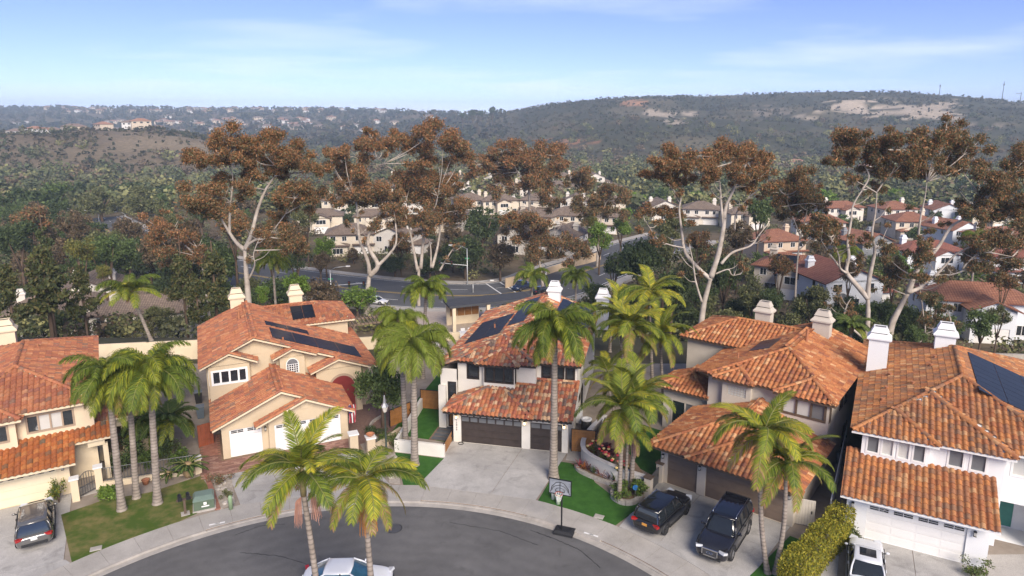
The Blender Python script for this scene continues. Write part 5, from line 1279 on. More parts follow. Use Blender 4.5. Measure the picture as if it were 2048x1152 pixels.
for (bx, hx, hy, Y, l, sd) in ((1068, 1064, 552, 100, 'slim queen palm on the bank below the white chimney', 21), (1150, 1152, 553, 104, 'slim queen palm on the bank beside the main road', 22), (540, 545, 520, 92, 'shaggy queen palm behind the tan house', 23), (1915, 1955, 478, 105, 'queen palm in front of the far white houses', 24), (1690, 1693, 505, 118, 'small palm at the far cul-de-sac', 25)):
    hh = aty(hx, hy, Y); palm('queen_palm', (hh.x, Y, tz(hh.x, Y)), hh, .2, .14, [('queen_up', 6, 1), ('queen_mid', 12, 1), ('queen_lime' if sd != 23 else 'queen_low', 6, .9)], l, GQ, sd, scale=.95)
# date palms, cycad
GD = 'small date palms in the cream front garden'
for (x_, y_, z_, s, l, sd) in ((345, 905, 2.6, 1.15, 'round green date palm behind the iron fence', 30), (205, 895, 1.9, .8, 'small date palm beside the dark entry', 31), (285, 900, 2.3, .95, 'date palm between the lawn palm trunks', 32), (345, 822, 3.2, 1.0, 'date palm behind the round date palm', 33), (1700, 690, 2.2, 1.1, 'date palm behind the side white chimney', 34), (1220, 700, 2.5, .9, 'date palm by the white rear chimney', 35)):
    b = at(x_, y_); palm('date_palm', b, b + Vector((0, 0, z_)), .16, .13, [('date', 42, 1)], l, GD if sd < 34 else None, sd, scale=s)
b = at(378, 955); palm('cycad', b, b + Vector((0, 0, .9)), .22, .2, [('cycad', 26, 1.25)], 'dark sago cycad at the corner of the iron fence', None, 40)
b = at(338, 955); palm('cycad', b, b + Vector((0, 0, .25)), .12, .1, [('cycad', 16, .8)], 'small rosette plant at the fence plinth', None, 41)

# ------------------------------------------------------------------ leaf clouds
def leaves(rng, centers, radii, n, size, cols, colw=None, flat=.8, shell=.55, asp=.45, droop=0.0):
    """n leaf quads spread through ellipsoid clumps; cols list of rgb, chosen at random"""
    centers = np.asarray(centers, float); radii = np.asarray(radii, float)
    if radii.ndim == 1: radii = np.stack([radii, radii, radii * flat], -1)
    wgt = radii[:, 0] * radii[:, 1]; wgt = wgt / wgt.sum()
    ci = rng.choice(len(centers), n, p=wgt)
    d = rng.normal(size=(n, 3)); d /= np.linalg.norm(d, axis=1, keepdims=True)
    r = shell + (1 - shell) * rng.random(n) ** .7; r *= rng.random(n) ** .22
    p = centers[ci] + d * r[:, None] * radii[ci] * (1 + .16 * rng.normal(size=(n, 1)))
    a = rng.normal(size=(n, 3)); a[:, 2] -= droop; a /= np.linalg.norm(a, axis=1, keepdims=True)
    b = rng.normal(size=(n, 3)) + d * .6; b = np.cross(a, b); b /= np.linalg.norm(b, axis=1, keepdims=True) + 1e-9
    s = size * rng.uniform(.6, 1.35, (n, 1))
    V = np.stack([p - a * s * .5, p + b * s * asp * .5, p + a * s * .5, p - b * s * asp * .5], 1).reshape(-1, 3)
    F = np.arange(4 * n).reshape(n, 4)
    cs = np.array(cols); k = rng.choice(len(cs), n, p=colw)
    cc = cs[k] * rng.uniform(.7, 1.3, (n, 1))
    return V, F, np.repeat(cc, 4, axis=0), ci
# ------------------------------------------------------------------ eucalyptus
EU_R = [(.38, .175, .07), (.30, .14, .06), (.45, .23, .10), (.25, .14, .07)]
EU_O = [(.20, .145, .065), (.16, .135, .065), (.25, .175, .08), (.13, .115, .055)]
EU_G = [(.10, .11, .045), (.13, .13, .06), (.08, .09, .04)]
def euc(Y, limbs, clumps, label, seed, rust=.6, dens=1.0, lw=.88, base=None, leaf=.31, name='eucalyptus_tree', green=.2):
    rng = np.random.default_rng(seed); random.seed(seed)
    bp_ = aty(limbs[0][0][0], limbs[0][0][1], Y); zb = tz(bp_.x, Y)
    T = empty(name, (bp_.x, Y, zb), 0, label, 'tree', 'eucalyptus trees behind the houses'); O = Vector((bp_.x, Y, zb))
    ends = []; side = []
    for li, lb in enumerate(limbs):
        pts = lb if isinstance(lb[0], tuple) else lb
        w0, w1 = lb[-1] if len(lb[-1]) == 2 and lb[-1][0] < 3 else (.4, .15)
        pp = [q for q in lb if q[0] > 3]
        sl = random.uniform(-1, 1) * (0 if li == 0 else 2.2); P = []
        for k, q in enumerate(pp):
            dy = q[2] if len(q) > 2 else sl * k / max(1, len(pp) - 1)
            P.append(aty(q[0], q[1], Y + dy) - O)
        if li == 0: P[0] = Vector((P[0].x, P[0].y, -.4))
        S = smooth(P, 5); n = len(S)
        rad = [(w0 + (w1 * .6 - w0) * (k / (n - 1)) ** .85) * lw * (1 + .06 * random.uniform(-1, 1)) for k in range(n)]
        MB().tube(S, rad, 8).build('trunk' if li == 0 else 'limb', M_bark_euc, T, True)
        ends += S[max(1, n // 2):]
        if li > 0:
            for _ in range(5):
                q = S[random.randrange(n // 3, n)]; a = random.uniform(0, 6.28); l_ = random.uniform(1.2, 3.2)
                e = q + Vector((math.cos(a) * .8, math.sin(a) * .8, random.uniform(.1, 1.0))) * l_
                side.append((q, q.lerp(e, .5) + Vector((0, 0, -.25 * l_ * .5)), e))
    cen = []; rad = []; twig = MB(); sc = Y / FPX
    for c in clumps:
        dy = c[3] if len(c) > 3 else random.uniform(-3.5, 3.5)
        p = aty(c[0], c[1] + c[2] * .35, Y + dy) - O; r = c[2] * sc * 1.12
        e = min(ends, key=lambda q: (q - p).length + max(0, q.z - p.z) * 1.5)
        mid = e.lerp(p, .55) + Vector((random.uniform(-.4, .4), 0, random.uniform(-.6, .1)))
        twig.tube(smooth([e, mid, p], 3), [.09 * lw] * 3 + [.06 * lw] * 3 + [.03], 5, False)
        for k in range(6):
            cen.append(p + Vector((random.gauss(0, .5), random.gauss(0, .5), random.gauss(0, .32))) * r); rad.append(r * random.uniform(.42, .70))
            q = cen[-1]; twig.tube([p.lerp(mid, .3), q.lerp(p, .4) + Vector((0, 0, -.1)), q], [.04, .03, .012], 3, False)
    for q, m_, e in side:
        twig.tube(smooth([q, m_, e], 3), [.055] * 2 + [.04] * 3 + [.02, .01], 4, False)
        if random.random() < .7:
            for _ in range(2): cen.append(e + Vector((random.gauss(0, .4), random.gauss(0, .4), random.gauss(0, .3)))); rad.append(random.uniform(.35, .7))
    twig.build('branches', M_bark_euc, T)['kind'] = 'stuff'
    lf = leaf * max(1.0, Y / 86); n = int(sum(r * r for r in rad) * 500 * dens * (leaf / lf) ** 2)
    V, F, C, ci = leaves(rng, cen, np.array(rad), n, lf, [(1, 1, 1)], None, .85, .25, .34, .7)
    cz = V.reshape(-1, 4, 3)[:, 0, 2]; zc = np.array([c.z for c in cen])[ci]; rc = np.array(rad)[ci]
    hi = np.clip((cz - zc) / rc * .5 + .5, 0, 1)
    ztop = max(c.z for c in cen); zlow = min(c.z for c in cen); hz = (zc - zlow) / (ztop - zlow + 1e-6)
    pr = rust * .85 * (.2 + .5 * hi + .4 * hz)  # rust leaf tips, plus warm light on crown tops painted in as more rust
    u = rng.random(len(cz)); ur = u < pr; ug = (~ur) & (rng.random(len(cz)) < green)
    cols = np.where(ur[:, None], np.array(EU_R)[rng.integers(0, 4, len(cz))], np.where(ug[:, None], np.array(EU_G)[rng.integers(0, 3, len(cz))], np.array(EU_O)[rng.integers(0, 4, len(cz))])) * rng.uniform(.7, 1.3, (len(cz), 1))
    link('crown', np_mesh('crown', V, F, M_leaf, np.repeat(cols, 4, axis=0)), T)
    return T
def A1(L): return [(x / 2.504, 180 + y / 2.504) for x, y in L]
def A2(L): return [(560 + x / 2.504, 180 + y / 2.504) for x, y in L]
def A3(L): return [(1248 + x / 2.215, 180 + y / 2.215) for x, y in L]
def A4(L): return [(1480 + x / 3.6, 380 + y / 3.6) for x, y in L]
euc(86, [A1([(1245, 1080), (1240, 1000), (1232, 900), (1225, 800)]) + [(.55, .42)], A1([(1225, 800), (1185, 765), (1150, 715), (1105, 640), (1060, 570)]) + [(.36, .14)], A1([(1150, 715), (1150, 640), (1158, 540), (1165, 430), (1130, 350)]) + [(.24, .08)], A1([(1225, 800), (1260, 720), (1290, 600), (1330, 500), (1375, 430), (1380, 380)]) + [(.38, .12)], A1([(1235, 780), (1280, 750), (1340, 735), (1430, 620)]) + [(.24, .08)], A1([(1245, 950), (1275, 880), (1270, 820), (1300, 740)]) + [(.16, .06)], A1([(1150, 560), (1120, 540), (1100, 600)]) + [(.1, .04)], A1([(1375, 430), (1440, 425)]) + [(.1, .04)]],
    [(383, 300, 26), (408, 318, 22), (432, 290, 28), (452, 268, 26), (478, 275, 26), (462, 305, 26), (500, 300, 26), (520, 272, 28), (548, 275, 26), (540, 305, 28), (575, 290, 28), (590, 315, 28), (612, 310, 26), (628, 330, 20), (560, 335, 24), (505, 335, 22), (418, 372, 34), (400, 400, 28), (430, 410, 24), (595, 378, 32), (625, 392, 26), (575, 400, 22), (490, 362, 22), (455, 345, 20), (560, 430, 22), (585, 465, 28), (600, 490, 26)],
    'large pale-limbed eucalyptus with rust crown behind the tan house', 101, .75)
euc(112, [[(412, 545), (404, 525), (395, 512)] + [(.3, .2)], A1([(990, 840), (940, 790), (880, 740), (830, 695), (790, 670)]) + [(.2, .06)], A1([(980, 830), (985, 790), (960, 750)]) + [(.12, .05)]],
    [(308, 440, 24), (320, 470, 24), (300, 465, 18), (335, 490, 20), (372, 485, 24), (395, 500, 24), (415, 510, 22), (360, 465, 20), (345, 515, 20)], 'leaning brown-leaved eucalyptus above the dark pines', 102, .9, .8)
euc(121, [A2([(432, 1090), (440, 1000), (448, 920)]) + [(.62, .46)], A2([(448, 920), (440, 860), (400, 750), (390, 660), (385, 580), (370, 535)]) + [(.40, .16)], A2([(448, 930), (490, 880), (450, 800), (440, 740), (480, 660), (510, 590), (480, 550)]) + [(.46, .16)], A2([(490, 880), (540, 830), (580, 770), (580, 680), (570, 600)]) + [(.30, .10)], A2([(430, 700), (400, 720), (370, 680)]) + [(.12, .05)]],
    [(690, 300, 20), (715, 295, 24), (740, 280, 22), (700, 330, 26), (690, 355, 26), (720, 345, 28), (745, 360, 28), (735, 385, 26), (705, 385, 26), (680, 385, 20), (765, 380, 18), (655, 300, 16), (662, 320, 18), (775, 400, 20), (780, 425, 22), (790, 445, 18)],
    'forked pale eucalyptus standing at the road verge beside the parked cars', 103, .8, 1.0, 1.1)
euc(126, [A2([(690, 920), (695, 905), (705, 890)]) + [(.4, .34)], A2([(690, 910), (665, 780), (645, 680), (620, 600)]) + [(.36, .14)], A2([(705, 895), (715, 780), (730, 640), (775, 590), (790, 530)]) + [(.42, .16)], A2([(755, 890), (755, 800), (740, 720), (720, 690)]) + [(.22, .1)], A2([(762, 890), (790, 780), (805, 660), (800, 600)]) + [(.36, .12)], A2([(800, 905), (850, 820), (885, 770)]) + [(.26, .12)], A2([(575, 405), (520, 370), (480, 330)]) + [(.12, .05)]],
    [(800, 262, 24), (815, 285, 22), (785, 278, 20), (740, 262, 18), (760, 290, 18), (865, 258, 26), (885, 275, 28), (850, 285, 24), (910, 290, 26), (925, 300, 20), (875, 305, 26), (840, 320, 20), (800, 350, 26), (830, 345, 28), (860, 350, 28), (890, 360, 26), (815, 380, 28), (850, 385, 30), (885, 385, 26), (908, 355, 18), (810, 420, 24), (845, 420, 26), (875, 415, 26), (905, 420, 26), (930, 410, 22), (870, 445, 22), (790, 470, 18)],
    'broad multi-stemmed eucalyptus with coppery crown by the traffic signal', 104, .8)
euc(170, [A2([(1262, 620), (1250, 560), (1248, 490)]) + [(.5, .4)], A2([(1248, 490), (1210, 440), (1180, 390), (1160, 330)]) + [(.3, .1)], A2([(1248, 490), (1250, 400), (1230, 330)]) + [(.3, .1)], A2([(1250, 500), (1300, 465), (1350, 430), (1380, 330)]) + [(.22, .08)]],
    [(1000, 295, 20), (1020, 310, 22), (1010, 330, 20), (1045, 290, 22), (1060, 300, 24), (1085, 295, 24), (1050, 325, 24), (1078, 325, 26), (1062, 350, 24), (1040, 355, 22), (1090, 355, 20), (1110, 300, 20), (1120, 325, 20), (1108, 345, 16), (975, 305, 20), (955, 320, 22), (985, 330, 20), (940, 345, 18), (1005, 365, 22), (1090, 385, 22), (1105, 400, 18), (1000, 345, 20)],
    'round-topped rust eucalyptus rising from the tan roofs', 105, .85)
euc(160, [[(1195, 470), (1200, 450), (1205, 430)] + [(.34, .26)], [(1205, 430), (1180, 410), (1168, 385)] + [(.2, .07)], [(1205, 430), (1212, 405), (1225, 395)] + [(.2, .07)]],
    [(1160, 345, 22), (1172, 360, 20), (1150, 360, 16), (1195, 385, 22), (1215, 375, 22), (1235, 390, 22), (1205, 405, 20), (1165, 400, 18), (1225, 415, 20), (1150, 405, 16), (1170, 425, 16)], 'dusky eucalyptus above the beige roadside wall', 106, .45, 1, 1, green=.1)
euc(138, [[(1088, 545), (1078, 520), (1066, 500)] + [(.34, .26)], [(1066, 500), (1040, 480), (1020, 460)] + [(.2, .07)], [(1070, 510), (1075, 470), (1060, 440)] + [(.2, .07)], [(1078, 520), (1105, 490), (1110, 465)] + [(.2, .07)]],
    [(1025, 430, 22), (1045, 440, 22), (1065, 430, 22), (1035, 465, 22), (1062, 470, 26), (1090, 470, 24), (1075, 500, 24), (1100, 500, 20), (1110, 480, 18), (1085, 440, 18), (1145, 480, 20), (1165, 495, 24), (1140, 505, 18)], 'brown-leaved eucalyptus at the corner of the main road', 107, .55, 1, 1, green=.05)
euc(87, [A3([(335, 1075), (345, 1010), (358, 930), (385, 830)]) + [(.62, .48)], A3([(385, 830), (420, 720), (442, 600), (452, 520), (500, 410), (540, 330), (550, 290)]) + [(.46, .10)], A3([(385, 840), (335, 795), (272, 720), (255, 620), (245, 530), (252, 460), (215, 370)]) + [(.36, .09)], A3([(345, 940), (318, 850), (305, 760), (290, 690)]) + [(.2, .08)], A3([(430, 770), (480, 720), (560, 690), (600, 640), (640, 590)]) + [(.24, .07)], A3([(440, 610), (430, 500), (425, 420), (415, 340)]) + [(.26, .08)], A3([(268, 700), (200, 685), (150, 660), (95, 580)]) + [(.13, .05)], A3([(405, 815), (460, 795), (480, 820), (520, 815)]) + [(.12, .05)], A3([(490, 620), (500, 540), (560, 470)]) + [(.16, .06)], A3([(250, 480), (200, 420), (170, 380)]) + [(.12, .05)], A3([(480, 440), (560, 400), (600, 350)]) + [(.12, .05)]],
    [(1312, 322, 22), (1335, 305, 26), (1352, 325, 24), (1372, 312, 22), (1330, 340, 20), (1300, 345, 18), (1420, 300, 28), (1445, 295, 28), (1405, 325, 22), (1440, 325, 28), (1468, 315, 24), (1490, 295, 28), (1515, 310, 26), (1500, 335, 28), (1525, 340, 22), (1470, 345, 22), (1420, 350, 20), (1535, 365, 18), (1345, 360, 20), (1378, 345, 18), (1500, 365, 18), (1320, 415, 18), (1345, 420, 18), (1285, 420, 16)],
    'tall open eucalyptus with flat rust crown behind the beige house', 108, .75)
euc(98, [[(1590, 640), (1592, 560), (1600, 470)] + [(.26, .16)], [(1600, 470), (1580, 420), (1570, 385)] + [(.14, .05)], [(1600, 480), (1612, 430), (1620, 390)] + [(.14, .05)], [(1598, 500), (1630, 470), (1650, 455)] + [(.12, .05)]],
    [(1575, 355, 24), (1600, 350, 24), (1560, 375, 22), (1590, 380, 24), (1615, 375, 22), (1575, 400, 20), (1605, 405, 22), (1630, 400, 18), (1560, 405, 16), (1640, 440, 20), (1660, 460, 22), (1645, 475, 18), (1620, 440, 18), (1585, 425, 18)], 'slim dark eucalyptus before the orange-roofed houses', 109, .5, green=.35)
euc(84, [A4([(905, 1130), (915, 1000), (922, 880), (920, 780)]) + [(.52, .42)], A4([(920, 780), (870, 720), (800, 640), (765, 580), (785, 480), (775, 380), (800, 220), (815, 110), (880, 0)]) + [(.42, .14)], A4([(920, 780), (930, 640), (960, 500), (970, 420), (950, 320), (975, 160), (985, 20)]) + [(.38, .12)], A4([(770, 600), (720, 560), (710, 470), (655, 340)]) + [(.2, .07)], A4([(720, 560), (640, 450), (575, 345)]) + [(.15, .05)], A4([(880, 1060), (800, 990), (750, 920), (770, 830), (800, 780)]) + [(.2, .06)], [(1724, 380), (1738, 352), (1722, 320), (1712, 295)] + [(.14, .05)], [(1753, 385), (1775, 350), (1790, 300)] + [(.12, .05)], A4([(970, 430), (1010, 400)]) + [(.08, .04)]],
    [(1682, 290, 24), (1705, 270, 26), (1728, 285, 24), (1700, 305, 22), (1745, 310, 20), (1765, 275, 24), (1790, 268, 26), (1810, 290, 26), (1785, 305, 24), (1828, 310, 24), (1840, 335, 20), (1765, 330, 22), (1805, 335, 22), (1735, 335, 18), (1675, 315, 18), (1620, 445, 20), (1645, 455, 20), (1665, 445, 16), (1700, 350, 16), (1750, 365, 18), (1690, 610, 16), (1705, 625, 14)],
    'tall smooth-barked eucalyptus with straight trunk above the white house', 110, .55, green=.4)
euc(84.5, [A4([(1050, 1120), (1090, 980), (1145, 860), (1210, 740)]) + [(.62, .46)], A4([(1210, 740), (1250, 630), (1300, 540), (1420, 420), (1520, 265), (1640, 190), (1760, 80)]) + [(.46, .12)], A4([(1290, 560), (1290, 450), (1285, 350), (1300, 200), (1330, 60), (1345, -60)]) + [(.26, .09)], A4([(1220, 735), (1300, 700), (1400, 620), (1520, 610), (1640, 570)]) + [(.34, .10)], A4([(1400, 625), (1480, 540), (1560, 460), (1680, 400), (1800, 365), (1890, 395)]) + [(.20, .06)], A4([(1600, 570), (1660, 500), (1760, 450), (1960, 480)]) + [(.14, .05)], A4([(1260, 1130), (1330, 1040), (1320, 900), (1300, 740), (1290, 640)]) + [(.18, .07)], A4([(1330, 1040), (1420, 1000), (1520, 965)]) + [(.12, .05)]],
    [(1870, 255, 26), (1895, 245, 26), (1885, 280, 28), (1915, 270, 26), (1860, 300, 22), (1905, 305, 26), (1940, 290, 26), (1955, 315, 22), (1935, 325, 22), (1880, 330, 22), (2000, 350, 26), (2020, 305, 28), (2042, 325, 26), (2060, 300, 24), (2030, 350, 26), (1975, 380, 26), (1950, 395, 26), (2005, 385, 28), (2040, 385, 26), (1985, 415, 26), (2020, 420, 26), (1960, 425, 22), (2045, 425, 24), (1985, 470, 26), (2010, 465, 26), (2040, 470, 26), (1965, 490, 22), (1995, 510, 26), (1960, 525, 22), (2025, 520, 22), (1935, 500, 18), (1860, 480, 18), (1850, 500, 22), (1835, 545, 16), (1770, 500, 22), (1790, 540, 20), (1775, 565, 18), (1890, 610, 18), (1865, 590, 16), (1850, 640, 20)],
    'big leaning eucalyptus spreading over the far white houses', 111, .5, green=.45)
# ------------------------------------------------------------------ shrubs, hedge, small trees
def shrub(name, p, rx, rz, cols, n, label, leaf=.12, cat='shrub', group=None, seed=0, clumps=7, parts=None, asp=.5, stems=True):
    rng = np.random.default_rng(seed + 500); p = Vector(p)
    o = empty(name, p, 0, label, cat, group)
    cen = [(rng.normal(0, rx * .42), rng.normal(0, rx * .42), rz * rng.uniform(.45, 1.1)) for _ in range(clumps)]
    rad = [(rx * rng.uniform(.4, .62),) * 2 + (rz * rng.uniform(.4, .6),) for _ in range(clumps)]
    V, F, C, ci = leaves(rng, cen, rad, n, leaf, cols, None, .9, .4, asp)
    V[:, 2] = np.maximum(V[:, 2], .02)
    link('foliage', np_mesh('foliage', V, F, M_leaf, C), o)
    if stems:
        mb = MB(); 
        for c in cen[:5]: mb.tube([(0, 0, -.05), (c[0] * .4, c[1] * .4, c[2] * .5), c], [.035, .025, .012], 4)
        mb.build('stems', M_bark, o)
    return o
LG = [(.11, .165, .035), (.15, .21, .045), (.08, .12, .03)]; DG = [(.07, .10, .038), (.095, .125, .045), (.055, .08, .032)]; YG = [(.22, .22, .035), (.30, .27, .04), (.15, .17, .03)]
OL = [(.15, .16, .065), (.20, .20, .085), (.11, .125, .05)]; BRN = [(.18, .125, .07), (.23, .16, .09), (.13, .095, .055)]; RD = [(.26, .05, .04), (.32, .10, .05), (.16, .04, .035)]; LIME = [(.15, .24, .035), (.20, .29, .05), (.11, .18, .03)]
GR = [(.105, .15, .045), (.14, .19, .058), (.08, .12, .038)]
# clipped yellow-green hedge by the white garage
hb, ht = at(1588, 1160), at(1668, 1072); d_ = (ht - hb); Lh = d_.length + 1.6; rz = math.atan2(d_.y, d_.x)
o = empty('hedge', (hb.x - .5, hb.y - .8, 0), rz, 'long clipped yellow-green hedge beside the white garage', 'hedge')
rng = np.random.default_rng(77); n = 15000
q = rng.integers(0, 4, n); P = np.stack([rng.uniform(-.3, Lh, n), rng.uniform(-.62, .62, n), rng.uniform(0, 1.75, n)], 1)
P[q == 0, 2] = 1.7; P[q == 1, 1] = -.6; P[q == 2, 1] = .6
P[(q == 3) & (rng.random(n) < .5), 0] = -.3; P += rng.normal(0, .05, P.shape) + np.array([0, 0, 1])[None] * (.12 * np.sin(P[:, :1] * 2.1) + .07 * np.sin(P[:, :1] * 5.3 + 1))
V, F, C, _ = leaves(rng, [(0, 0, 0)], np.array([.001]), n, .13, [(.34, .30, .03), (.26, .25, .03), (.16, .19, .03), (.42, .36, .05)], [.35, .3, .2, .15], 1, .5, .5)
V = V.reshape(n, 4, 3) + P[:, None, :]; link('foliage', np_mesh('foliage', V.reshape(-1, 3), F, M_leaf, C), o)
for x in np.arange(.2, Lh - .2, 1.1): MB().tube([(x, 0, 0), (x + .05, 0, .7), (x - .04, .05, 1.3)], [.05, .04, .02], 5).build('stem', M_bark, o)
# beds
sh = [(118, 1005, .0, .5, 1.1, YG + LG, 900, 'yellow-green feathery shrub by the cream gate pillar', .14), (215, 1000, 0, .75, .6, LIME, 1200, 'bright green leafy clump at the foot of the gate pillar', .16), (140, 945, 0, .7, .8, LG, 900, 'green shrub behind the cream gate', .14),
      (440, 968, 0, .7, .5, BRN + RD[1:2] + OL, 900, 'rust and grey drought plants in the rock mulch', .1), (455, 995, 0, .45, .4, OL, 500, 'grey-green succulent clump in the rock mulch', .09),
      (782, 890, 0, .9, .75, LG, 1400, 'rounded green shrub beside the street lamp', .12), (750, 868, 0, 1.0, .4, DG, 1200, 'dark ground cover around the court tree', .12), (655, 835, 0, .6, .7, RD[2:] + BRN, 600, 'dark red grass tuft by the striped flag', .2),
      (1240, 1000, .1, .7, .6, LG + LIME[:1], 1200, 'leafy green planting around the king palm trunks', .14), (1274, 990, .1, .8, .75, LIME + LG, 1500, 'bright leafy planting beside the end pillar of the curved wall', .16),
      (1700, 1078, 0, .75, .65, LG + OL, 1500, 'round green shrub at the white garage corner', .12), (1948, 1150, 0, .8, .6, LG + OL, 900, 'scrubby green shrub at the white garage post by the entry', .12),
      (1215, 905, .85, .6, .5, [(.16, .04, .05), (.09, .03, .04)], 700, 'dark purple spiky plant behind the curved wall', .22), (1290, 1115, 0, .01, .01, LG, 4, '', .1)]
for k, (x_, y_, z_, rx, rzz, c, n, l, lf) in enumerate(sh):
    if l: shrub('shrub', at(x_, y_, z_), rx, rzz, c, n, l, lf, seed=k)
for k, (u, v, rx, rzz, c, l) in enumerate(((3.6, 1.6, .9, 1.1, DG + GR, 'dark leafy shrub behind the arched iron gate'), (4.6, 2.4, 1.0, 1.3, GR, 'green shrub under the round date palm'), (5.6, 1.2, .9, 1.0, LG, 'light green shrub behind the iron fence middle'), (6.8, 2.0, 1.1, 1.5, DG + GR, 'large dark shrub by the red side gate'), (7.4, .6, .7, .8, GR + LIME[:1], 'small bright shrub near the end of the iron fence'), (4.2, 4.0, 1.2, 1.8, DG, 'tall dark shrub against the cream entry'), (6.0, 4.4, 1.2, 1.6, GR, 'broad shrub beside the cream side yard'))):
    shrub('shrub', hp(HE, u, v), rx, rzz, c, 1300, l, .17, seed=60 + k)
# red and yellow roses in the planter
random.seed(12)
for k in range(8):
    t = k / 7; p = at(1182 + 70 * t + random.uniform(-6, 6), 905 + 48 * t + random.uniform(-8, 4), .85)
    o = shrub('rose_bush', p, .4, .45, LG + RD[2:], 260, 'rose bush with red and yellow blooms behind the curved wall', .1, 'shrub', 'rose bushes in the raised bed', 40 + k, 4)
    for j in range(4):
        c = random.choice([(.55, .03, .03), (.62, .05, .06), (.75, .55, .22), (.70, .20, .15)])
        MB().lathe([(.02, -.05), (.10, 0), (.12, .06), (.06, .10), (.01, .08)], 7, (random.uniform(-.4, .4), random.uniform(-.4, .4), random.uniform(.55, .95))).build('bloom', mat('rose_%.2f' % c[1], c, .6, var=.15), o, True)
# spiky cordylines in the lower bed
for k in range(9):
    t = k / 8; p = at(1158 + 80 * t, 934 + 32 * t + random.uniform(-2, 2), .1); mb = MB(); cc = [(.28, .05, .05), (.42, .14, .04), (.14, .05, .05), (.10, .14, .04)][k % 4]
    for j in range(22):
        a = random.uniform(0, 6.28); e = R(random.uniform(25, 85)); l = random.uniform(.4, .8); w = Vector((-math.sin(a), math.cos(a), 0)) * .03
        q0 = Vector((0, 0, .05)); q1 = q0 + Vector((math.cos(a) * math.cos(e), math.sin(a) * math.cos(e), math.sin(e))) * l * .6; q2 = q1 + Vector((math.cos(a) * math.cos(e - .5), math.sin(a) * math.cos(e - .5), math.sin(e - .5))) * l * .4
        mb.add([q0 - w * .6, q0 + w * .6, q1 + w, q1 - w, q2], [(0, 1, 2, 3), (3, 2, 4)])
    o = mb.build('cordyline', mat('cordyline_%d' % (k % 4), cc, .6, var=.2), None, loc=p)
    setp(o, ['red', 'orange', 'maroon', 'green'][k % 4] + ' spiky rosette in the bed under the curved wall', 'plant', 'spiky rosettes under the curved wall')
p = at(292, 968); o = MB().lathe([(.16, 0), (.24, .3), (.27, .34), (.22, .34), (.18, .28), (.02, .26)], 14).build('flower_pot', M_terracotta, None, True, p); setp(o, 'squat terracotta pot at the fence plinth', 'pot')
# loose rocks in the mulch strips
for k in range(14):
    p = at(random.uniform(436, 466), random.uniform(955, 1012)) if k < 9 else at(random.uniform(778, 796), random.uniform(915, 965))
    r = random.uniform(.1, .24); mb = MB(); mb.lathe([(r * .8, 0), (r, r * .35), (r * .7, r * .75), (r * .15, r * .85)], 7)
    mb.v = [(x * random.uniform(.8, 1.2), y * random.uniform(.8, 1.2), z * random.uniform(.8, 1.2)) for x, y, z in mb.v]
    o = mb.build('rock', M_stone, None, False, p); setp(o, 'small pale rock in the %s mulch strip' % ('lawn-side' if k < 9 else 'lamp-side'), 'rock', 'rocks in the %s mulch' % ('lawn-side' if k < 9 else 'lamp-side'))

# ------------------------------------------------------------------ cars
M_tyre = mat('tyre_rubber', (.015, .015, .016), .85, var=.2, scale=8); M_rim = mat('alloy', (.45, .45, .46), .3, var=.1, metal=.8); M_rimd = mat('dark_alloy', (.06, .06, .065), .35, var=.1, metal=.7)
M_cglass = mat('car_glass', (.018, .022, .026), .04, var=.2, scale=.6, spec=.9); M_head = mat('headlight', (.6, .62, .64), .12, var=.05, spec=.9); M_tail = mat('taillight', (.35, .012, .012), .2, var=.1, spec=.8)
M_chrome = mat('chrome', (.62, .63, .65), .15, var=.05, metal=1.0); M_plate = mat('licence_plate', (.70, .70, .66), .5, var=.05); M_plate_o = mat('licence_plate_orange', (.60, .28, .05), .5, var=.1); M_trimb = mat('plastic_trim', (.018, .018, .019), .6, var=.2)
def paint(name, c, metal=.0, rough=.22): return mat(name, c, rough, var=.06, scale=.8, metal=metal, coat=1.0, spec=.5)
P_black, P_dark, P_grey, P_white, P_blue, P_red, P_silver = paint('paint_black', (.008, .008, .009)), paint('paint_graphite', (.022, .022, .028), .3), paint('paint_grey', (.17, .165, .155), .45), paint('paint_white', (.74, .75, .76)), paint('paint_blue', (.015, .03, .08), .2), paint('paint_red', (.3, .02, .02)), paint('paint_teal', (.20, .27, .29), .3)
def subd(o, l=2):
    m = o.modifiers.new('Subdivision', 'SUBSURF'); m.levels = 1; m.render_levels = l; return o
CARS = {
    'suv': dict(L=4.75, W=1.92, H=1.70, belt=1.02, hood=.98, cab=(-2.18, 1.02), roof=(-1.98, .28), wb=(-1.38, 1.42), r=.36),
    'big': dict(L=5.30, W=2.02, H=1.90, belt=1.14, hood=1.12, cab=(-2.48, 1.10), roof=(-2.30, .48), wb=(-1.5, 1.58), r=.41),
    'sedan': dict(L=4.75, W=1.85, H=1.44, belt=.92, hood=.86, cab=(-1.95, 1.12), roof=(-1.05, .25), wb=(-1.4, 1.42), r=.34),
    'pickup': dict(L=5.7, W=2.0, H=1.90, belt=1.15, hood=1.14, cab=(-.75, 1.35), roof=(-.6, .75), wb=(-1.75, 1.85), r=.41)}
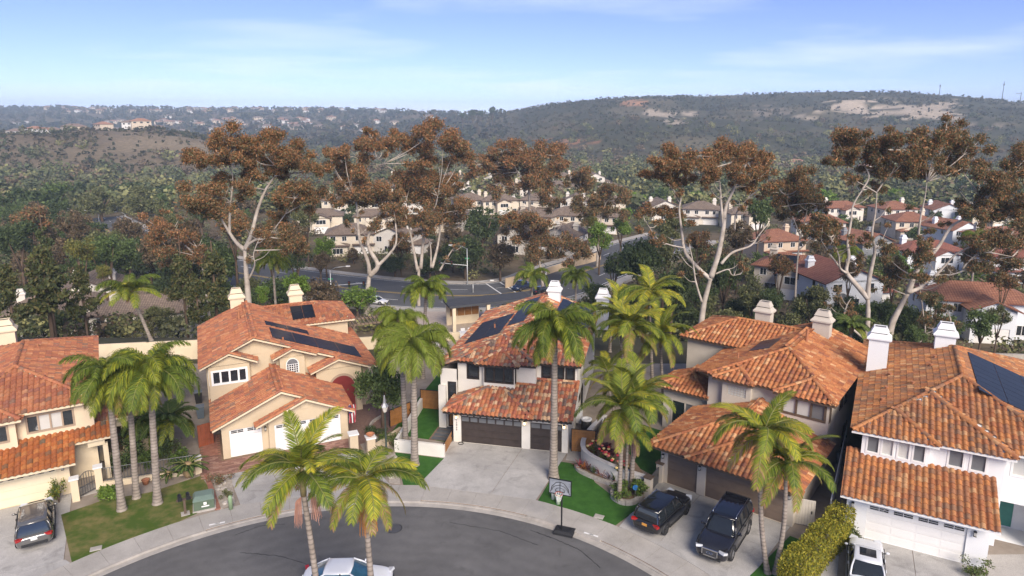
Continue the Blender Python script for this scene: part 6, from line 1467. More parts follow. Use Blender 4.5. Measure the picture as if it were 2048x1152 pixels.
def car(name, loc, heading, kind, pm, label, detail=True, glass=None, rim=None, cat='car', plate=None, rails=None, sunroof=False, chrome=False, group=None):
    K = CARS[kind]; L, W, H, bz, hz = K['L'], K['W'], K['H'], K['belt'], K['hood']; gl = glass or M_cglass
    c = empty(name, loc, heading, label, cat, group); h = L / 2; w = W / 2
    deck = bz if kind != 'sedan' else bz + .02
    st = [(-h, .70, .50, .80 * deck), (-h + .06, .86, .40, .93 * deck), (-h + .3, .96, .32, deck), (-h + .8, .99, .26, deck), (-.6, 1.0, .24, bz), (.6, 1.0, .24, bz), (K['cab'][1], 1.0, .25, (bz + hz) / 2 + .01), (K['cab'][1] + .35, .99, .27, hz), (h - .5, .95, .30, hz * .93), (h - .15, .86, .33, hz * .83), (h, .68, .42, hz * .66)]
    rings_ = []
    for x, f, zl, zb in st:
        y = w * f
        half = [(y * .80, zl - .04), (y * .97, zl + .04), (y * 1.0, zl + (zb - zl) * .45), (y * .975, zb - .10), (y * .90, zb - .015), (y * .5, zb + .025)]
        rings_.append([(x, a, z) for a, z in half] + [(x, -a, z) for a, z in reversed(half)])
    b = MB().rings(rings_).build('body', pm, c, True); subd(b)
    # cabin glass, roof, pillars
    x0, x1 = K['cab']; r0, r1 = K['roof']; wb_, wr = w * .90, w * .70; zb, zr = bz - .03, H - .05
    n = 4; gr = []
    for k in range(n + 1):
        t = k / n; bl = math.sin(math.pi * t * .5); z = zb + (zr - zb) * t
        a0 = x0 + (r0 - x0) * t ** 1.15; a1 = x1 + (r1 - x1) * t; yy_ = wb_ + (wr - wb_) * t ** 1.25; i = .16
        gr.append([(a0, -yy_ + i * .8, z), (a0 + i * .5, -yy_, z), (a1 - i, -yy_, z), (a1, -yy_ + i * 1.2, z), (a1 + .06 * (1 - t) + .03, 0, z), (a1, yy_ - i * 1.2, z), (a1 - i, yy_, z), (a0 + i * .5, yy_, z), (a0, yy_ - i * .8, z)])
    g = MB().rings(gr).build('cabin_glass', gl, c, True); autosmooth(g, 25)
    i = .02
    rf = MB().rings([[(r0 - .06 + e, -wr - .03 + e * .6, z), (r1 + .04 - e, -wr - .03 + e * .6, z), (r1 + .10 - e, 0, z), (r1 + .04 - e, wr + .03 - e * .6, z), (r0 - .06 + e, wr + .03 - e * .6, z), (r0 - .10 + e, 0, z)] for e, z in ((.0, H - .10), (.0, H - .05), (.10, H - .012), (.30, H + .005))]).build('roof', pm, c, True)
    for s in (-1, 1):
        pil = [((x1 - .05, s * (wb_ - .03), zb), (r1 + .0, s * (wr - .01), zr)), ((x0 + .05, s * (wb_ - .02), zb), (r0 + .03, s * wr, zr)), ((-.15, s * (wb_ + .01), zb), (-.22, s * (wr + .015), zr))]
        if kind in ('suv', 'big'): pil.append(((x0 + .85, s * (wb_ + .01), zb), (r0 + .75, s * (wr + .015), zr)))
        for k, (p, q) in enumerate(pil):
            p, q = Vector(p), Vector(q); m1 = p.lerp(q, .5) + Vector((0, s * .035, 0))
            MB().tube([p, m1, q], .05 if k < 2 else .035, 6).build('pillar', pm if k < 2 else M_trimb, c, True)
    rm = rim or M_rim
    for xw in K['wb']:
        for s in (-1, 1):
            wo = empty('wheel', (xw, s * (w - .13), K['r']), 0); wo.parent = c; r = K['r']
            ty = MB().lathe([(r * .62, -.12), (r * .95, -.12), (r, -.07), (r, .07), (r * .95, .12), (r * .62, .12), (r * .62, -.12)], 20, cap=False).build('tyre', M_tyre, wo, True, rot=(R(90), 0, 0))
            ri = MB().lathe([(r * .64, -.09), (r * .64, .10)], 20, cap=False)
            for q in range(6):
                a = q * math.pi / 3; ri.bar((0, 0, s * -.10), (math.cos(a) * r * .62, math.sin(a) * r * .62, s * -.09), .09, .04)
            ri.lathe([(.001, -.02), (r * .2, -.02), (r * .2, .02), (.001, .02)], 8, (0, 0, s * -.1)); ri.build('rim', rm, wo, rot=(R(90), 0, 0))
            ar = MB(); RR = r + .07; A_ = [R(-8 + 196 * k / 14) for k in range(15)]
            ar.rings([[(xw + (RR + .035) * math.cos(a), s * (w * .985 + .012), K['r'] + (RR + .035) * math.sin(a)), (xw + (RR - .06) * math.cos(a), s * (w * .985 + .02), K['r'] + (RR - .06) * math.sin(a)), (xw + (RR - .06) * math.cos(a), s * (w - .3), K['r'] + (RR - .06) * math.sin(a)), (xw + (RR + .035) * math.cos(a), s * (w - .3), K['r'] + (RR + .035) * math.sin(a))] for a in A_]).build('wheel_arch', M_trimb, c, True)
    for s in (-1, 1):
        MB().obox(Matrix.Translation((h - .2, s * w * .68, hz * .76)) @ Euler((0, R(-18), s * R(-24))).to_matrix().to_4x4(), .34, .36, .13).build('headlight', M_head, c)
        MB().obox(Matrix.Translation((-h + .10, s * w * .74, bz * .88)) @ Euler((0, 0, s * R(20))).to_matrix().to_4x4(), .2, .38, .16 if kind != 'suv' else .13).build('taillight', M_tail, c)
    if detail:
        MB().box(-h - .01, -h + .12, -w * .66, w * .66, .42, .58).build('rear_bumper', M_trimb, c); MB().box(h - .12, h + .02, -w * .6, w * .6, .36, .50).build('front_bumper', M_trimb, c)
        MB().box(-h - .02, -h + .06, -.16, .16, .70 * bz + .02, .70 * bz + .16).build('licence_plate', plate or M_plate, c)
        for s in (-1, 1):
            mo = MB().obox(Matrix.Translation((x1 - .32, s * (w + .10), bz + .07)), .13, .24, .17).build('mirror', pm, c); subd(mo, 2)
            MB().bar((x1 - .32, s * w * .9, bz), (x1 - .32, s * (w + .06), bz + .04), .05).build('mirror_arm', M_trimb, c)
            for xh in (-.75, .25): MB().box(xh, xh + .22, s * (w * .985) - .03, s * (w * .985) + .03, bz - .16, bz - .125).build('door_handle', M_chrome if chrome else pm, c)
            MB().bar((x0 + .35, s * (wb_ + .03), bz - .015), (x1 - .35, s * (wb_ + .03), bz - .015), .03).build('belt_trim', M_chrome if chrome else M_trimb, c)
            MB().box(K['wb'][0] + .5, K['wb'][1] - .5, s * w * .985 - .02, s * w * .985 + .02, .26, .36).build('sill_trim', M_trimb, c)
            if rails: MB().tube([(r0 + .15, s * (wr - .02), H - .01), (r0 + .3, s * (wr - .04), H + .06), (r1 - .25, s * (wr - .04), H + .06), (r1 - .08, s * (wr - .02), H - .01)], .025, 6).build('roof_rail', rails, c, True)
        if sunroof: MB().box(r1 - .95, r1 - .2, -wr * .62, wr * .62, H, H + .022).build('sunroof', gl, c)
        if kind in ('big', 'suv'):
            g_ = MB().box(h - .10, h + .03, -w * .42, w * .42, hz * .5, hz * .80).build('grille', M_trimb, c)
            if chrome:
                f = MB(); zc, zd = hz * .5, hz * .80; f.box(h + .0, h + .05, -w * .45, w * .45, zd, zd + .06); f.box(h, h + .05, -w * .36, w * .36, zc - .05, zc)
                f.box(h, h + .05, -w * .45, -w * .40, zc, zd); f.box(h, h + .05, w * .40, w * .45, zc, zd); f.build('grille_surround', M_chrome, c)
                for k in range(5): z = zc + (zd - zc) * (k + .5) / 5; MB().box(h + .03, h + .04, -w * .40, w * .40, z - .012, z + .012).build('grille_bar', M_iron, c)
                em = MB()
                em.tube([(h + .06, .17 * math.cos(a), hz * .655 + .075 * math.sin(a)) for a in np.linspace(R(-75), R(255), 18)], .014, 5); em.tube([(h + .06, -.05, hz * .655 - .07), (h + .06, 0, hz * .68), (h + .06, .05, hz * .655 - .07)], .012, 5)
                em.build('emblem', M_chrome, c)
    return c
GC_ = 'cars parked on the driveways'
v_ = lambda H: Vector((-math.sin(H.rotation_euler.z), math.cos(H.rotation_euler.z), 0))
hd = lambda H: math.atan2(v_(H).y, v_(H).x)
p = at(74, 1062, 0); car('parked_suv', (p.x, p.y, .006), hd(HE) + R(2), 'suv', P_grey, 'grey SUV parked nose-in at the cream garage', True, None, None, 'car', None, None, False, False, GC_)
p = hp(HB, 2.3, -4.1); car('parked_suv', (p.x, p.y, .006), hd(HB) - R(2), 'suv', P_black, 'black SUV with orange licence plate parked nose-in', True, None, M_rimd, 'car', M_plate_o, None, True, False, GC_)
p = hp(HB, 6.15, -3.9); car('parked_suv', (p.x, p.y, .006), hd(HB) + math.pi + R(3), 'big', P_dark, 'large graphite SUV with chrome grille facing the street', True, None, None, 'car', None, M_chrome, True, True, GC_)
p = hp(HW, 1.75, -3.55); car('parked_car', (p.x, p.y, .006), hd(HW) + R(3), 'sedan', P_white, 'white sedan with dark sunroof parked at the white garage', True, None, None, 'car', None, None, True, False, GC_)
car('parked_car', (-8.75, 32.2, -.13), R(2), 'sedan', P_white, 'white sedan standing in the street below the island palms', True, mat('car_glass_blue', (.03, .10, .15), .08, var=.4, scale=1.2, spec=.9))

# ------------------------------------------------------------------ street furniture
p = at(1122, 1068, -.13); d = math.atan2(-.9, -.35)
hoop = empty('basketball_hoop', (p.x, p.y, -.13), R(-20), 'portable basketball hoop with black base standing in the gutter', 'basketball hoop')
MB().rings([[(-.45 + e, -.2 + e, z), (.75 - e, -.2 + e, z), (.75 - e, .65 - e, z), (-.45 + e, .65 - e, z)] for e, z in ((0, 0), (0, .14), (.14, .24))]).build('base', M_trimb, hoop)
MB().tube([(0, .1, .1), (0, .08, 1.3), (0, .04, 3.0)], .05, 8).build('pole', M_black, hoop); MB().bar((0, .04, 2.9), (0, -.32, 3.25), .05).build('arm', M_black, hoop)
bb = MB().box(-.65, .65, -.36, -.33, 2.85, 3.75).build('backboard', mat('backboard', (.26, .28, .31), .3, var=.35, scale=2), hoop)
f = MB(); f.box(-.69, .69, -.38, -.32, 3.75, 3.80); f.box(-.69, .69, -.38, -.32, 2.80, 2.85); f.box(-.69, -.65, -.38, -.32, 2.85, 3.75); f.box(.65, .69, -.38, -.32, 2.85, 3.75); f.build('frame', M_black, bb)
mk = MB()
for s in (-1, 1): mk.tube([(s * .58, -.37, 2.9), (s * .50, -.37, 3.25), (s * .25, -.37, 3.55), (0, -.37, 3.62)], .02, 4)
for r_ in (.22, .38): mk.tube([(r_ * 1.3 * math.cos(a), -.37, 3.02 + r_ * math.sin(a)) for a in np.linspace(0, math.pi, 12)], .016, 4)
mk.bar((0, -.37, 2.9), (0, -.37, 3.6), .03); mk.bar((-.28, -.37, 3.0), (.28, -.37, 3.0), .03); mk.build('court_marking', M_black, bb)
M_rimo = mat('hoop_orange', (.55, .10, .03), .5, var=.1)
MB().tube([(.23 * math.cos(a), -.62 + .23 * math.sin(a), 3.0) for a in np.linspace(0, 2 * math.pi, 22)], .012, 5, False).build('rim', M_rimo, hoop)
nt_ = MB()
for k in range(10):
    a = k * .628
    for sg in (-1, 1): nt_.bar((.23 * math.cos(a), -.62 + .23 * math.sin(a), 3.0), (.11 * math.cos(a + sg * .6), -.62 + .11 * math.sin(a + sg * .6), 2.55), .012)
nt_.build('net', M_white, hoop)
for k, (x_, y_, c, hh) in enumerate(((1106, 998, (.62, .64, .58), 1.0), (1116, 1008, (.52, .62, .45), 1.0), (462, 1018, (.26, .36, .20), .95))):
    p = at(x_, y_); o = MB().lathe([(.13, 0), (.13, hh - .12), (.10, hh - .03), (.03, hh)], 12).build('marker_post', mat('marker_%d' % k, c, .55, var=.06), None, True, p)
    setp(o, ['white capped utility marker post on the turf', 'pale green utility marker post on the turf', 'green utility marker post at the driveway edge'][k], 'marker post')
p = at(371, 1028); mbx = empty('mailbox', (p.x, p.y, 0), R(-60), 'twin black mailboxes on a brown wooden post', 'mailbox')
MB().box(-.07, .07, -.07, .07, 0, 1.0).build('post', M_trim_brown, mbx); MB().box(-.12, .12, -.45, .45, 1.0, 1.05).build('shelf', M_trim_brown, mbx); MB().box(-.25, .25, -.25, .25, 0, .06).build('footing', M_curb, mbx)
for s in (-1, 1):
    pr = [(.12 * math.cos(a), .17 + .12 * math.sin(a)) for a in np.linspace(0, math.pi, 8)] + [(-.12, 0), (.12, 0)]
    MB().rings([[(x, s * .24 + y, 1.05 + z) for y, z in pr] for x in (-.26, .26)]).build('box', M_black, mbx)
p = at(409, 1014); ub = empty('utility_cabinet', (p.x, p.y, 0), R(24), 'green steel utility cabinet with white sticker beside the mailbox', 'utility box')
M_green = mat('utility_green', (.10, .14, .09), .55, var=.12, scale=3); MB().box(-.68, .68, -.55, .55, -.02, .10).build('pad', M_curb, ub)
MB().rings([[(-.6, -.48, z), (.6, -.48, z), (.6, .48, z), (-.6, .48, z)] for z in (.1, .72)]).build('cabinet', M_green, ub)
MB().rings([[(-.63, -.52, .72), (.63, -.52, .72), (.63, .52, .72), (-.63, .52, .72)], [(-.63, -.52, .78), (.63, -.52, .78), (.63, .52, .78), (-.63, .52, .78)], [(-.5, -.2, .92), (.5, -.2, .92), (.5, .5, .92), (-.5, .5, .92)]]).build('lid', mat('utility_lid', (.16, .22, .18), .5, var=.1), ub)
MB().box(-.02, .16, -.495, -.482, .42, .6).build('sticker', M_white, ub); MB().box(-.15, .3, -.495, -.482, .28, .36).build('sticker', M_white, ub)
p = at(773, 908); lp = empty('street_lamp', (p.x, p.y, 0), 0, 'dark green post lamp with white lantern beside the court', 'street lamp')
M_lampgreen = mat('lamp_green', (.04, .055, .045), .5, var=.15); MB().lathe([(.13, 0), (.12, .3), (.08, .4), (.06, 3.3), (.09, 3.35)], 10).build('pole', M_lampgreen, lp, True)
MB().lathe([(.12, 3.35), (.24, 3.75), (.23, 3.78)], 6).build('lantern', mat('lantern_glass', (.62, .58, .50), .4, var=.05), lp); MB().lathe([(.30, 3.78), (.27, 3.84), (.12, 4.05), (.05, 4.6), (.02, 4.65)], 6).build('lantern_roof', M_metal_grey, lp)
# flag on the tan house
p0 = hp(HT, 8.75, -.15, 2.3); fl = empty('flag', p0, HT.rotation_euler.z, 'hanging red, white and blue striped flag on the tan garage', 'flag')
MB().tube([(0, 0, 0), (.35, -.55, .75)], .015, 5).build('staff', M_white, fl)
M_fr, M_fw, M_fb = mat('flag_red', (.40, .03, .05), .7, var=.1), mat('flag_white', (.72, .70, .68), .7, var=.05), mat('flag_blue', (.03, .04, .16), .7, var=.1)
for k in range(9):
    x0 = -.04 + k * .06
    def fx(t, k=k): return Vector((.30 + x0 + .05 * math.sin(k * 1.7 + t * 3), -.5 + .07 * math.sin(k * 1.9), .65 - t * 1.45))
    m_ = M_fr if k % 2 == 0 else M_fw
    top = .45 if k < 4 else 0.0
    if k < 4:
        q = [fx(0), fx(top)]; MB().add([q[0] + Vector((-.03, 0, 0)), q[0] + Vector((.03, .02, 0)), q[1] + Vector((.03, .02, 0)), q[1] + Vector((-.03, 0, 0)), q[0] + Vector((-.03, .012, 0)), q[0] + Vector((.03, .032, 0)), q[1] + Vector((.03, .032, 0)), q[1] + Vector((-.03, .012, 0))], [(3, 2, 1, 0), (4, 5, 6, 7), (0, 4, 7, 3), (1, 2, 6, 5)]).build('canton', M_fb, fl)
    tt = np.linspace(top, 1, 6); rr_ = []
    for t in tt:
        c = fx(t); rr_.append([c + Vector((-.03, 0, 0)), c + Vector((.03, .02, 0)), c + Vector((.03, .032, 0)), c + Vector((-.03, .012, 0))])
    MB().rings(rr_).build('stripe', m_, fl)
# curb number plates, hose, walk box
for (px_, py_, s, dg) in ((1182, 1069, '13876', -28), (434, 1047, '13860', 22)):
    p = at(px_, py_, .014); o = empty('curb_number', (p.x, p.y, .016), R(dg), 'white painted house number patch on the curb by the %s' % ('turf' if px_ > 900 else 'brick border'), 'number')
    MB().box(-.45, .45, -.07, .07, -.002, .003).build('patch', M_white, o); link('digits', textmesh(s, .13, M_black, 'digits'), o, (0, -.045, .004))
p = hp(HC, .75, -.25); o = MB().tube([(.2 * math.cos(a), .2 * math.sin(a), .03 + .01 * a / 6) for a in np.linspace(0, 15, 50)], .022, 5).build('garden_hose', M_black, None, True, p); setp(o, 'coiled black hose at the dark garage corner', 'hose')
for (px_, py_, l) in ((192, 1098, 'square concrete meter box lid in the dry lawn'), (1198, 1034, 'square concrete meter box lid in the green turf')):
    p = at(px_, py_); o = MB().rings([[(-.3 - e, -.22 - e, z), (.3 + e, -.22 - e, z), (.3 + e, .22 + e, z), (-.3 - e, .22 + e, z)] for e, z in ((0, 0), (0, .035), (-.04, .045))]).build('meter_box', M_curb, None, False, (p.x, p.y, .01), (0, 0, R(25 if px_ < 900 else -25))); setp(o, l, 'meter box')
p = hp(HB, -1.1, -.6); sg = empty('yard_sign', at(1270, 996, .1), 0, 'small round blue security sign in the palm bed', 'sign'); MB().bar((0, 0, 0), (0, 0, .6), .025).build('stake', M_metal_grey, sg)
MB().tube([(0, -.02, .75), (0, .02, .75)], .18, 14).build('disc', mat('sign_blue', (.03, .16, .42), .5, var=.1), sg)
# side yards: condensers, bins
for (H_, u, v, l) in ((HC, 9.9, 2.6, 'round dark air conditioner in the white house side yard'),):
    p = hp(H_, u, v + 1.4); o = empty('air_conditioner', p, 0, l, 'air conditioner'); MB().lathe([(.42, 0), (.42, .95)], 16).build('casing', M_trimb, o, True); MB().lathe([(.44, .95), (.44, 1.05), (.3, 1.08), (.28, 1.0)], 16).build('lid', M_white, o, True)
for k, (px_, py_) in enumerate(((398, 745), (402, 775))):
    p = at(px_, py_ + 60); o = empty('waste_bin', (p.x, p.y, 0), R(24), ['dark waste bin with grey lid beside the tan house', 'blue-grey waste bin beside the tan house'][k], 'bin')
    MB().rings([[(-a, -a, z), (a, -a, z), (a, a, z), (-a, a, z)] for a, z in ((.24, 0), (.31, 1.0))]).build('tub', [M_trimb, mat('bin_blue', (.10, .13, .16), .5, var=.1)][k], o); MB().rings([[(-.33, -.35, z), (.33, -.35, z), (.33, .33, z), (-.33, .33, z)] for z in (1.0, 1.07)]).build('lid', mat('bin_lid', (.16, .18, .2), .5, var=.1), o)
# ------------------------------------------------------------------ patio pavilion behind the centre house
pa, pb = aty(905, 618, 71), aty(1045, 598, 75)
sheet('patio', [(-12.5, 66.2), (6, 66.2), (7, 85), (-12, 85)], .012, mat('patio_paver', (.36, .29, .23), .85, col2=(.48, .40, .33), scale=2, bump=.2), 'tan paved patio terrace behind the centre house', 6.0)
pav = empty('pavilion', (-6.4, 77.0, 0), R(20), 'open patio pavilion with flat dark roof and cream columns', 'pavilion')
MB().slab([(-1.2, -1.0, 3.25), (9.2, -.8, 3.35), (9.4, 2.9, 3.22), (-1.0, 2.8, 3.12)], .24).build('roof', mat('roof_felt', (.055, .057, .062), .8, var=.15, scale=1.5), pav)
for (x, y) in ((-.6, -.7), (3.6, -.6), (8.6, -.5), (-.5, 2.5), (8.7, 2.6)): MB().box(x - .2, x + .2, y - .2, y + .2, 0, 3.1).build('column', M_st_cream, pav)
bw = MB().box(-.6, 3.4, 2.4, 2.6, 0, 2.7).build('back_wall', M_st_cream, pav)
for k in range(4): MB().box(-.2 + k * .9, .6 + k * .9, 2.3, 2.38, 1.1, 2.1).build('cabinet_door', M_wood_orange, bw)
ct = MB().box(4.0, 8.5, 1.9, 2.7, 0, 1.05).build('counter', M_st_cream, pav); MB().box(3.9, 8.6, 1.8, 2.8, 1.05, 1.12).build('worktop', M_white, ct)
for x in (4.6, 6.2): g_ = MB().rings([[(x, 1.9, 1.12), (x + 1.0, 1.9, 1.12), (x + 1.0, 2.5, 1.12), (x, 2.5, 1.12)], [(x, 1.9, 1.25), (x + 1.0, 1.9, 1.25), (x + 1.0, 2.5, 1.5), (x, 2.5, 1.5)], [(x, 2.2, 1.6), (x + 1.0, 2.2, 1.6), (x + 1.0, 2.5, 1.6), (x, 2.5, 1.6)]]).build('grill', M_metal_grey, ct)
tb = empty('patio_table', (-4.8, 74.2, .012), R(12), 'white rectangular patio dining table', 'table'); MB().box(-1.2, 1.2, -.5, .5, .7, .75).build('table_top', M_white, tb)
for x in (-1.05, 1.05):
    for y in (-.4, .4): MB().box(x - .04, x + .04, y - .04, y + .04, 0, .7).build('leg', M_white, tb)
def chair(x, y, rz):
    c = empty('patio_chair', (x, y, .012), rz, 'white patio chair at the dining table', 'chair', 'patio dining chairs'); MB().box(-.24, .24, -.24, .24, .42, .47).build('seat', M_white, c); MB().box(-.24, .24, .2, .25, .47, .9).build('backrest', M_white, c)
    for a in (-.2, .2):
        for b in (-.2, .2): MB().box(a - .02, a + .02, b - .02, b + .02, 0, .42).build('leg', M_metal_grey, c)
for k in range(3):
    for s in (-1, 1): chair(-5.6 + k * .8, 74.05 + k * .17 + s * .75, R(12) + (0 if s > 0 else math.pi))
um = empty('patio_umbrella', (-8.0, 69.5, .01), 0, 'closed white patio umbrella beside the turf court', 'umbrella'); MB().lathe([(.25, 0), (.25, .08), (.03, .1), (.03, 2.5)], 10).build('pole', M_metal_grey, um); MB().lathe([(.22, .7), (.16, 1.3), (.1, 2.1), (.02, 2.5)], 8).build('canopy', M_white, um)
pg = empty('pergola', (-17.0, 70.4, 0), R(24), 'weathered timber pergola behind the tan house', 'pergola')
for x in (0, 3.4):
    for y in (0, 2.2): MB().box(x - .1, x + .1, y - .1, y + .1, -1, 2.6).build('post', M_wood, pg)
for y in (0, 2.2): MB().box(-.3, 3.7, y - .08, y + .08, 2.6, 2.78).build('beam', M_wood, pg)
for k in range(9): MB().box(-.1 + k * .42, -.02 + k * .42, -.4, 2.6, 2.78, 2.9).build('rafter', M_wood, pg)
# street island for the two king palms
isl = empty('street_island', (-6.8, 23.4, -.13), 0, 'round planted island in the middle of the turning circle', 'island'); MB().lathe([(4.2, -.1), (4.2, .14), (4.0, .15), (4.0, .0)], 40, cap=False).build('curb', M_curb, isl); MB().lathe([(4.0, -.1), (4.0, .11), (0.01, .14)], 40).build('soil', M_dirt, isl)
# ------------------------------------------------------------------ main road in the valley
def polyline(P, n=8): return smooth([Vector((x, y, 0)) for x, y in P], n)
ROADC = polyline([(-152, 242), (-123, 208), (-82, 167), (-42, 143), (-12, 133.5), (6, 140), (22, 162), (38, 188), (52, 206)])
_rc = np.array([(p.x, p.y) for p in ROADC])
def road_d(x, y): return float(np.min(np.hypot(_rc[:, 0] - x, _rc[:, 1] - y)))
def strip(P, o0, o1, dz):
    L_ = []
    for i, p in enumerate(P):
        d = (P[min(i + 1, len(P) - 1)] - P[max(i - 1, 0)]).normalized(); n = Vector((-d.y, d.x, 0)); z = RZ[i] + dz
        L_.append(((p + n * o0).x, (p + n * o0).y, z)); L_.append(((p + n * o1).x, (p + n * o1).y, z))
    return L_, [(2 * i, 2 * i + 2, 2 * i + 3, 2 * i + 1) for i in range(len(P) - 1)]
RZ = []
for i, p in enumerate(ROADC):
    d = (ROADC[min(i + 1, len(ROADC) - 1)] - ROADC[max(i - 1, 0)]).normalized(); n = Vector((-d.y, d.x, 0))
    RZ.append(max(tz((p + n * k).x, (p + n * k).y) for k in (-14, -7, 0, 7, 14)) + .35)
def rd(name, o0, o1, dz, m, label, th=1.2):
    V_, F_ = strip(ROADC, o0, o1, dz); n = len(V_); F2 = list(F_)
    V2 = V_ + [(x, y, z - th) for x, y, z in V_]
    for i in range(len(ROADC) - 1):
        F2 += [(2 * i, 2 * i + n, 2 * i + 2 + n, 2 * i + 2), (2 * i + 1, 2 * i + 3, 2 * i + 3 + n, 2 * i + 1 + n)]
    o = MB().add(V2, F2).build(name, m); setp(o, label, None, None, 'structure'); return o
rd('main_road', -10, 10, 0, M_asph_far, 'wide asphalt road curving through the valley')
for s in (-1, 1):
    rd('road_kerb', s * 10.0, s * 10.25, .14, M_curb, 'concrete kerb of the main road')
    rd('road_sidewalk', s * 10.25, s * 12.2, .12, M_conc, 'concrete sidewalk along the main road')
for off, m in ((-.25, M_paint_y), (.25, M_paint_y), (-9.2, M_paint), (9.2, M_paint)):
    V_, F_ = strip(ROADC, off - .09, off + .09, .012); setp(MB().add(V_, F_).build('road_marking', m), 'long painted line on the main road', None, None, 'structure')
V_ = []; F_ = []; fine = polyline([(p.x, p.y) for p in ROADC[::2]], 22)
acc = 0
mk = MB()
for i in range(len(fine) - 1):
    acc += (fine[i + 1] - fine[i]).length
    if int(acc / 4) % 3 == 0 and acc < 620:
        d = (fine[i + 1] - fine[i]).normalized(); n = Vector((-d.y, d.x, 0))
        k = min(range(len(ROADC)), key=lambda q: (ROADC[q] - fine[i]).length)
        for off in (-5, 5):
            z = RZ[k] + .02; a = fine[i] + n * off; b = fine[i + 1] + n * off; w = n * .09
            mk.add([(a - w).to_tuple()[:2] + (z,), (b - w).to_tuple()[:2] + (z,), (b + w).to_tuple()[:2] + (z,), (a + w).to_tuple()[:2] + (z,)], [(0, 1, 2, 3)])
setp(mk.build('road_marking', M_paint), 'broken white lane lines on the main road', None, None, 'structure')
def rz_at(x, y): return RZ[int(np.argmin(np.hypot(_rc[:, 0] - x, _rc[:, 1] - y)))]
cw_ = MB()
_i = int(np.argmin(np.hypot(_rc[:, 0] + 2, _rc[:, 1] - 135))); _d = (ROADC[_i + 1] - ROADC[_i - 1]).normalized(); _n = Vector((-_d.y, _d.x, 0))
for off in (0, 3.2):
    a = ROADC[_i] + _d * off - _n * 9.6; b = ROADC[_i] + _d * off + _n * 9.6; w = _d * .16; zc = rz_at(a.x, a.y) + .022
    cw_.add([(q.x, q.y, zc) for q in (a - w, a + w, b + w, b - w)], [(0, 1, 2, 3)])
setp(cw_.build('crosswalk', M_paint), 'two thin white crosswalk lines at the signal', None, None, 'structure')
# lamp standards and signals
def lampstd(px, py_top, Y, arm, label, h=None, signal=False):
    t_ = aty(px, py_top, Y); zb = tz(t_.x, Y); h = t_.z - zb
    o = empty('lamp_standard', (t_.x, Y, zb), 0, label, 'street lamp' if not signal else 'traffic signal', 'road lamps and signals')
    MB().lathe([(.2, -.2), (.18, .5), (.14, 1), (.11, h)], 8).build('pole', M_metal_grey, o, True)
    MB().tube([(0, 0, h - .1), (arm * .35, 0, h + .5), (arm, 0, h + .75)], .06, 6).build('arm', M_metal_grey, o, True)
    MB().obox(Matrix.Translation((arm + .3 * (1 if arm > 0 else -1), 0, h + .75)), .8, .32, .18).build('lamp_head', M_white, o)
    if signal:
        MB().tube([(0, 0, h * .55), (signal, 0, h * .62)], .09, 6).build('mast_arm', M_metal_grey, o)
        for x in (signal * .98, signal * .55):
            so = MB().box(x - .2, x + .2, -.2, .2, h * .62 - .75, h * .62 + .45).build('signal_head', M_black, o)
            for k, c in enumerate(((.35, .02, .02), (.4, .22, .02), (.02, .2, .06))): MB().lathe([(.11, -.02), (.12, .03), (.01, .06)], 8, (x, -.24, h * .62 + .25 - k * .38)).build('lens', mat('lens_%d' % k, c, .3, var=.1), so)
        MB().box(-.45, .45, -.04, .04, h * .72, h * .72 + .3).build('street_sign', mat('sign_green', (.03, .22, .10), .5, var=.1), o)
    return o
lampstd(660, 540, 128, 3.2, 'grey lamp standard beside the parked cars on the verge', signal=6.5)
lampstd(934, 497, 143, -3.2, 'tall signal standard with mast arm and green street sign', signal=-6.0)
lampstd(946, 568, 136, 3.6, 'shorter lamp standard with long arm at the signal', )
lampstd(1092, 530, 142, 0 - 2.5, 'lamp standard beside the bank palms')
lampstd(196, 425, 235, -4, 'lamp standard on the far bend of the road'); lampstd(250, 428, 240, -3, 'second lamp standard on the far bend'); lampstd(222, 540, 150, -2.5, 'lamp standard among the dark trees')
GR_ = 'cars on the main road'
def rcar(px, py, kind, pm, hd_, label, cat='car'):
    p = at(px, py, -10.6); z = rz_at(p.x, p.y); p = at(px, py, z); car('road_car', (p.x, p.y, z), R(hd_), kind, pm, label, False, None, None, cat, None, None, False, False, GR_)
rcar(711, 608, 'suv', P_dark, -25, 'dark SUV stopped on the road verge beside the pale eucalyptus'); rcar(752, 607, 'sedan', P_white, -22, 'white car stopped ahead of the dark SUV'); rcar(1044, 578, 'pickup', P_blue, 235, 'dark blue pickup truck approaching the signal', 'truck')
rcar(1084, 586, 'sedan', P_dark, 40, 'dark car leaving the signal past the bank palms'); rcar(623, 592, 'sedan', P_black, -30, 'black car on the road behind the tan house'); rcar(148, 418, 'sedan', P_white, 220, 'white car on the far bend of the road'); rcar(195, 566, 'sedan', P_blue, 20, 'dark blue car parked among the dark trees')
# beige roadside wall
lw_pts = [(at(1012, 577, -10.8).x, at(1012, 577, -10.8).y), (at(1090, 556, -10.8).x, at(1090, 556, -10.8).y), (at(1200, 520, -10.8).x, at(1200, 520, -10.8).y)]
lowwall('roadside_wall', lw_pts, .3, -8.6, stucco('stucco_roadside', (.55, .42, .28)), 'long beige wall along the road bend', z0=-12)

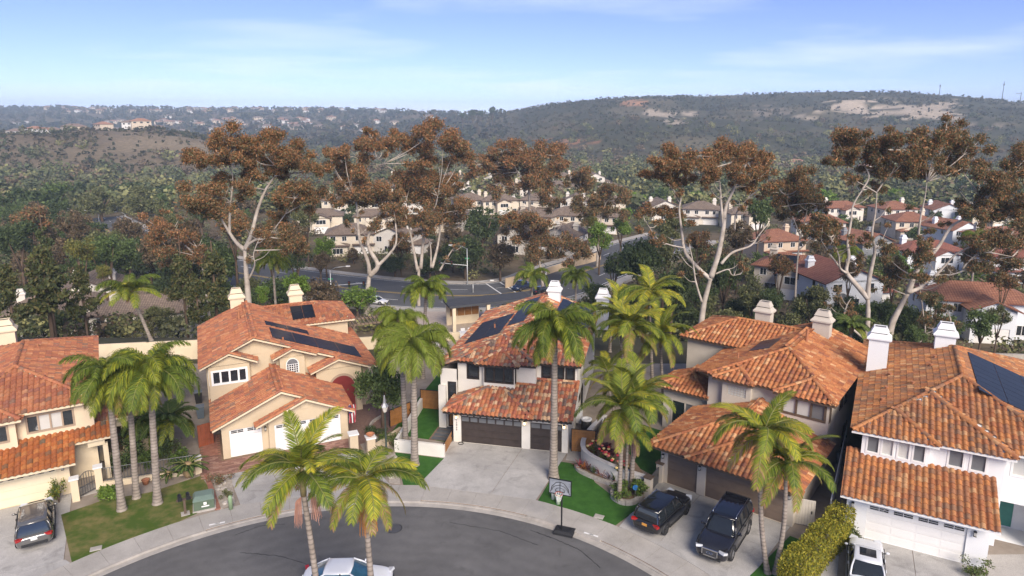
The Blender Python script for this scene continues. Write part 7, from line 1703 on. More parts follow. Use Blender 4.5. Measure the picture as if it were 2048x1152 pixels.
# ------------------------------------------------------------------ houses in the valley
M_r_tan = tilestripe('far_tile_tan', (.26, .19, .14), (.34, .26, .19)); M_r_or = tilestripe('far_tile_orange', (.36, .15, .085), (.46, .21, .12)); M_r_red = tilestripe('far_tile_red', (.33, .12, .08), (.40, .16, .10))
def uvroof(name, planes, m, parent, t=.18):
    V_ = []; F_ = []; UV = []
    for pts in planes:
        pts = [Vector(p) for p in pts]; n = newell(pts)
        if n.z < 0: pts = pts[::-1]; n = -n
        up = (Vector((0, 0, 1)) - n * n.z).normalized(); x = up.cross(n); b = len(V_); k = len(pts)
        V_ += [tuple(p) for p in pts] + [(p.x, p.y, p.z - t) for p in pts]
        F_.append(tuple(range(b, b + k))); UV += [(p.dot(x), p.dot(up)) for p in pts]
        F_.append(tuple(range(b + 2 * k - 1, b + k - 1, -1))); UV += [(0, 0)] * k
        for i in range(k): F_.append((b + i, b + k + i, b + k + (i + 1) % k, b + (i + 1) % k)); UV += [(0, 0)] * 4
    me = bpy.data.meshes.new(name); me.from_pydata(V_, [], F_); l = me.uv_layers.new(name='UVMap'); l.data.foreach_set('uv', np.array(UV, dtype=np.float32).ravel()); me.materials.append(m); me.update()
    return link(name, me, parent)
def hip(u0, u1, v0, v1, z, k=.42, gable=False):
    w, d = u1 - u0, v1 - v0
    if w >= d:
        r = d / 2; zr = z + r * k; a, b = (u0 + (0 if gable else r), (v0 + v1) / 2, zr), (u1 - (0 if gable else r), (v0 + v1) / 2, zr)
        P = [[(u0, v0, z), (u1, v0, z), b, a], [(u1, v1, z), (u0, v1, z), a, b]]
        if not gable: P += [[(u0, v1, z), (u0, v0, z), a], [(u1, v0, z), (u1, v1, z), b]]
    else:
        r = w / 2; zr = z + r * k; a, b = ((u0 + u1) / 2, v0 + (0 if gable else r), zr), ((u0 + u1) / 2, v1 - (0 if gable else r), zr)
        P = [[(u0, v1, z), (u0, v0, z), a, b], [(u1, v0, z), (u1, v1, z), b, a]]
        if not gable: P += [[(u0, v0, z), (u1, v0, z), a], [(u1, v1, z), (u0, v1, z), b]]
    return P
def gablewall(H, u0, u1, v, z, k, m):
    MB().add([(u0, v, z - .3), (u1, v, z - .3), (u1, v, z), ((u0 + u1) / 2, v, z + (u1 - u0) / 2 * k), (u0, v, z)], [(0, 1, 2, 3, 4)]).build('gable', m, H)
def vhouse(variant, wm, rm, wn_=M_white):
    H = empty('valley_house'); fw = M_white; gm = M_glass
    if variant == 0:      # two storeys, hip roof, front gable over garage
        block(H, -6, 6, 0, 10, -3, 5.4, wm, front=[win(1, 2.4, 3.6, 4.9, fw, gm, 2), win(4, 5.2, 3.6, 4.9, fw, gm, 2), win(7.5, 8.8, 3.6, 4.9, fw, gm, 2), win(10, 11, 3.6, 4.9, fw, gm), gar(7.0, 11.2, 2.2, M_door_white)], right=[win(2, 3.2, 3.6, 4.8, fw), win(6, 7.2, 3.6, 4.8, fw)], left=[win(2, 3.2, 3.6, 4.8, fw), win(6, 7.2, 3.6, 4.8, fw)])
        block(H, -5.5, -.5, -2.5, 0.02, -3, 2.8, wm, front=[win(1.2, 3.8, .6, 2.1, fw, gm, 3)], skip='b')
        gablewall(H, -5.5, -.5, -2.5, 2.8, .42, wm)
        uvroof('roof', hip(-6.6, 6.6, -.6, 10.6, 5.4) + hip(-6.1, .1, -3.1, 0.0, 2.8, .42, False) + hip(.6, 6.5, -.9, .0, 2.7, .42, True), rm, H)
        chimney(H, 4.6, 7, 6.6, 2.0, wm, 1.2, .9)
    elif variant == 1:    # gable towards the viewer
        block(H, -5, 5, 0, 11, -3, 5.2, wm, front=[win(1.2, 2.8, 3.3, 4.7, fw, gm, 2), win(6.8, 8.4, 3.3, 4.7, fw, gm, 2), win(3.5, 6.0, .5, 2.2, fw, gm, 3)], right=[win(2, 3, 3.4, 4.6, fw), win(7, 8, 3.4, 4.6, fw)], left=[win(2, 3, 3.4, 4.6, fw), win(7, 8, 3.4, 4.6, fw)])
        gablewall(H, -5, 5, 0, 5.2, .42, wm)
        uvroof('roof', hip(-5.6, 5.6, -.5, 11.5, 4.95, .42, True), rm, H); chimney(H, 3.2, 6, 5.6, 2.4, wm, 1.2, .9); chimney(H, -3.2, 8, 5.6, 2.2, wm, 1.2, .9)
        block(H, 5.0, 8.5, 2, 9, -3, 2.7, wm, front=[gar(.4, 3.0, 2.2, M_door_white)]); uvroof('side_roof', hip(4.6, 9, 1.5, 9.5, 2.7), rm, H)
    elif variant == 2:    # long low-pitched with wing
        block(H, -7, 7, 0, 8, -3, 5.3, wm, front=[win(1, 2.2, 3.5, 4.8, fw, gm, 2), win(3.4, 4.6, 3.5, 4.8, fw, gm, 2), win(9, 10.6, 3.5, 4.8, fw, gm, 2), win(2, 4, .4, 2.2, fw, gm, 2), win(11.6, 13, .6, 2.1, fw, gm, 2)], right=[win(2, 3, 3.4, 4.6, fw)], left=[win(2, 3, 3.4, 4.6, fw)])
        block(H, -2.2, 3.2, -3, .02, -3, 5.0, wm, front=[win(1.2, 4.2, 3.0, 4.4, fw, gm, 3), gar(.6, 4.8, 2.2, M_door_white)], skip='b'); gablewall(H, -2.2, 3.2, -3, 5.0, .42, wm)
        uvroof('roof', hip(-7.6, 7.6, -.6, 8.6, 5.3) + [[(-2.8, -3.5, 4.75), (.5, -3.5, 6.13), (.5, 3, 6.13), (-2.8, .5, 4.75)], [(3.8, -3.5, 4.75), (3.8, .5, 4.75), (.5, 3, 6.13), (.5, -3.5, 6.13)]], rm, H)
        chimney(H, -5, 5, 6.4, 2.0, wm, 1.2, .9)
    return H
def put(H, x, y, rz, label, group=None, dz=0.0, z=None):
    H.location = (x, y, (tz(x, y) if z is None else z) + dz); H.rotation_euler = (0, 0, R(rz)); setp(H, label, 'house', group); return H
M_w1 = stucco('valley_cream', (.66, .58, .46)); M_w2 = stucco('valley_pale', (.70, .65, .57))
protos = [vhouse(0, M_w1, M_r_tan), vhouse(1, M_w2, M_r_tan), vhouse(2, M_w1, M_r_tan)]
first = [True] * 3; HOUSES = []
random.seed(21)
rows = [(178, [(688, 12), (770, -18), (1030, -30), (1115, -35)]), (214, [(628, 20), (745, 10), (880, 0), (1062, -25), (1135, -20), (1205, -30)]), (258, [(672, 15), (742, 5), (828, -10), (945, 10), (1002, 15), (1072, -15), (1150, 0), (1218, -20)]), (318, [(700, 10), (775, -10), (850, 5), (925, 15), (1008, -15), (1062, 5), (1112, -5), (1165, 10), (1220, -10)]), (380, [(800, 0), (900, 10), (985, -10), (1050, 10), (1130, 0), (1195, 10)])]
for Y, L_ in rows:
    for px, a in L_:
        x = (px - 1024) / 1392 * Y; v = random.randrange(3)
        if road_d(x, Y) < 17 : x += 6
        H = protos[v] if first[v] else copy_tree(protos[v]); first[v] = False
        row = {178: 'first', 214: 'second', 258: 'third', 318: 'fourth', 380: 'fifth'}[Y]
        put(H, x, Y, a + random.uniform(-12, 12), ['cream house, hipped tan roof, low front wing', 'pale house with a tan gable facing the street', 'long cream house, tan roof, projecting garage wing'][v] + ', %s row beyond the road' % row, 'tan-roofed houses beyond the road, %s row' % row)
        HOUSES.append((x, Y + 4, 11))
M_grey = stucco('valley_grey', (.23, .24, .25)); M_pk = stucco('valley_peach', (.55, .44, .33)); M_vw = stucco('valley_white', (.72, .74, .76), .03)
def right_house(px, py, Y, v, wm, rm, rz, label, dz=0):
    x = (px - 1024) / FPX * (Y * _c + (CAMZ - tz((px - 1024) / 1392 * Y, Y)) * _s); H = vhouse(v, wm, rm); put(H, x, Y, rz, label, 'orange-roofed houses of the next street', dz); HOUSES.append((x, Y + 4, 12)); return H
right_house(1568, 500, 172, 0, M_pk, M_r_or, 12, 'peach two-storey house with orange roof and white pickup before it')
RH = right_house(1585, 590, 118, 2, M_st_beige, M_r_or, -35, 'beige house with a blue solar array on its orange roof')
h3 = right_house(1705, 608, 107, 1, M_vw, M_r_red, 8, 'white house with a large arched window'); arch_panel(h3, 'arched_window', M_white, -2.2, -.02, 2.6, .6, 3.4, 14, .06); arch_panel(h3, 'arch_glass', M_glass_grey, -2.2, -.09, 2.3, .75, 3.2, 14, .02)
right_house(1955, 655, 93, 2, M_vw, M_r_or, -14, 'large white house with orange roof behind the stone wall')
right_house(1752, 500, 172, 1, M_grey, M_r_or, 20, 'slate grey house with white windows and orange roof'); right_house(1868, 515, 155, 2, M_vw, M_r_red, 5, 'white house with long red tile roof and two chimneys')
right_house(1800, 425, 235, 0, M_w2, M_r_or, 5, 'pale house with broad orange roof on the upper street'); right_house(1895, 430, 235, 1, M_vw, M_r_or, -10, 'white house with orange gable on the upper street'); right_house(1985, 440, 225, 2, M_w1, M_r_or, 0, 'cream house with orange roof at the street end'); right_house(2040, 520, 140, 0, M_vw, M_r_red, -15, 'white house with blue-framed window under the spreading eucalyptus')
right_house(1690, 450, 240, 2, M_w2, M_r_or, 10, 'cream house with orange roof behind the slate grey one')
for (px_, py_, Y_, v_i, wm_, rm_, rz_, l_) in ((1640, 470, 205, 2, M_w2, M_r_or, -10, 'pale house with orange roof between the peach and grey houses'), (1930, 470, 192, 1, M_vw, M_r_or, 15, 'white gabled house behind the long red roof'), (1830, 460, 205, 0, M_w1, M_r_or, -5, 'cream house with wide orange hip behind the grey house'), (1500, 455, 225, 2, M_w1, M_r_tan, 10, 'cream house with tan roof behind the open eucalyptus'), (1400, 450, 235, 0, M_w2, M_r_tan, -15, 'pale house with tan hip roof beside the open eucalyptus'), (1330, 445, 245, 1, M_w2, M_r_tan, 5, 'pale gabled house beyond the road bend'), (2010, 470, 180, 2, M_w2, M_r_or, 8, 'pale house with orange roof near the spreading eucalyptus')):
    right_house(px_, py_, Y_, v_i, wm_, rm_, rz_, l_)
# solar array on the beige house
z_ = 5.3
sa = [(-7.6, -.6, 5.3), (7.6, -.6, 5.3), (3, 4, 7.23), (-3, 4, 7.23)]
for k in RH.children:
    if k.name.startswith('roof'): solar(k, sa, -4.2, .3, 4, 2, 1.05, 1.5, .12); solar(k, sa, 3.9, .3, 1, 2, 1.05, 1.2, .12)
p = at(1655, 545, tz(at(1655, 545, -8).x, at(1655, 545, -8).y))
zz = p.z + .25; sheet('side_street', W2([(1635, 520), (1665, 520), (1700, 560), (1690, 590), (1625, 560)], zz), zz, M_asph_far, 'asphalt end of the next cul-de-sac', .5)
for (px, py, kind, pm, hd_, l) in ((1628, 522, 'sedan', P_silver, 10, 'old pale teal sedan parked on the next street'), (1560, 497, 'suv', P_white, 200, 'white truck-like SUV before the peach house')):
    p = at(px, py, tz(at(px, py, -9).x, at(px, py, -9).y) + .3); car('parked_car', p, R(hd_), kind, pm, l, False)
# left low houses
for (px, Y, rz, l) in ((60, 108, 30, 'low cream house half hidden by the pines'), (130, 122, 20, 'cream house with solar panels behind the pines'), (235, 98, 10, 'cream house below the fruiting queen palm')):
    x = (px - 1024) / 1392 * Y; H = vhouse(2 if px != 130 else 1, M_w2, M_r_tan); put(H, x, Y, rz, l, 'low houses beyond the pines', -1.0); HOUSES.append((x, Y + 4, 11))

# ------------------------------------------------------------------ trees
def crown_mesh(kind, seed, n, leaf):
    rng = np.random.default_rng(seed)
    if kind == 'pine':
        cen = []; rad = []
        for k in range(34):
            t = rng.random() ** .8; r = (1 - t) * .62 + .10; a = rng.uniform(0, 6.28); q = r * rng.random() ** .5
            cen.append((q * math.cos(a), q * math.sin(a), .45 + t * 1.6)); rad.append((.30 * (1.1 - .6 * t), .30 * (1.1 - .6 * t), .16))
        cols = [(.085, .10, .035), (.11, .12, .04), (.065, .08, .03), (.15, .13, .05)]
    elif kind == 'cone':
        cen = [(rng.normal(0, .12), rng.normal(0, .12), z) for z in np.linspace(.25, 2.5, 16)]; rad = [(.46 * (1.1 - c[2] / 2.7) + .06,) * 3 for c in cen]; cols = [(.085, .11, .04), (.115, .135, .05), (.065, .085, .035)]
    else:
        m = 20; cen = []; rad = []
        for k in range(m):
            d = rng.normal(size=3); d /= np.linalg.norm(d); q = .72 * rng.random() ** .33
            cen.append((d[0] * q, d[1] * q, 1.15 + d[2] * q * .78)); s = rng.uniform(.26, .44); rad.append((s, s, s * .8))
        cols = {'oak': GR, 'dark': DG, 'olive': OL, 'brown': BRN + [(.10, .085, .04)], 'lime': LIME, 'yellow': [(.19, .19, .045), (.25, .22, .055), (.13, .15, .04)], 'rust': EU_R[:2] + EU_O}[kind]
    V, F, C, ci = leaves(rng, cen, rad, n, leaf, cols, None, .85, .3, .5)
    return np_mesh('crown', V, F, M_leaf, C)
def trunk_mesh(seed, tall=.75):
    random.seed(seed); mb = MB(); mb.tube([(0, 0, -.15), (.01, .01, .3), (.03, 0, tall)], [.075, .06, .04], 6)
    for k in range(4):
        a = k * 1.57 + random.uniform(-.4, .4); mb.tube([(.02, 0, tall * .75), (.2 * math.cos(a), .2 * math.sin(a), tall + .12), (.42 * math.cos(a), .42 * math.sin(a), tall + .45)], [.04, .03, .012], 5)
    return mb.mesh('trunk', M_bark, True)
KINDS = ['oak', 'dark', 'olive', 'brown', 'lime', 'yellow', 'rust', 'pine', 'cone']
CR = {k: [crown_mesh(k, 900 + 13 * i + s, 3600, .115) for s in (0, 1)] for i, k in enumerate(KINDS)}
CRL = {k: [crown_mesh(k, 1900 + 13 * i + s, 620, .26) for s in (0, 1)] for i, k in enumerate(KINDS)}
TRK = [trunk_mesh(s) for s in (1, 2)]
TRKP = MB().tube([(0, 0, -.1), (0, 0, 1.0), (.01, 0, 2.0)], [.06, .045, .015], 6).mesh('trunk', M_bark, True)
NAMES = {'oak': 'green round-headed tree', 'dark': 'dark evergreen tree', 'olive': 'grey-green olive-toned tree', 'brown': 'drab brown-leaved tree', 'lime': 'bright lime-green tree', 'yellow': 'yellowish tree', 'rust': 'rusty-leaved tree', 'pine': 'spreading pine', 'cone': 'narrow conifer'}
def tree(kind, x, y, s, h, label, group=None, lo=False, z=None):
    z = tz(x, y) if z is None else z
    t = empty(kind_name[kind], (x, y, z), random.uniform(0, 6.28), label, 'tree', group)
    pc = kind in ('pine', 'cone')
    m = link('trunk', TRKP if pc else random.choice(TRK), t); c = link('crown', random.choice((CRL if lo else CR)[kind]), t)
    hs = min(h, s * 1.15); c.scale = (s, s, hs); c.location = (0, 0, 1.15 * (h - hs)); m.scale = (s, s, h); return t
kind_name = {'oak': 'broadleaf_tree', 'dark': 'evergreen_tree', 'olive': 'olive_tree', 'brown': 'brown_tree', 'lime': 'lime_tree', 'yellow': 'yellow_tree', 'rust': 'rusty_tree', 'pine': 'pine_tree', 'cone': 'conifer_tree'}
random.seed(5)
TREES = []
def ptree(kind, px, py, rpx, Y, label, hs=1.0):
    """tree whose crown centre and radius were read at (px,py,rpx), standing at distance Y"""
    c = aty(px, py, Y); s = rpx * Y / FPX / .95; zb = tz(c.x, Y); ch = 1.15 if kind not in ('pine', 'cone') else 1.15
    h = max(s * .7, (c.z - zb) / ch); TREES.append((c.x, Y, s))
    tree(kind, c.x, Y, s, h, label, None)
for a in [('pine', 92, 575, 78, 76, 'biggest dark pine behind the cream house'), ('pine', 20, 600, 60, 72, 'dark pine beside the cream house chimney'), ('pine', 165, 590, 50, 80, 'pine leaning over the cream garden wall'), ('cone', 92, 520, 40, 84, 'narrow conifer spire above the pines'), ('pine', 428, 565, 62, 84, 'broad dark pine beside the tan house chimney'), ('pine', 365, 560, 50, 86, 'dark pine beside the fruiting queen palm'), ('pine', 395, 610, 45, 80, 'pine with bare trunk at the tan house corner'),
          ('lime', 524, 588, 20, 80, 'small bright green tree behind the tan roof ridge'), ('lime', 592, 568, 32, 88, 'bright green tree beside the tan rear chimney'), ('lime', 650, 492, 26, 150, 'lime tree before the first row of tan roofs'), ('dark', 965, 445, 44, 165, 'tall dark tree behind the traffic signal'), ('dark', 930, 500, 46, 150, 'dark rounded tree beside the mast arm'), ('brown', 1000, 505, 36, 146, 'brown tree over the road corner'), ('dark', 1228, 525, 34, 118, 'nearly black round tree at the road bend'), ('dark', 860, 540, 38, 148, 'dark thicket tree behind the forked eucalyptus'), ('dark', 790, 535, 34, 150, 'dark thicket tree beside the coppery eucalyptus'),
          ('lime', 1200, 470, 32, 150, 'lime tree above the beige roadside wall'), ('lime', 1242, 452, 26, 165, 'pale lime tree beyond the black round tree'), ('yellow', 1178, 440, 24, 180, 'yellow-green tree among the tan roofs'),
          ('dark', 1285, 520, 58, 98, 'dark mass of leaves behind the golden king palm'), ('dark', 1345, 575, 50, 90, 'dark tree behind the beige house rear wing'), ('olive', 1330, 500, 45, 112, 'grey-green tree under the open eucalyptus'), ('dark', 1450, 545, 48, 96, 'dark tree beside the open eucalyptus trunk'), ('olive', 1505, 585, 40, 90, 'olive tree behind the beige chimney'), ('dark', 1545, 600, 30, 86, 'dark shrub-like tree between the two beige chimneys'), ('olive', 1625, 600, 44, 88, 'straw-toned tree before the arched-window house'), ('rust', 1560, 530, 30, 94, 'thin rusty tree near the solar roof'), ('dark', 1680, 640, 34, 84, 'dark bush behind the beige ridge chimney'), ('brown', 1790, 540, 34, 94, 'brown tree between the two white trunks'), ('oak', 1770, 620, 28, 88, 'green tree at the stone wall end'), ('oak', 1965, 645, 36, 76, 'thin-trunked green tree before the stone wall'), ('olive', 2000, 630, 26, 80, 'sparse tree by the far white house'), ('oak', 1830, 670, 26, 74, 'green bush behind the white chimneys'), ('dark', 1870, 600, 24, 86, 'dark crown against the far white wall'),
          ('yellow', 160, 495, 34, 118, 'yellow-leaved tree behind the pines'), ('oak', 215, 495, 36, 126, 'green tree beside the yellow one'), ('yellow', 208, 545, 20, 104, 'small pale tree above the dark blue car'), ('dark', 35, 475, 50, 128, 'dark tree at the rim of the valley woods'), ('rust', 60, 440, 42, 150, 'rusty tree above the pines'), ('brown', 150, 450, 36, 160, 'brown tree before the far road'), ('brown', 262, 455, 38, 165, 'brown tree by the far lamp standards'), ('dark', 305, 500, 32, 150, 'dark tree beside the leaning eucalyptus'), ('olive', 285, 400, 48, 230, 'broad grey-green tree above the far road'), ('rust', 465, 445, 40, 135, 'rusty tree between the pale limbs'), ('dark', 590, 520, 34, 130, 'dark tree beside the large eucalyptus'), ('brown', 590, 470, 34, 140, 'dusky tree behind the large eucalyptus'), ('dark', 425, 520, 40, 120, 'dark tree behind the broad pine'),
          ('oak', 762, 765, 64, 51.5, 'spreading green court tree with pale forked stems')]: ptree(*a)
for a in [('brown', 375, 470, 34, 118, 'brown tree beside the large eucalyptus trunk'), ('rust', 540, 485, 30, 124, 'rust tree beside the large eucalyptus trunk'), ('olive', 612, 430, 30, 160, 'olive tree beyond the dusky one'), ('brown', 640, 520, 24, 142, 'small brown tree behind the lamp standard'), ('rust', 800, 490, 28, 152, 'rust tree between the two road eucalypts'), ('brown', 905, 470, 30, 156, 'brown tree beside the coppery eucalyptus'), ('olive', 1340, 450, 36, 130, 'olive tree beside the open eucalyptus'), ('rust', 1400, 480, 30, 118, 'rust tree behind the open eucalyptus fork'), ('brown', 1480, 470, 36, 122, 'brown tree beside the open eucalyptus fork'), ('oak', 1520, 420, 34, 150, 'green tree beside the peach house'), ('brown', 1700, 540, 26, 100, 'brown tree under the smooth-barked eucalyptus'), ('rust', 2010, 560, 30, 90, 'rust tree beneath the spreading eucalyptus'), ('olive', 330, 440, 36, 160, 'olive tree above the leaning eucalyptus'), ('oak', 110, 390, 40, 240, 'green tree on the far road bend'), ('olive', 200, 400, 40, 235, 'olive tree on the far road bend'), ('dark', 400, 420, 34, 190, 'dark tree beyond the leaning eucalyptus')]: ptree(*a)
_r = np.random.default_rng(314)
for (p0, p1, Y0, Y1, n_, where) in ((-20, 470, 88, 125, 34, 'on the bank behind the cream and tan houses'), (1270, 1960, 84, 104, 34, 'on the bank behind the beige and white houses'), (560, 940, 146, 170, 16, 'in the verge belt beyond the main road')):
    for _ in range(n_):
        px_ = _r.uniform(p0, p1); Y_ = _r.uniform(Y0, Y1); x_ = (px_ - 1024) / 1392 * Y_; s_ = _r.uniform(1.7, 3.3)
        if any((x_ - hx) ** 2 + (Y_ - hy) ** 2 < 90 for hx, hy, hr in HOUSES) or road_d(x_, Y_) < 13 + s_: continue
        kd = ['oak', 'olive', 'brown', 'yellow', 'dark', 'olive', 'lime'][_r.integers(0, 7)]
        tree(kd, x_, Y_, s_, s_ * _r.uniform(.8, 1.15), NAMES[kd] + ' ' + where, NAMES[kd] + 's ' + where, lo=False)
# random fill of the valley floor, species by patches
GRP = {k: NAMES[k] + 's filling the valley' for k in KINDS}
cnt = {}
rng = np.random.default_rng(99); placed = []
def free(x, y, r):
    if road_d(x, y) < 13 + r: return False
    for hx, hy, hr in HOUSES:
        if (x - hx) ** 2 + (y - hy) ** 2 < (hr + r * .3) ** 2: return False
    return True
tries = 0; NT = 0
while NT < 290 and tries < 9000:
    tries += 1
    Y = 100 + 240 * rng.random() ** 1.15; px = rng.uniform(-60, 2110); x = (px - 1024) / 1392 * Y; r = rng.uniform(2.6, 5.0)
    if Y < 118 and -40 < x < 12: continue
    if px > 1240 and Y < 105: continue
    if 560 < px < 1230 and Y > 165: r = rng.uniform(1.4, 2.5)
    if 1480 < px and Y < 260: r = rng.uniform(1.8, 3.4)
    if not free(x, Y, r): continue
    if any((x - a) ** 2 + (Y - b) ** 2 < (r + c) ** 2 * .35 for a, b, c in placed): continue
    placed.append((x, Y, r)); NT += 1
    n1_ = float(fbm(np.array([x / 45.]), np.array([Y / 45.]), 3, 71)[0]) + rng.normal(0, .09)
    if px < 600: kind = 'dark' if n1_ < .36 else 'brown' if n1_ < .46 else 'oak' if n1_ < .55 else 'olive' if n1_ < .66 else 'rust'
    elif px < 1250: kind = 'dark' if n1_ < .40 else 'oak' if n1_ < .52 else 'brown' if n1_ < .60 else 'lime'
    else: kind = 'dark' if n1_ < .38 else 'olive' if n1_ < .46 else 'oak' if n1_ < .56 else 'brown' if n1_ < .62 else 'lime'
    band = 'near the main road' if Y < 175 else 'between the roofs' if Y < 260 else 'beyond the last roofs'
    tree(kind, x, Y, r, r * rng.uniform(.75, 1.15), NAMES[kind] + ' ' + band, NAMES[kind] + 's ' + band, lo=Y > 190)
for i, p in enumerate(ROADC):          # belt of trees on the near side of the road's left bend
    if p.x > -48 or p.y > 330: continue
    d = (ROADC[min(i + 1, len(ROADC) - 1)] - ROADC[max(i - 1, 0)]).normalized(); n = Vector((-d.y, d.x, 0))
    if n.y > 0: n = -n
    for off in (13.8, 18.5, 25):
        q = p + n * off + d * rng.uniform(-2, 2)
        if any((q.x - hx) ** 2 + (q.y - hy) ** 2 < 130 for hx, hy, hr in HOUSES): continue
        kind = ['oak', 'brown', 'dark', 'olive', 'dark'][rng.integers(0, 5)]; r = rng.uniform(3.6, 5.4)
        tree(kind, q.x, q.y, r, r * rng.uniform(1.05, 1.5), NAMES[kind] + ' lining the near side of the road bend', NAMES[kind] + 's lining the road bend', lo=p.y > 220)
# woodland farther off reads as one mass: many small crowns in one object
def mass(name, label, pts, leafn, leaf, cols_fn, seed):
    rng = np.random.default_rng(seed); V_ = []; C_ = []
    n = len(pts)
    P = np.array([(p[0], p[1], p[2]) for p in pts]); S = np.array([p[3] for p in pts]); K = np.array([p[4] for p in pts])
    d = rng.normal(size=(n, leafn, 3)); d /= np.linalg.norm(d, axis=2, keepdims=True)
    d *= (.55 + .45 * rng.random((n, leafn, 1)))
    lump = 1 + .35 * np.sin(d[..., :1] * 5 + rng.uniform(0, 6, (n, 1, 1))) * np.sin(d[..., 1:2] * 4 + rng.uniform(0, 6, (n, 1, 1)))
    c = P[:, None, :] + d * lump * np.stack([S, S, S * .8], -1)[:, None, :] + np.array([0, 0, 1])[None, None] * (S * .75)[:, None, None]
    a = rng.normal(size=(n, leafn, 3)) ; a[..., 2] *= .6; a /= np.linalg.norm(a, axis=2, keepdims=True)
    b = np.cross(a, d + rng.normal(0, .4, d.shape)); b /= np.linalg.norm(b, axis=2, keepdims=True) + 1e-9
    s = (S[:, None, None] * leaf) * rng.uniform(.6, 1.3, (n, leafn, 1))
    V = np.stack([c - a * s * .6, c + b * s * .5, c + a * s * .6, c - b * s * .5], 2).reshape(-1, 3)
    col = cols_fn(K, rng)[:, None, :] * rng.uniform(.65, 1.35, (n, leafn, 1))
    o = link(name, np_mesh(name, V, np.arange(len(V)).reshape(-1, 4), M_shrub, np.repeat(col.reshape(-1, 3), 4, axis=0)))
    setp(o, label, 'trees' if 'wood' in name else 'scrub', None, 'stuff'); return o
rng = np.random.default_rng(123)
pts = []
while len(pts) < 2500:
    Y = 260 + 640 * rng.random() ** 1.2; px = rng.uniform(-150, 2200); x = (px - 1024) / 1392 * Y
    if road_d(x, Y) < 15: continue
    if Y < 420 and any((x - hx) ** 2 + (Y - hy) ** 2 < (hr) ** 2 for hx, hy, hr in HOUSES): continue
    if px < 470 and Y > 430 and rng.random() > .10: continue
    if 170 < px < 420 and Y > 480 and Y < 620: continue
    if px > 1000 and Y > 560 and rng.random() > .4: continue
    s = rng.uniform(2.8, 6.2) * (1 if Y < 600 else .8); pts.append((x, Y, tz(x, Y) - .3, s, rng.integers(0, 8)))
wc = np.array([(.085, .11, .045), (.065, .085, .04), (.11, .12, .06), (.14, .155, .065), (.13, .105, .065), (.09, .105, .055), (.08, .10, .045), (.17, .18, .07)])
wc = wc * np.array([1.32, 1.2, 1.25])
mass('valley_woodland', 'dense mixed woodland filling the valley floor', pts, 95, .29, lambda K, r: wc[K], 5)
pts = []
while len(pts) < 17000:       # scrub on the slopes
    px = rng.uniform(-150, 2200)
    if px < 480 and rng.random() < .55: Y = rng.uniform(400, 720)
    else: Y = 540 + 950 * rng.random()
    x = (px - 1024) / 1392 * Y
    if 190 < px < 400 and 500 < Y < 595 and rng.random() > .12: continue
    pts.append((x, Y, 0, rng.uniform(.9, 2.3) * (Y / 700) ** .5, rng.integers(0, 5)))
P = np.array(pts); Z = TZ(P[:, 0], P[:, 1]); P[:, 2] = Z - .2
dpt = P[:, 1] * _c - (Z - CAMZ) * _s; ppx = 1024 + FPX * P[:, 0] / dpt; ppy = CYP - FPX * (P[:, 1] * _s + (Z - CAMZ) * _c) / dpt
def inscar(cx, cy, rx, ry): return ((ppx - cx) / rx) ** 2 + ((ppy - cy) / ry) ** 2 < .75
sc_ = inscar(1715, 214, 62, 15) | inscar(1800, 222, 70, 13) | inscar(1870, 222, 40, 13) | inscar(1268, 206, 26, 6) | inscar(1320, 228, 26, 7) | inscar(1382, 228, 16, 5)
P = P[~sc_ | (rng.random(len(P)) < .12)]
pat = fbm(P[:, 0] / 55, P[:, 1] / 55, 4, 207); P = P[(pat > .44) | (rng.random(len(P)) < .28)]
sc2 = np.array([(.05, .055, .03), (.065, .065, .035), (.04, .05, .028), (.085, .07, .045), (.10, .085, .05)])
mass('hill_scrub', 'dark chaparral scrub covering the hillsides', [tuple(p[:4]) + (int(p[4]),) for p in P], 9, .95, lambda K, r: sc2[K], 6)
pts = []
for _ in range(2600):        # far ridge woods on the left and middle
    px = rng.uniform(-150, 1010); Y = rng.uniform(900, 2500); x = (px - 1024) / 1392 * Y; pts.append((x, Y, tz(x, Y) - .5, rng.uniform(4, 9), rng.integers(0, 5)))
mass('ridge_woodland', 'blue-green woods along the distant mesa', pts, 14, .8, lambda K, r: sc2[K] * .9, 7)
pts = []
while len(pts) < 1500:       # understorey near the road and between the roofs
    Y = 84 + 230 * rng.random() ** 1.1; px = rng.uniform(-100, 2150); x = (px - 1024) / 1392 * Y; s = rng.uniform(1.0, 2.6)
    if Y < 108 and px > 560 and px < 1180: continue
    if road_d(x, Y) < 12.6 + s: continue
    if any((x - hx) ** 2 + (Y - hy) ** 2 < (hr * .85 + s * .5) ** 2 for hx, hy, hr in HOUSES): continue
    pts.append((x, Y, tz(x, Y) - .2, s, rng.integers(0, 8)))
mass('valley_thicket', 'mixed bushes and undergrowth between road and roofs', pts, 110, .21, lambda K, r: wc[K], 8)
# the tall eucalypts on the skyline
for (px, py, r, Y, l) in ((985, 222, 9, 1180, 'lone tall tree standing on the skyline'), (962, 228, 8, 1180, 'skyline tree beside the lone tall one'), (945, 228, 8, 1170, 'round skyline tree in the small hilltop grove'), (925, 232, 7, 1160, 'low skyline tree at the end of the hilltop grove')):
    c = aty(px, py, Y); s = r * Y / FPX; zb = tz(c.x, Y); t = tree('dark', c.x, Y, s, max(s * .8, (c.z - zb) / 1.1), l, None, True, z=zb)
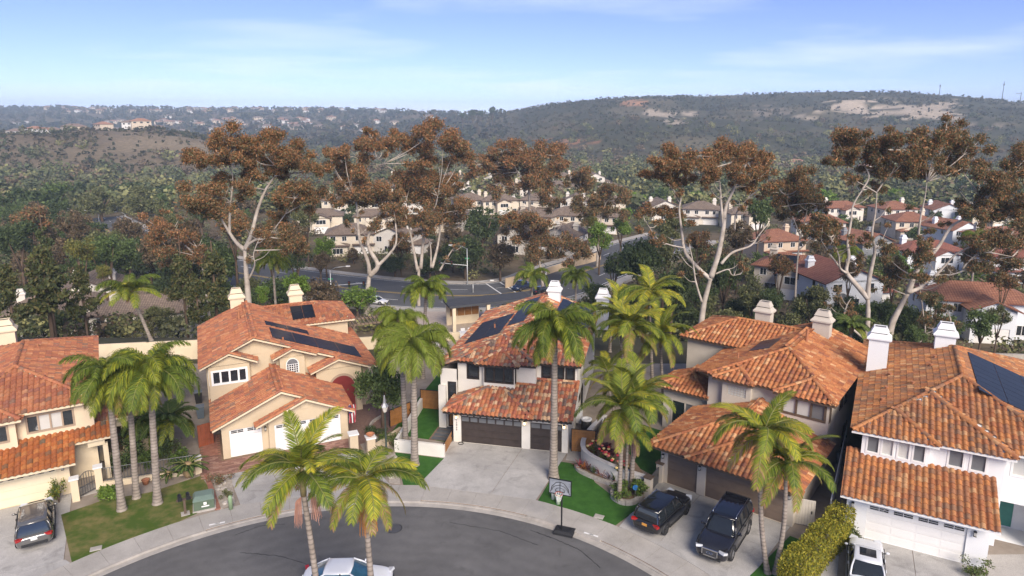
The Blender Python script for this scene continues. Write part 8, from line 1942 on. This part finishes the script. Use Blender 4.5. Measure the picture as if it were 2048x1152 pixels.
# far houses on the mesa
M_fw, M_fc, M_fr_, M_fg = mat('far_wall_white', (.70, .68, .64), .9, var=.05), mat('far_wall_cream', (.60, .50, .38), .9, var=.05), mat('far_roof_terracotta', (.34, .18, .12), .9, var=.1), mat('far_roof_brown', (.22, .16, .13), .9, var=.1)
def farproto(wm, rm, w, d, h):
    H = empty('far_house'); MB().box(-w / 2, w / 2, -d / 2, d / 2, -4, h).build('wall', wm, H); uv = MB()
    for P_ in hip(-w / 2 - .5, w / 2 + .5, -d / 2 - .5, d / 2 + .5, h, .4): uv.slab(P_ if newell([Vector(p) for p in P_]).z > 0 else P_[::-1], .2)
    uv.build('roof', rm, H)
    for k in range(3): MB().box(-w / 2 + w * (k + .3) / 3, -w / 2 + w * (k + .7) / 3, -d / 2 - .06, -d / 2 - .01, h - 2, h - .8).build('window', M_glass, H)
    return H
FP = [(farproto(M_fw, M_fr_, 14, 10, 6), 'white far house with terracotta roof'), (farproto(M_fc, M_fr_, 16, 11, 6.5), 'cream far house with terracotta roof'), (farproto(M_fw, M_fg, 13, 10, 6), 'white far house with brown roof'), (farproto(M_fc, M_fg, 18, 11, 5), 'cream far house with brown roof')]
ff = [True] * 4
def putfar(px, Y, where, sc=1.0):
    k = random.randrange(4); H = FP[k][0] if ff[k] else copy_tree(FP[k][0]); ff[k] = False; x = (px - 1024) / 1392 * Y
    H.location = (x, Y, tz(x, Y)); H.rotation_euler = (0, 0, R(random.uniform(-50, 50))); H.scale = (sc, sc, sc)
    setp(H, FP[k][1] + ' ' + where, 'house', FP[k][1].replace('house', 'houses') + ' ' + where)
random.seed(31)
for k in range(90): putfar(random.gauss(420, 170), random.uniform(1250, 1700), 'on the lower mesa slope', 1.15)
for k in range(100): putfar(random.uniform(90, 900), random.uniform(2000, 2450), 'along the mesa skyline', 1.2)
for px in (30, 48, 68, 85, 100): putfar(px, random.uniform(600, 640), 'on the near scrub hill', 1.0)
for px in (145, 205, 262, 280): putfar(px, random.uniform(615, 640), 'above the dry meadow', 1.0)
for px in (1550, 1572, 1600, 1745, 1760, 1775): putfar(px, random.uniform(480, 540), 'at the foot of the big hill', .8)
# hilltop masts
for (px, pt, l) in ((2006, 162, 'tallest thin lattice mast on the hilltop'), (1878, 168, 'thin pale mast on the hilltop'), (2040, 184, 'hilltop power pole carrying a crossarm')):
    Y = 1160; top = aty(px + 3, pt, Y); zb = tz(top.x, Y); o = empty('radio_mast', (top.x, Y, zb), 0, l, 'mast'); MB().tube([(0, 0, -2), (0, 0, top.z - zb)], [.7, .35], 5).build('pole', M_iron, o)
    if 'cross' in l: MB().box(-9, 1, -.3, .3, top.z - zb - 2.5, top.z - zb - 1.8).build('crossarm', M_iron, o)
    else: MB().box(-1.2, 1.2, -.4, .4, (top.z - zb) * .78, (top.z - zb) * .78 + 2.5).build('antenna', M_iron, o)

# ------------------------------------------------------------------ air
HZ = MB().box(-2900, 2900, -150, 3350, -40, 102)
hm = bpy.data.materials.new('haze'); hm.use_nodes = True; N = hm.node_tree.nodes; N.clear()
pvn = N.new('ShaderNodeVolumePrincipled'); pvn.inputs['Color'].default_value = (.68, .84, 1.0, 1); pvn.inputs['Density'].default_value = .00031; pvn.inputs['Anisotropy'].default_value = 0.0
mo_ = N.new('ShaderNodeOutputMaterial'); hm.node_tree.links.new(pvn.outputs[0], mo_.inputs['Volume'])
ho = HZ.build('haze', hm); setp(ho, 'thin pale blue air between the houses and the far hills', 'haze', None, 'stuff')
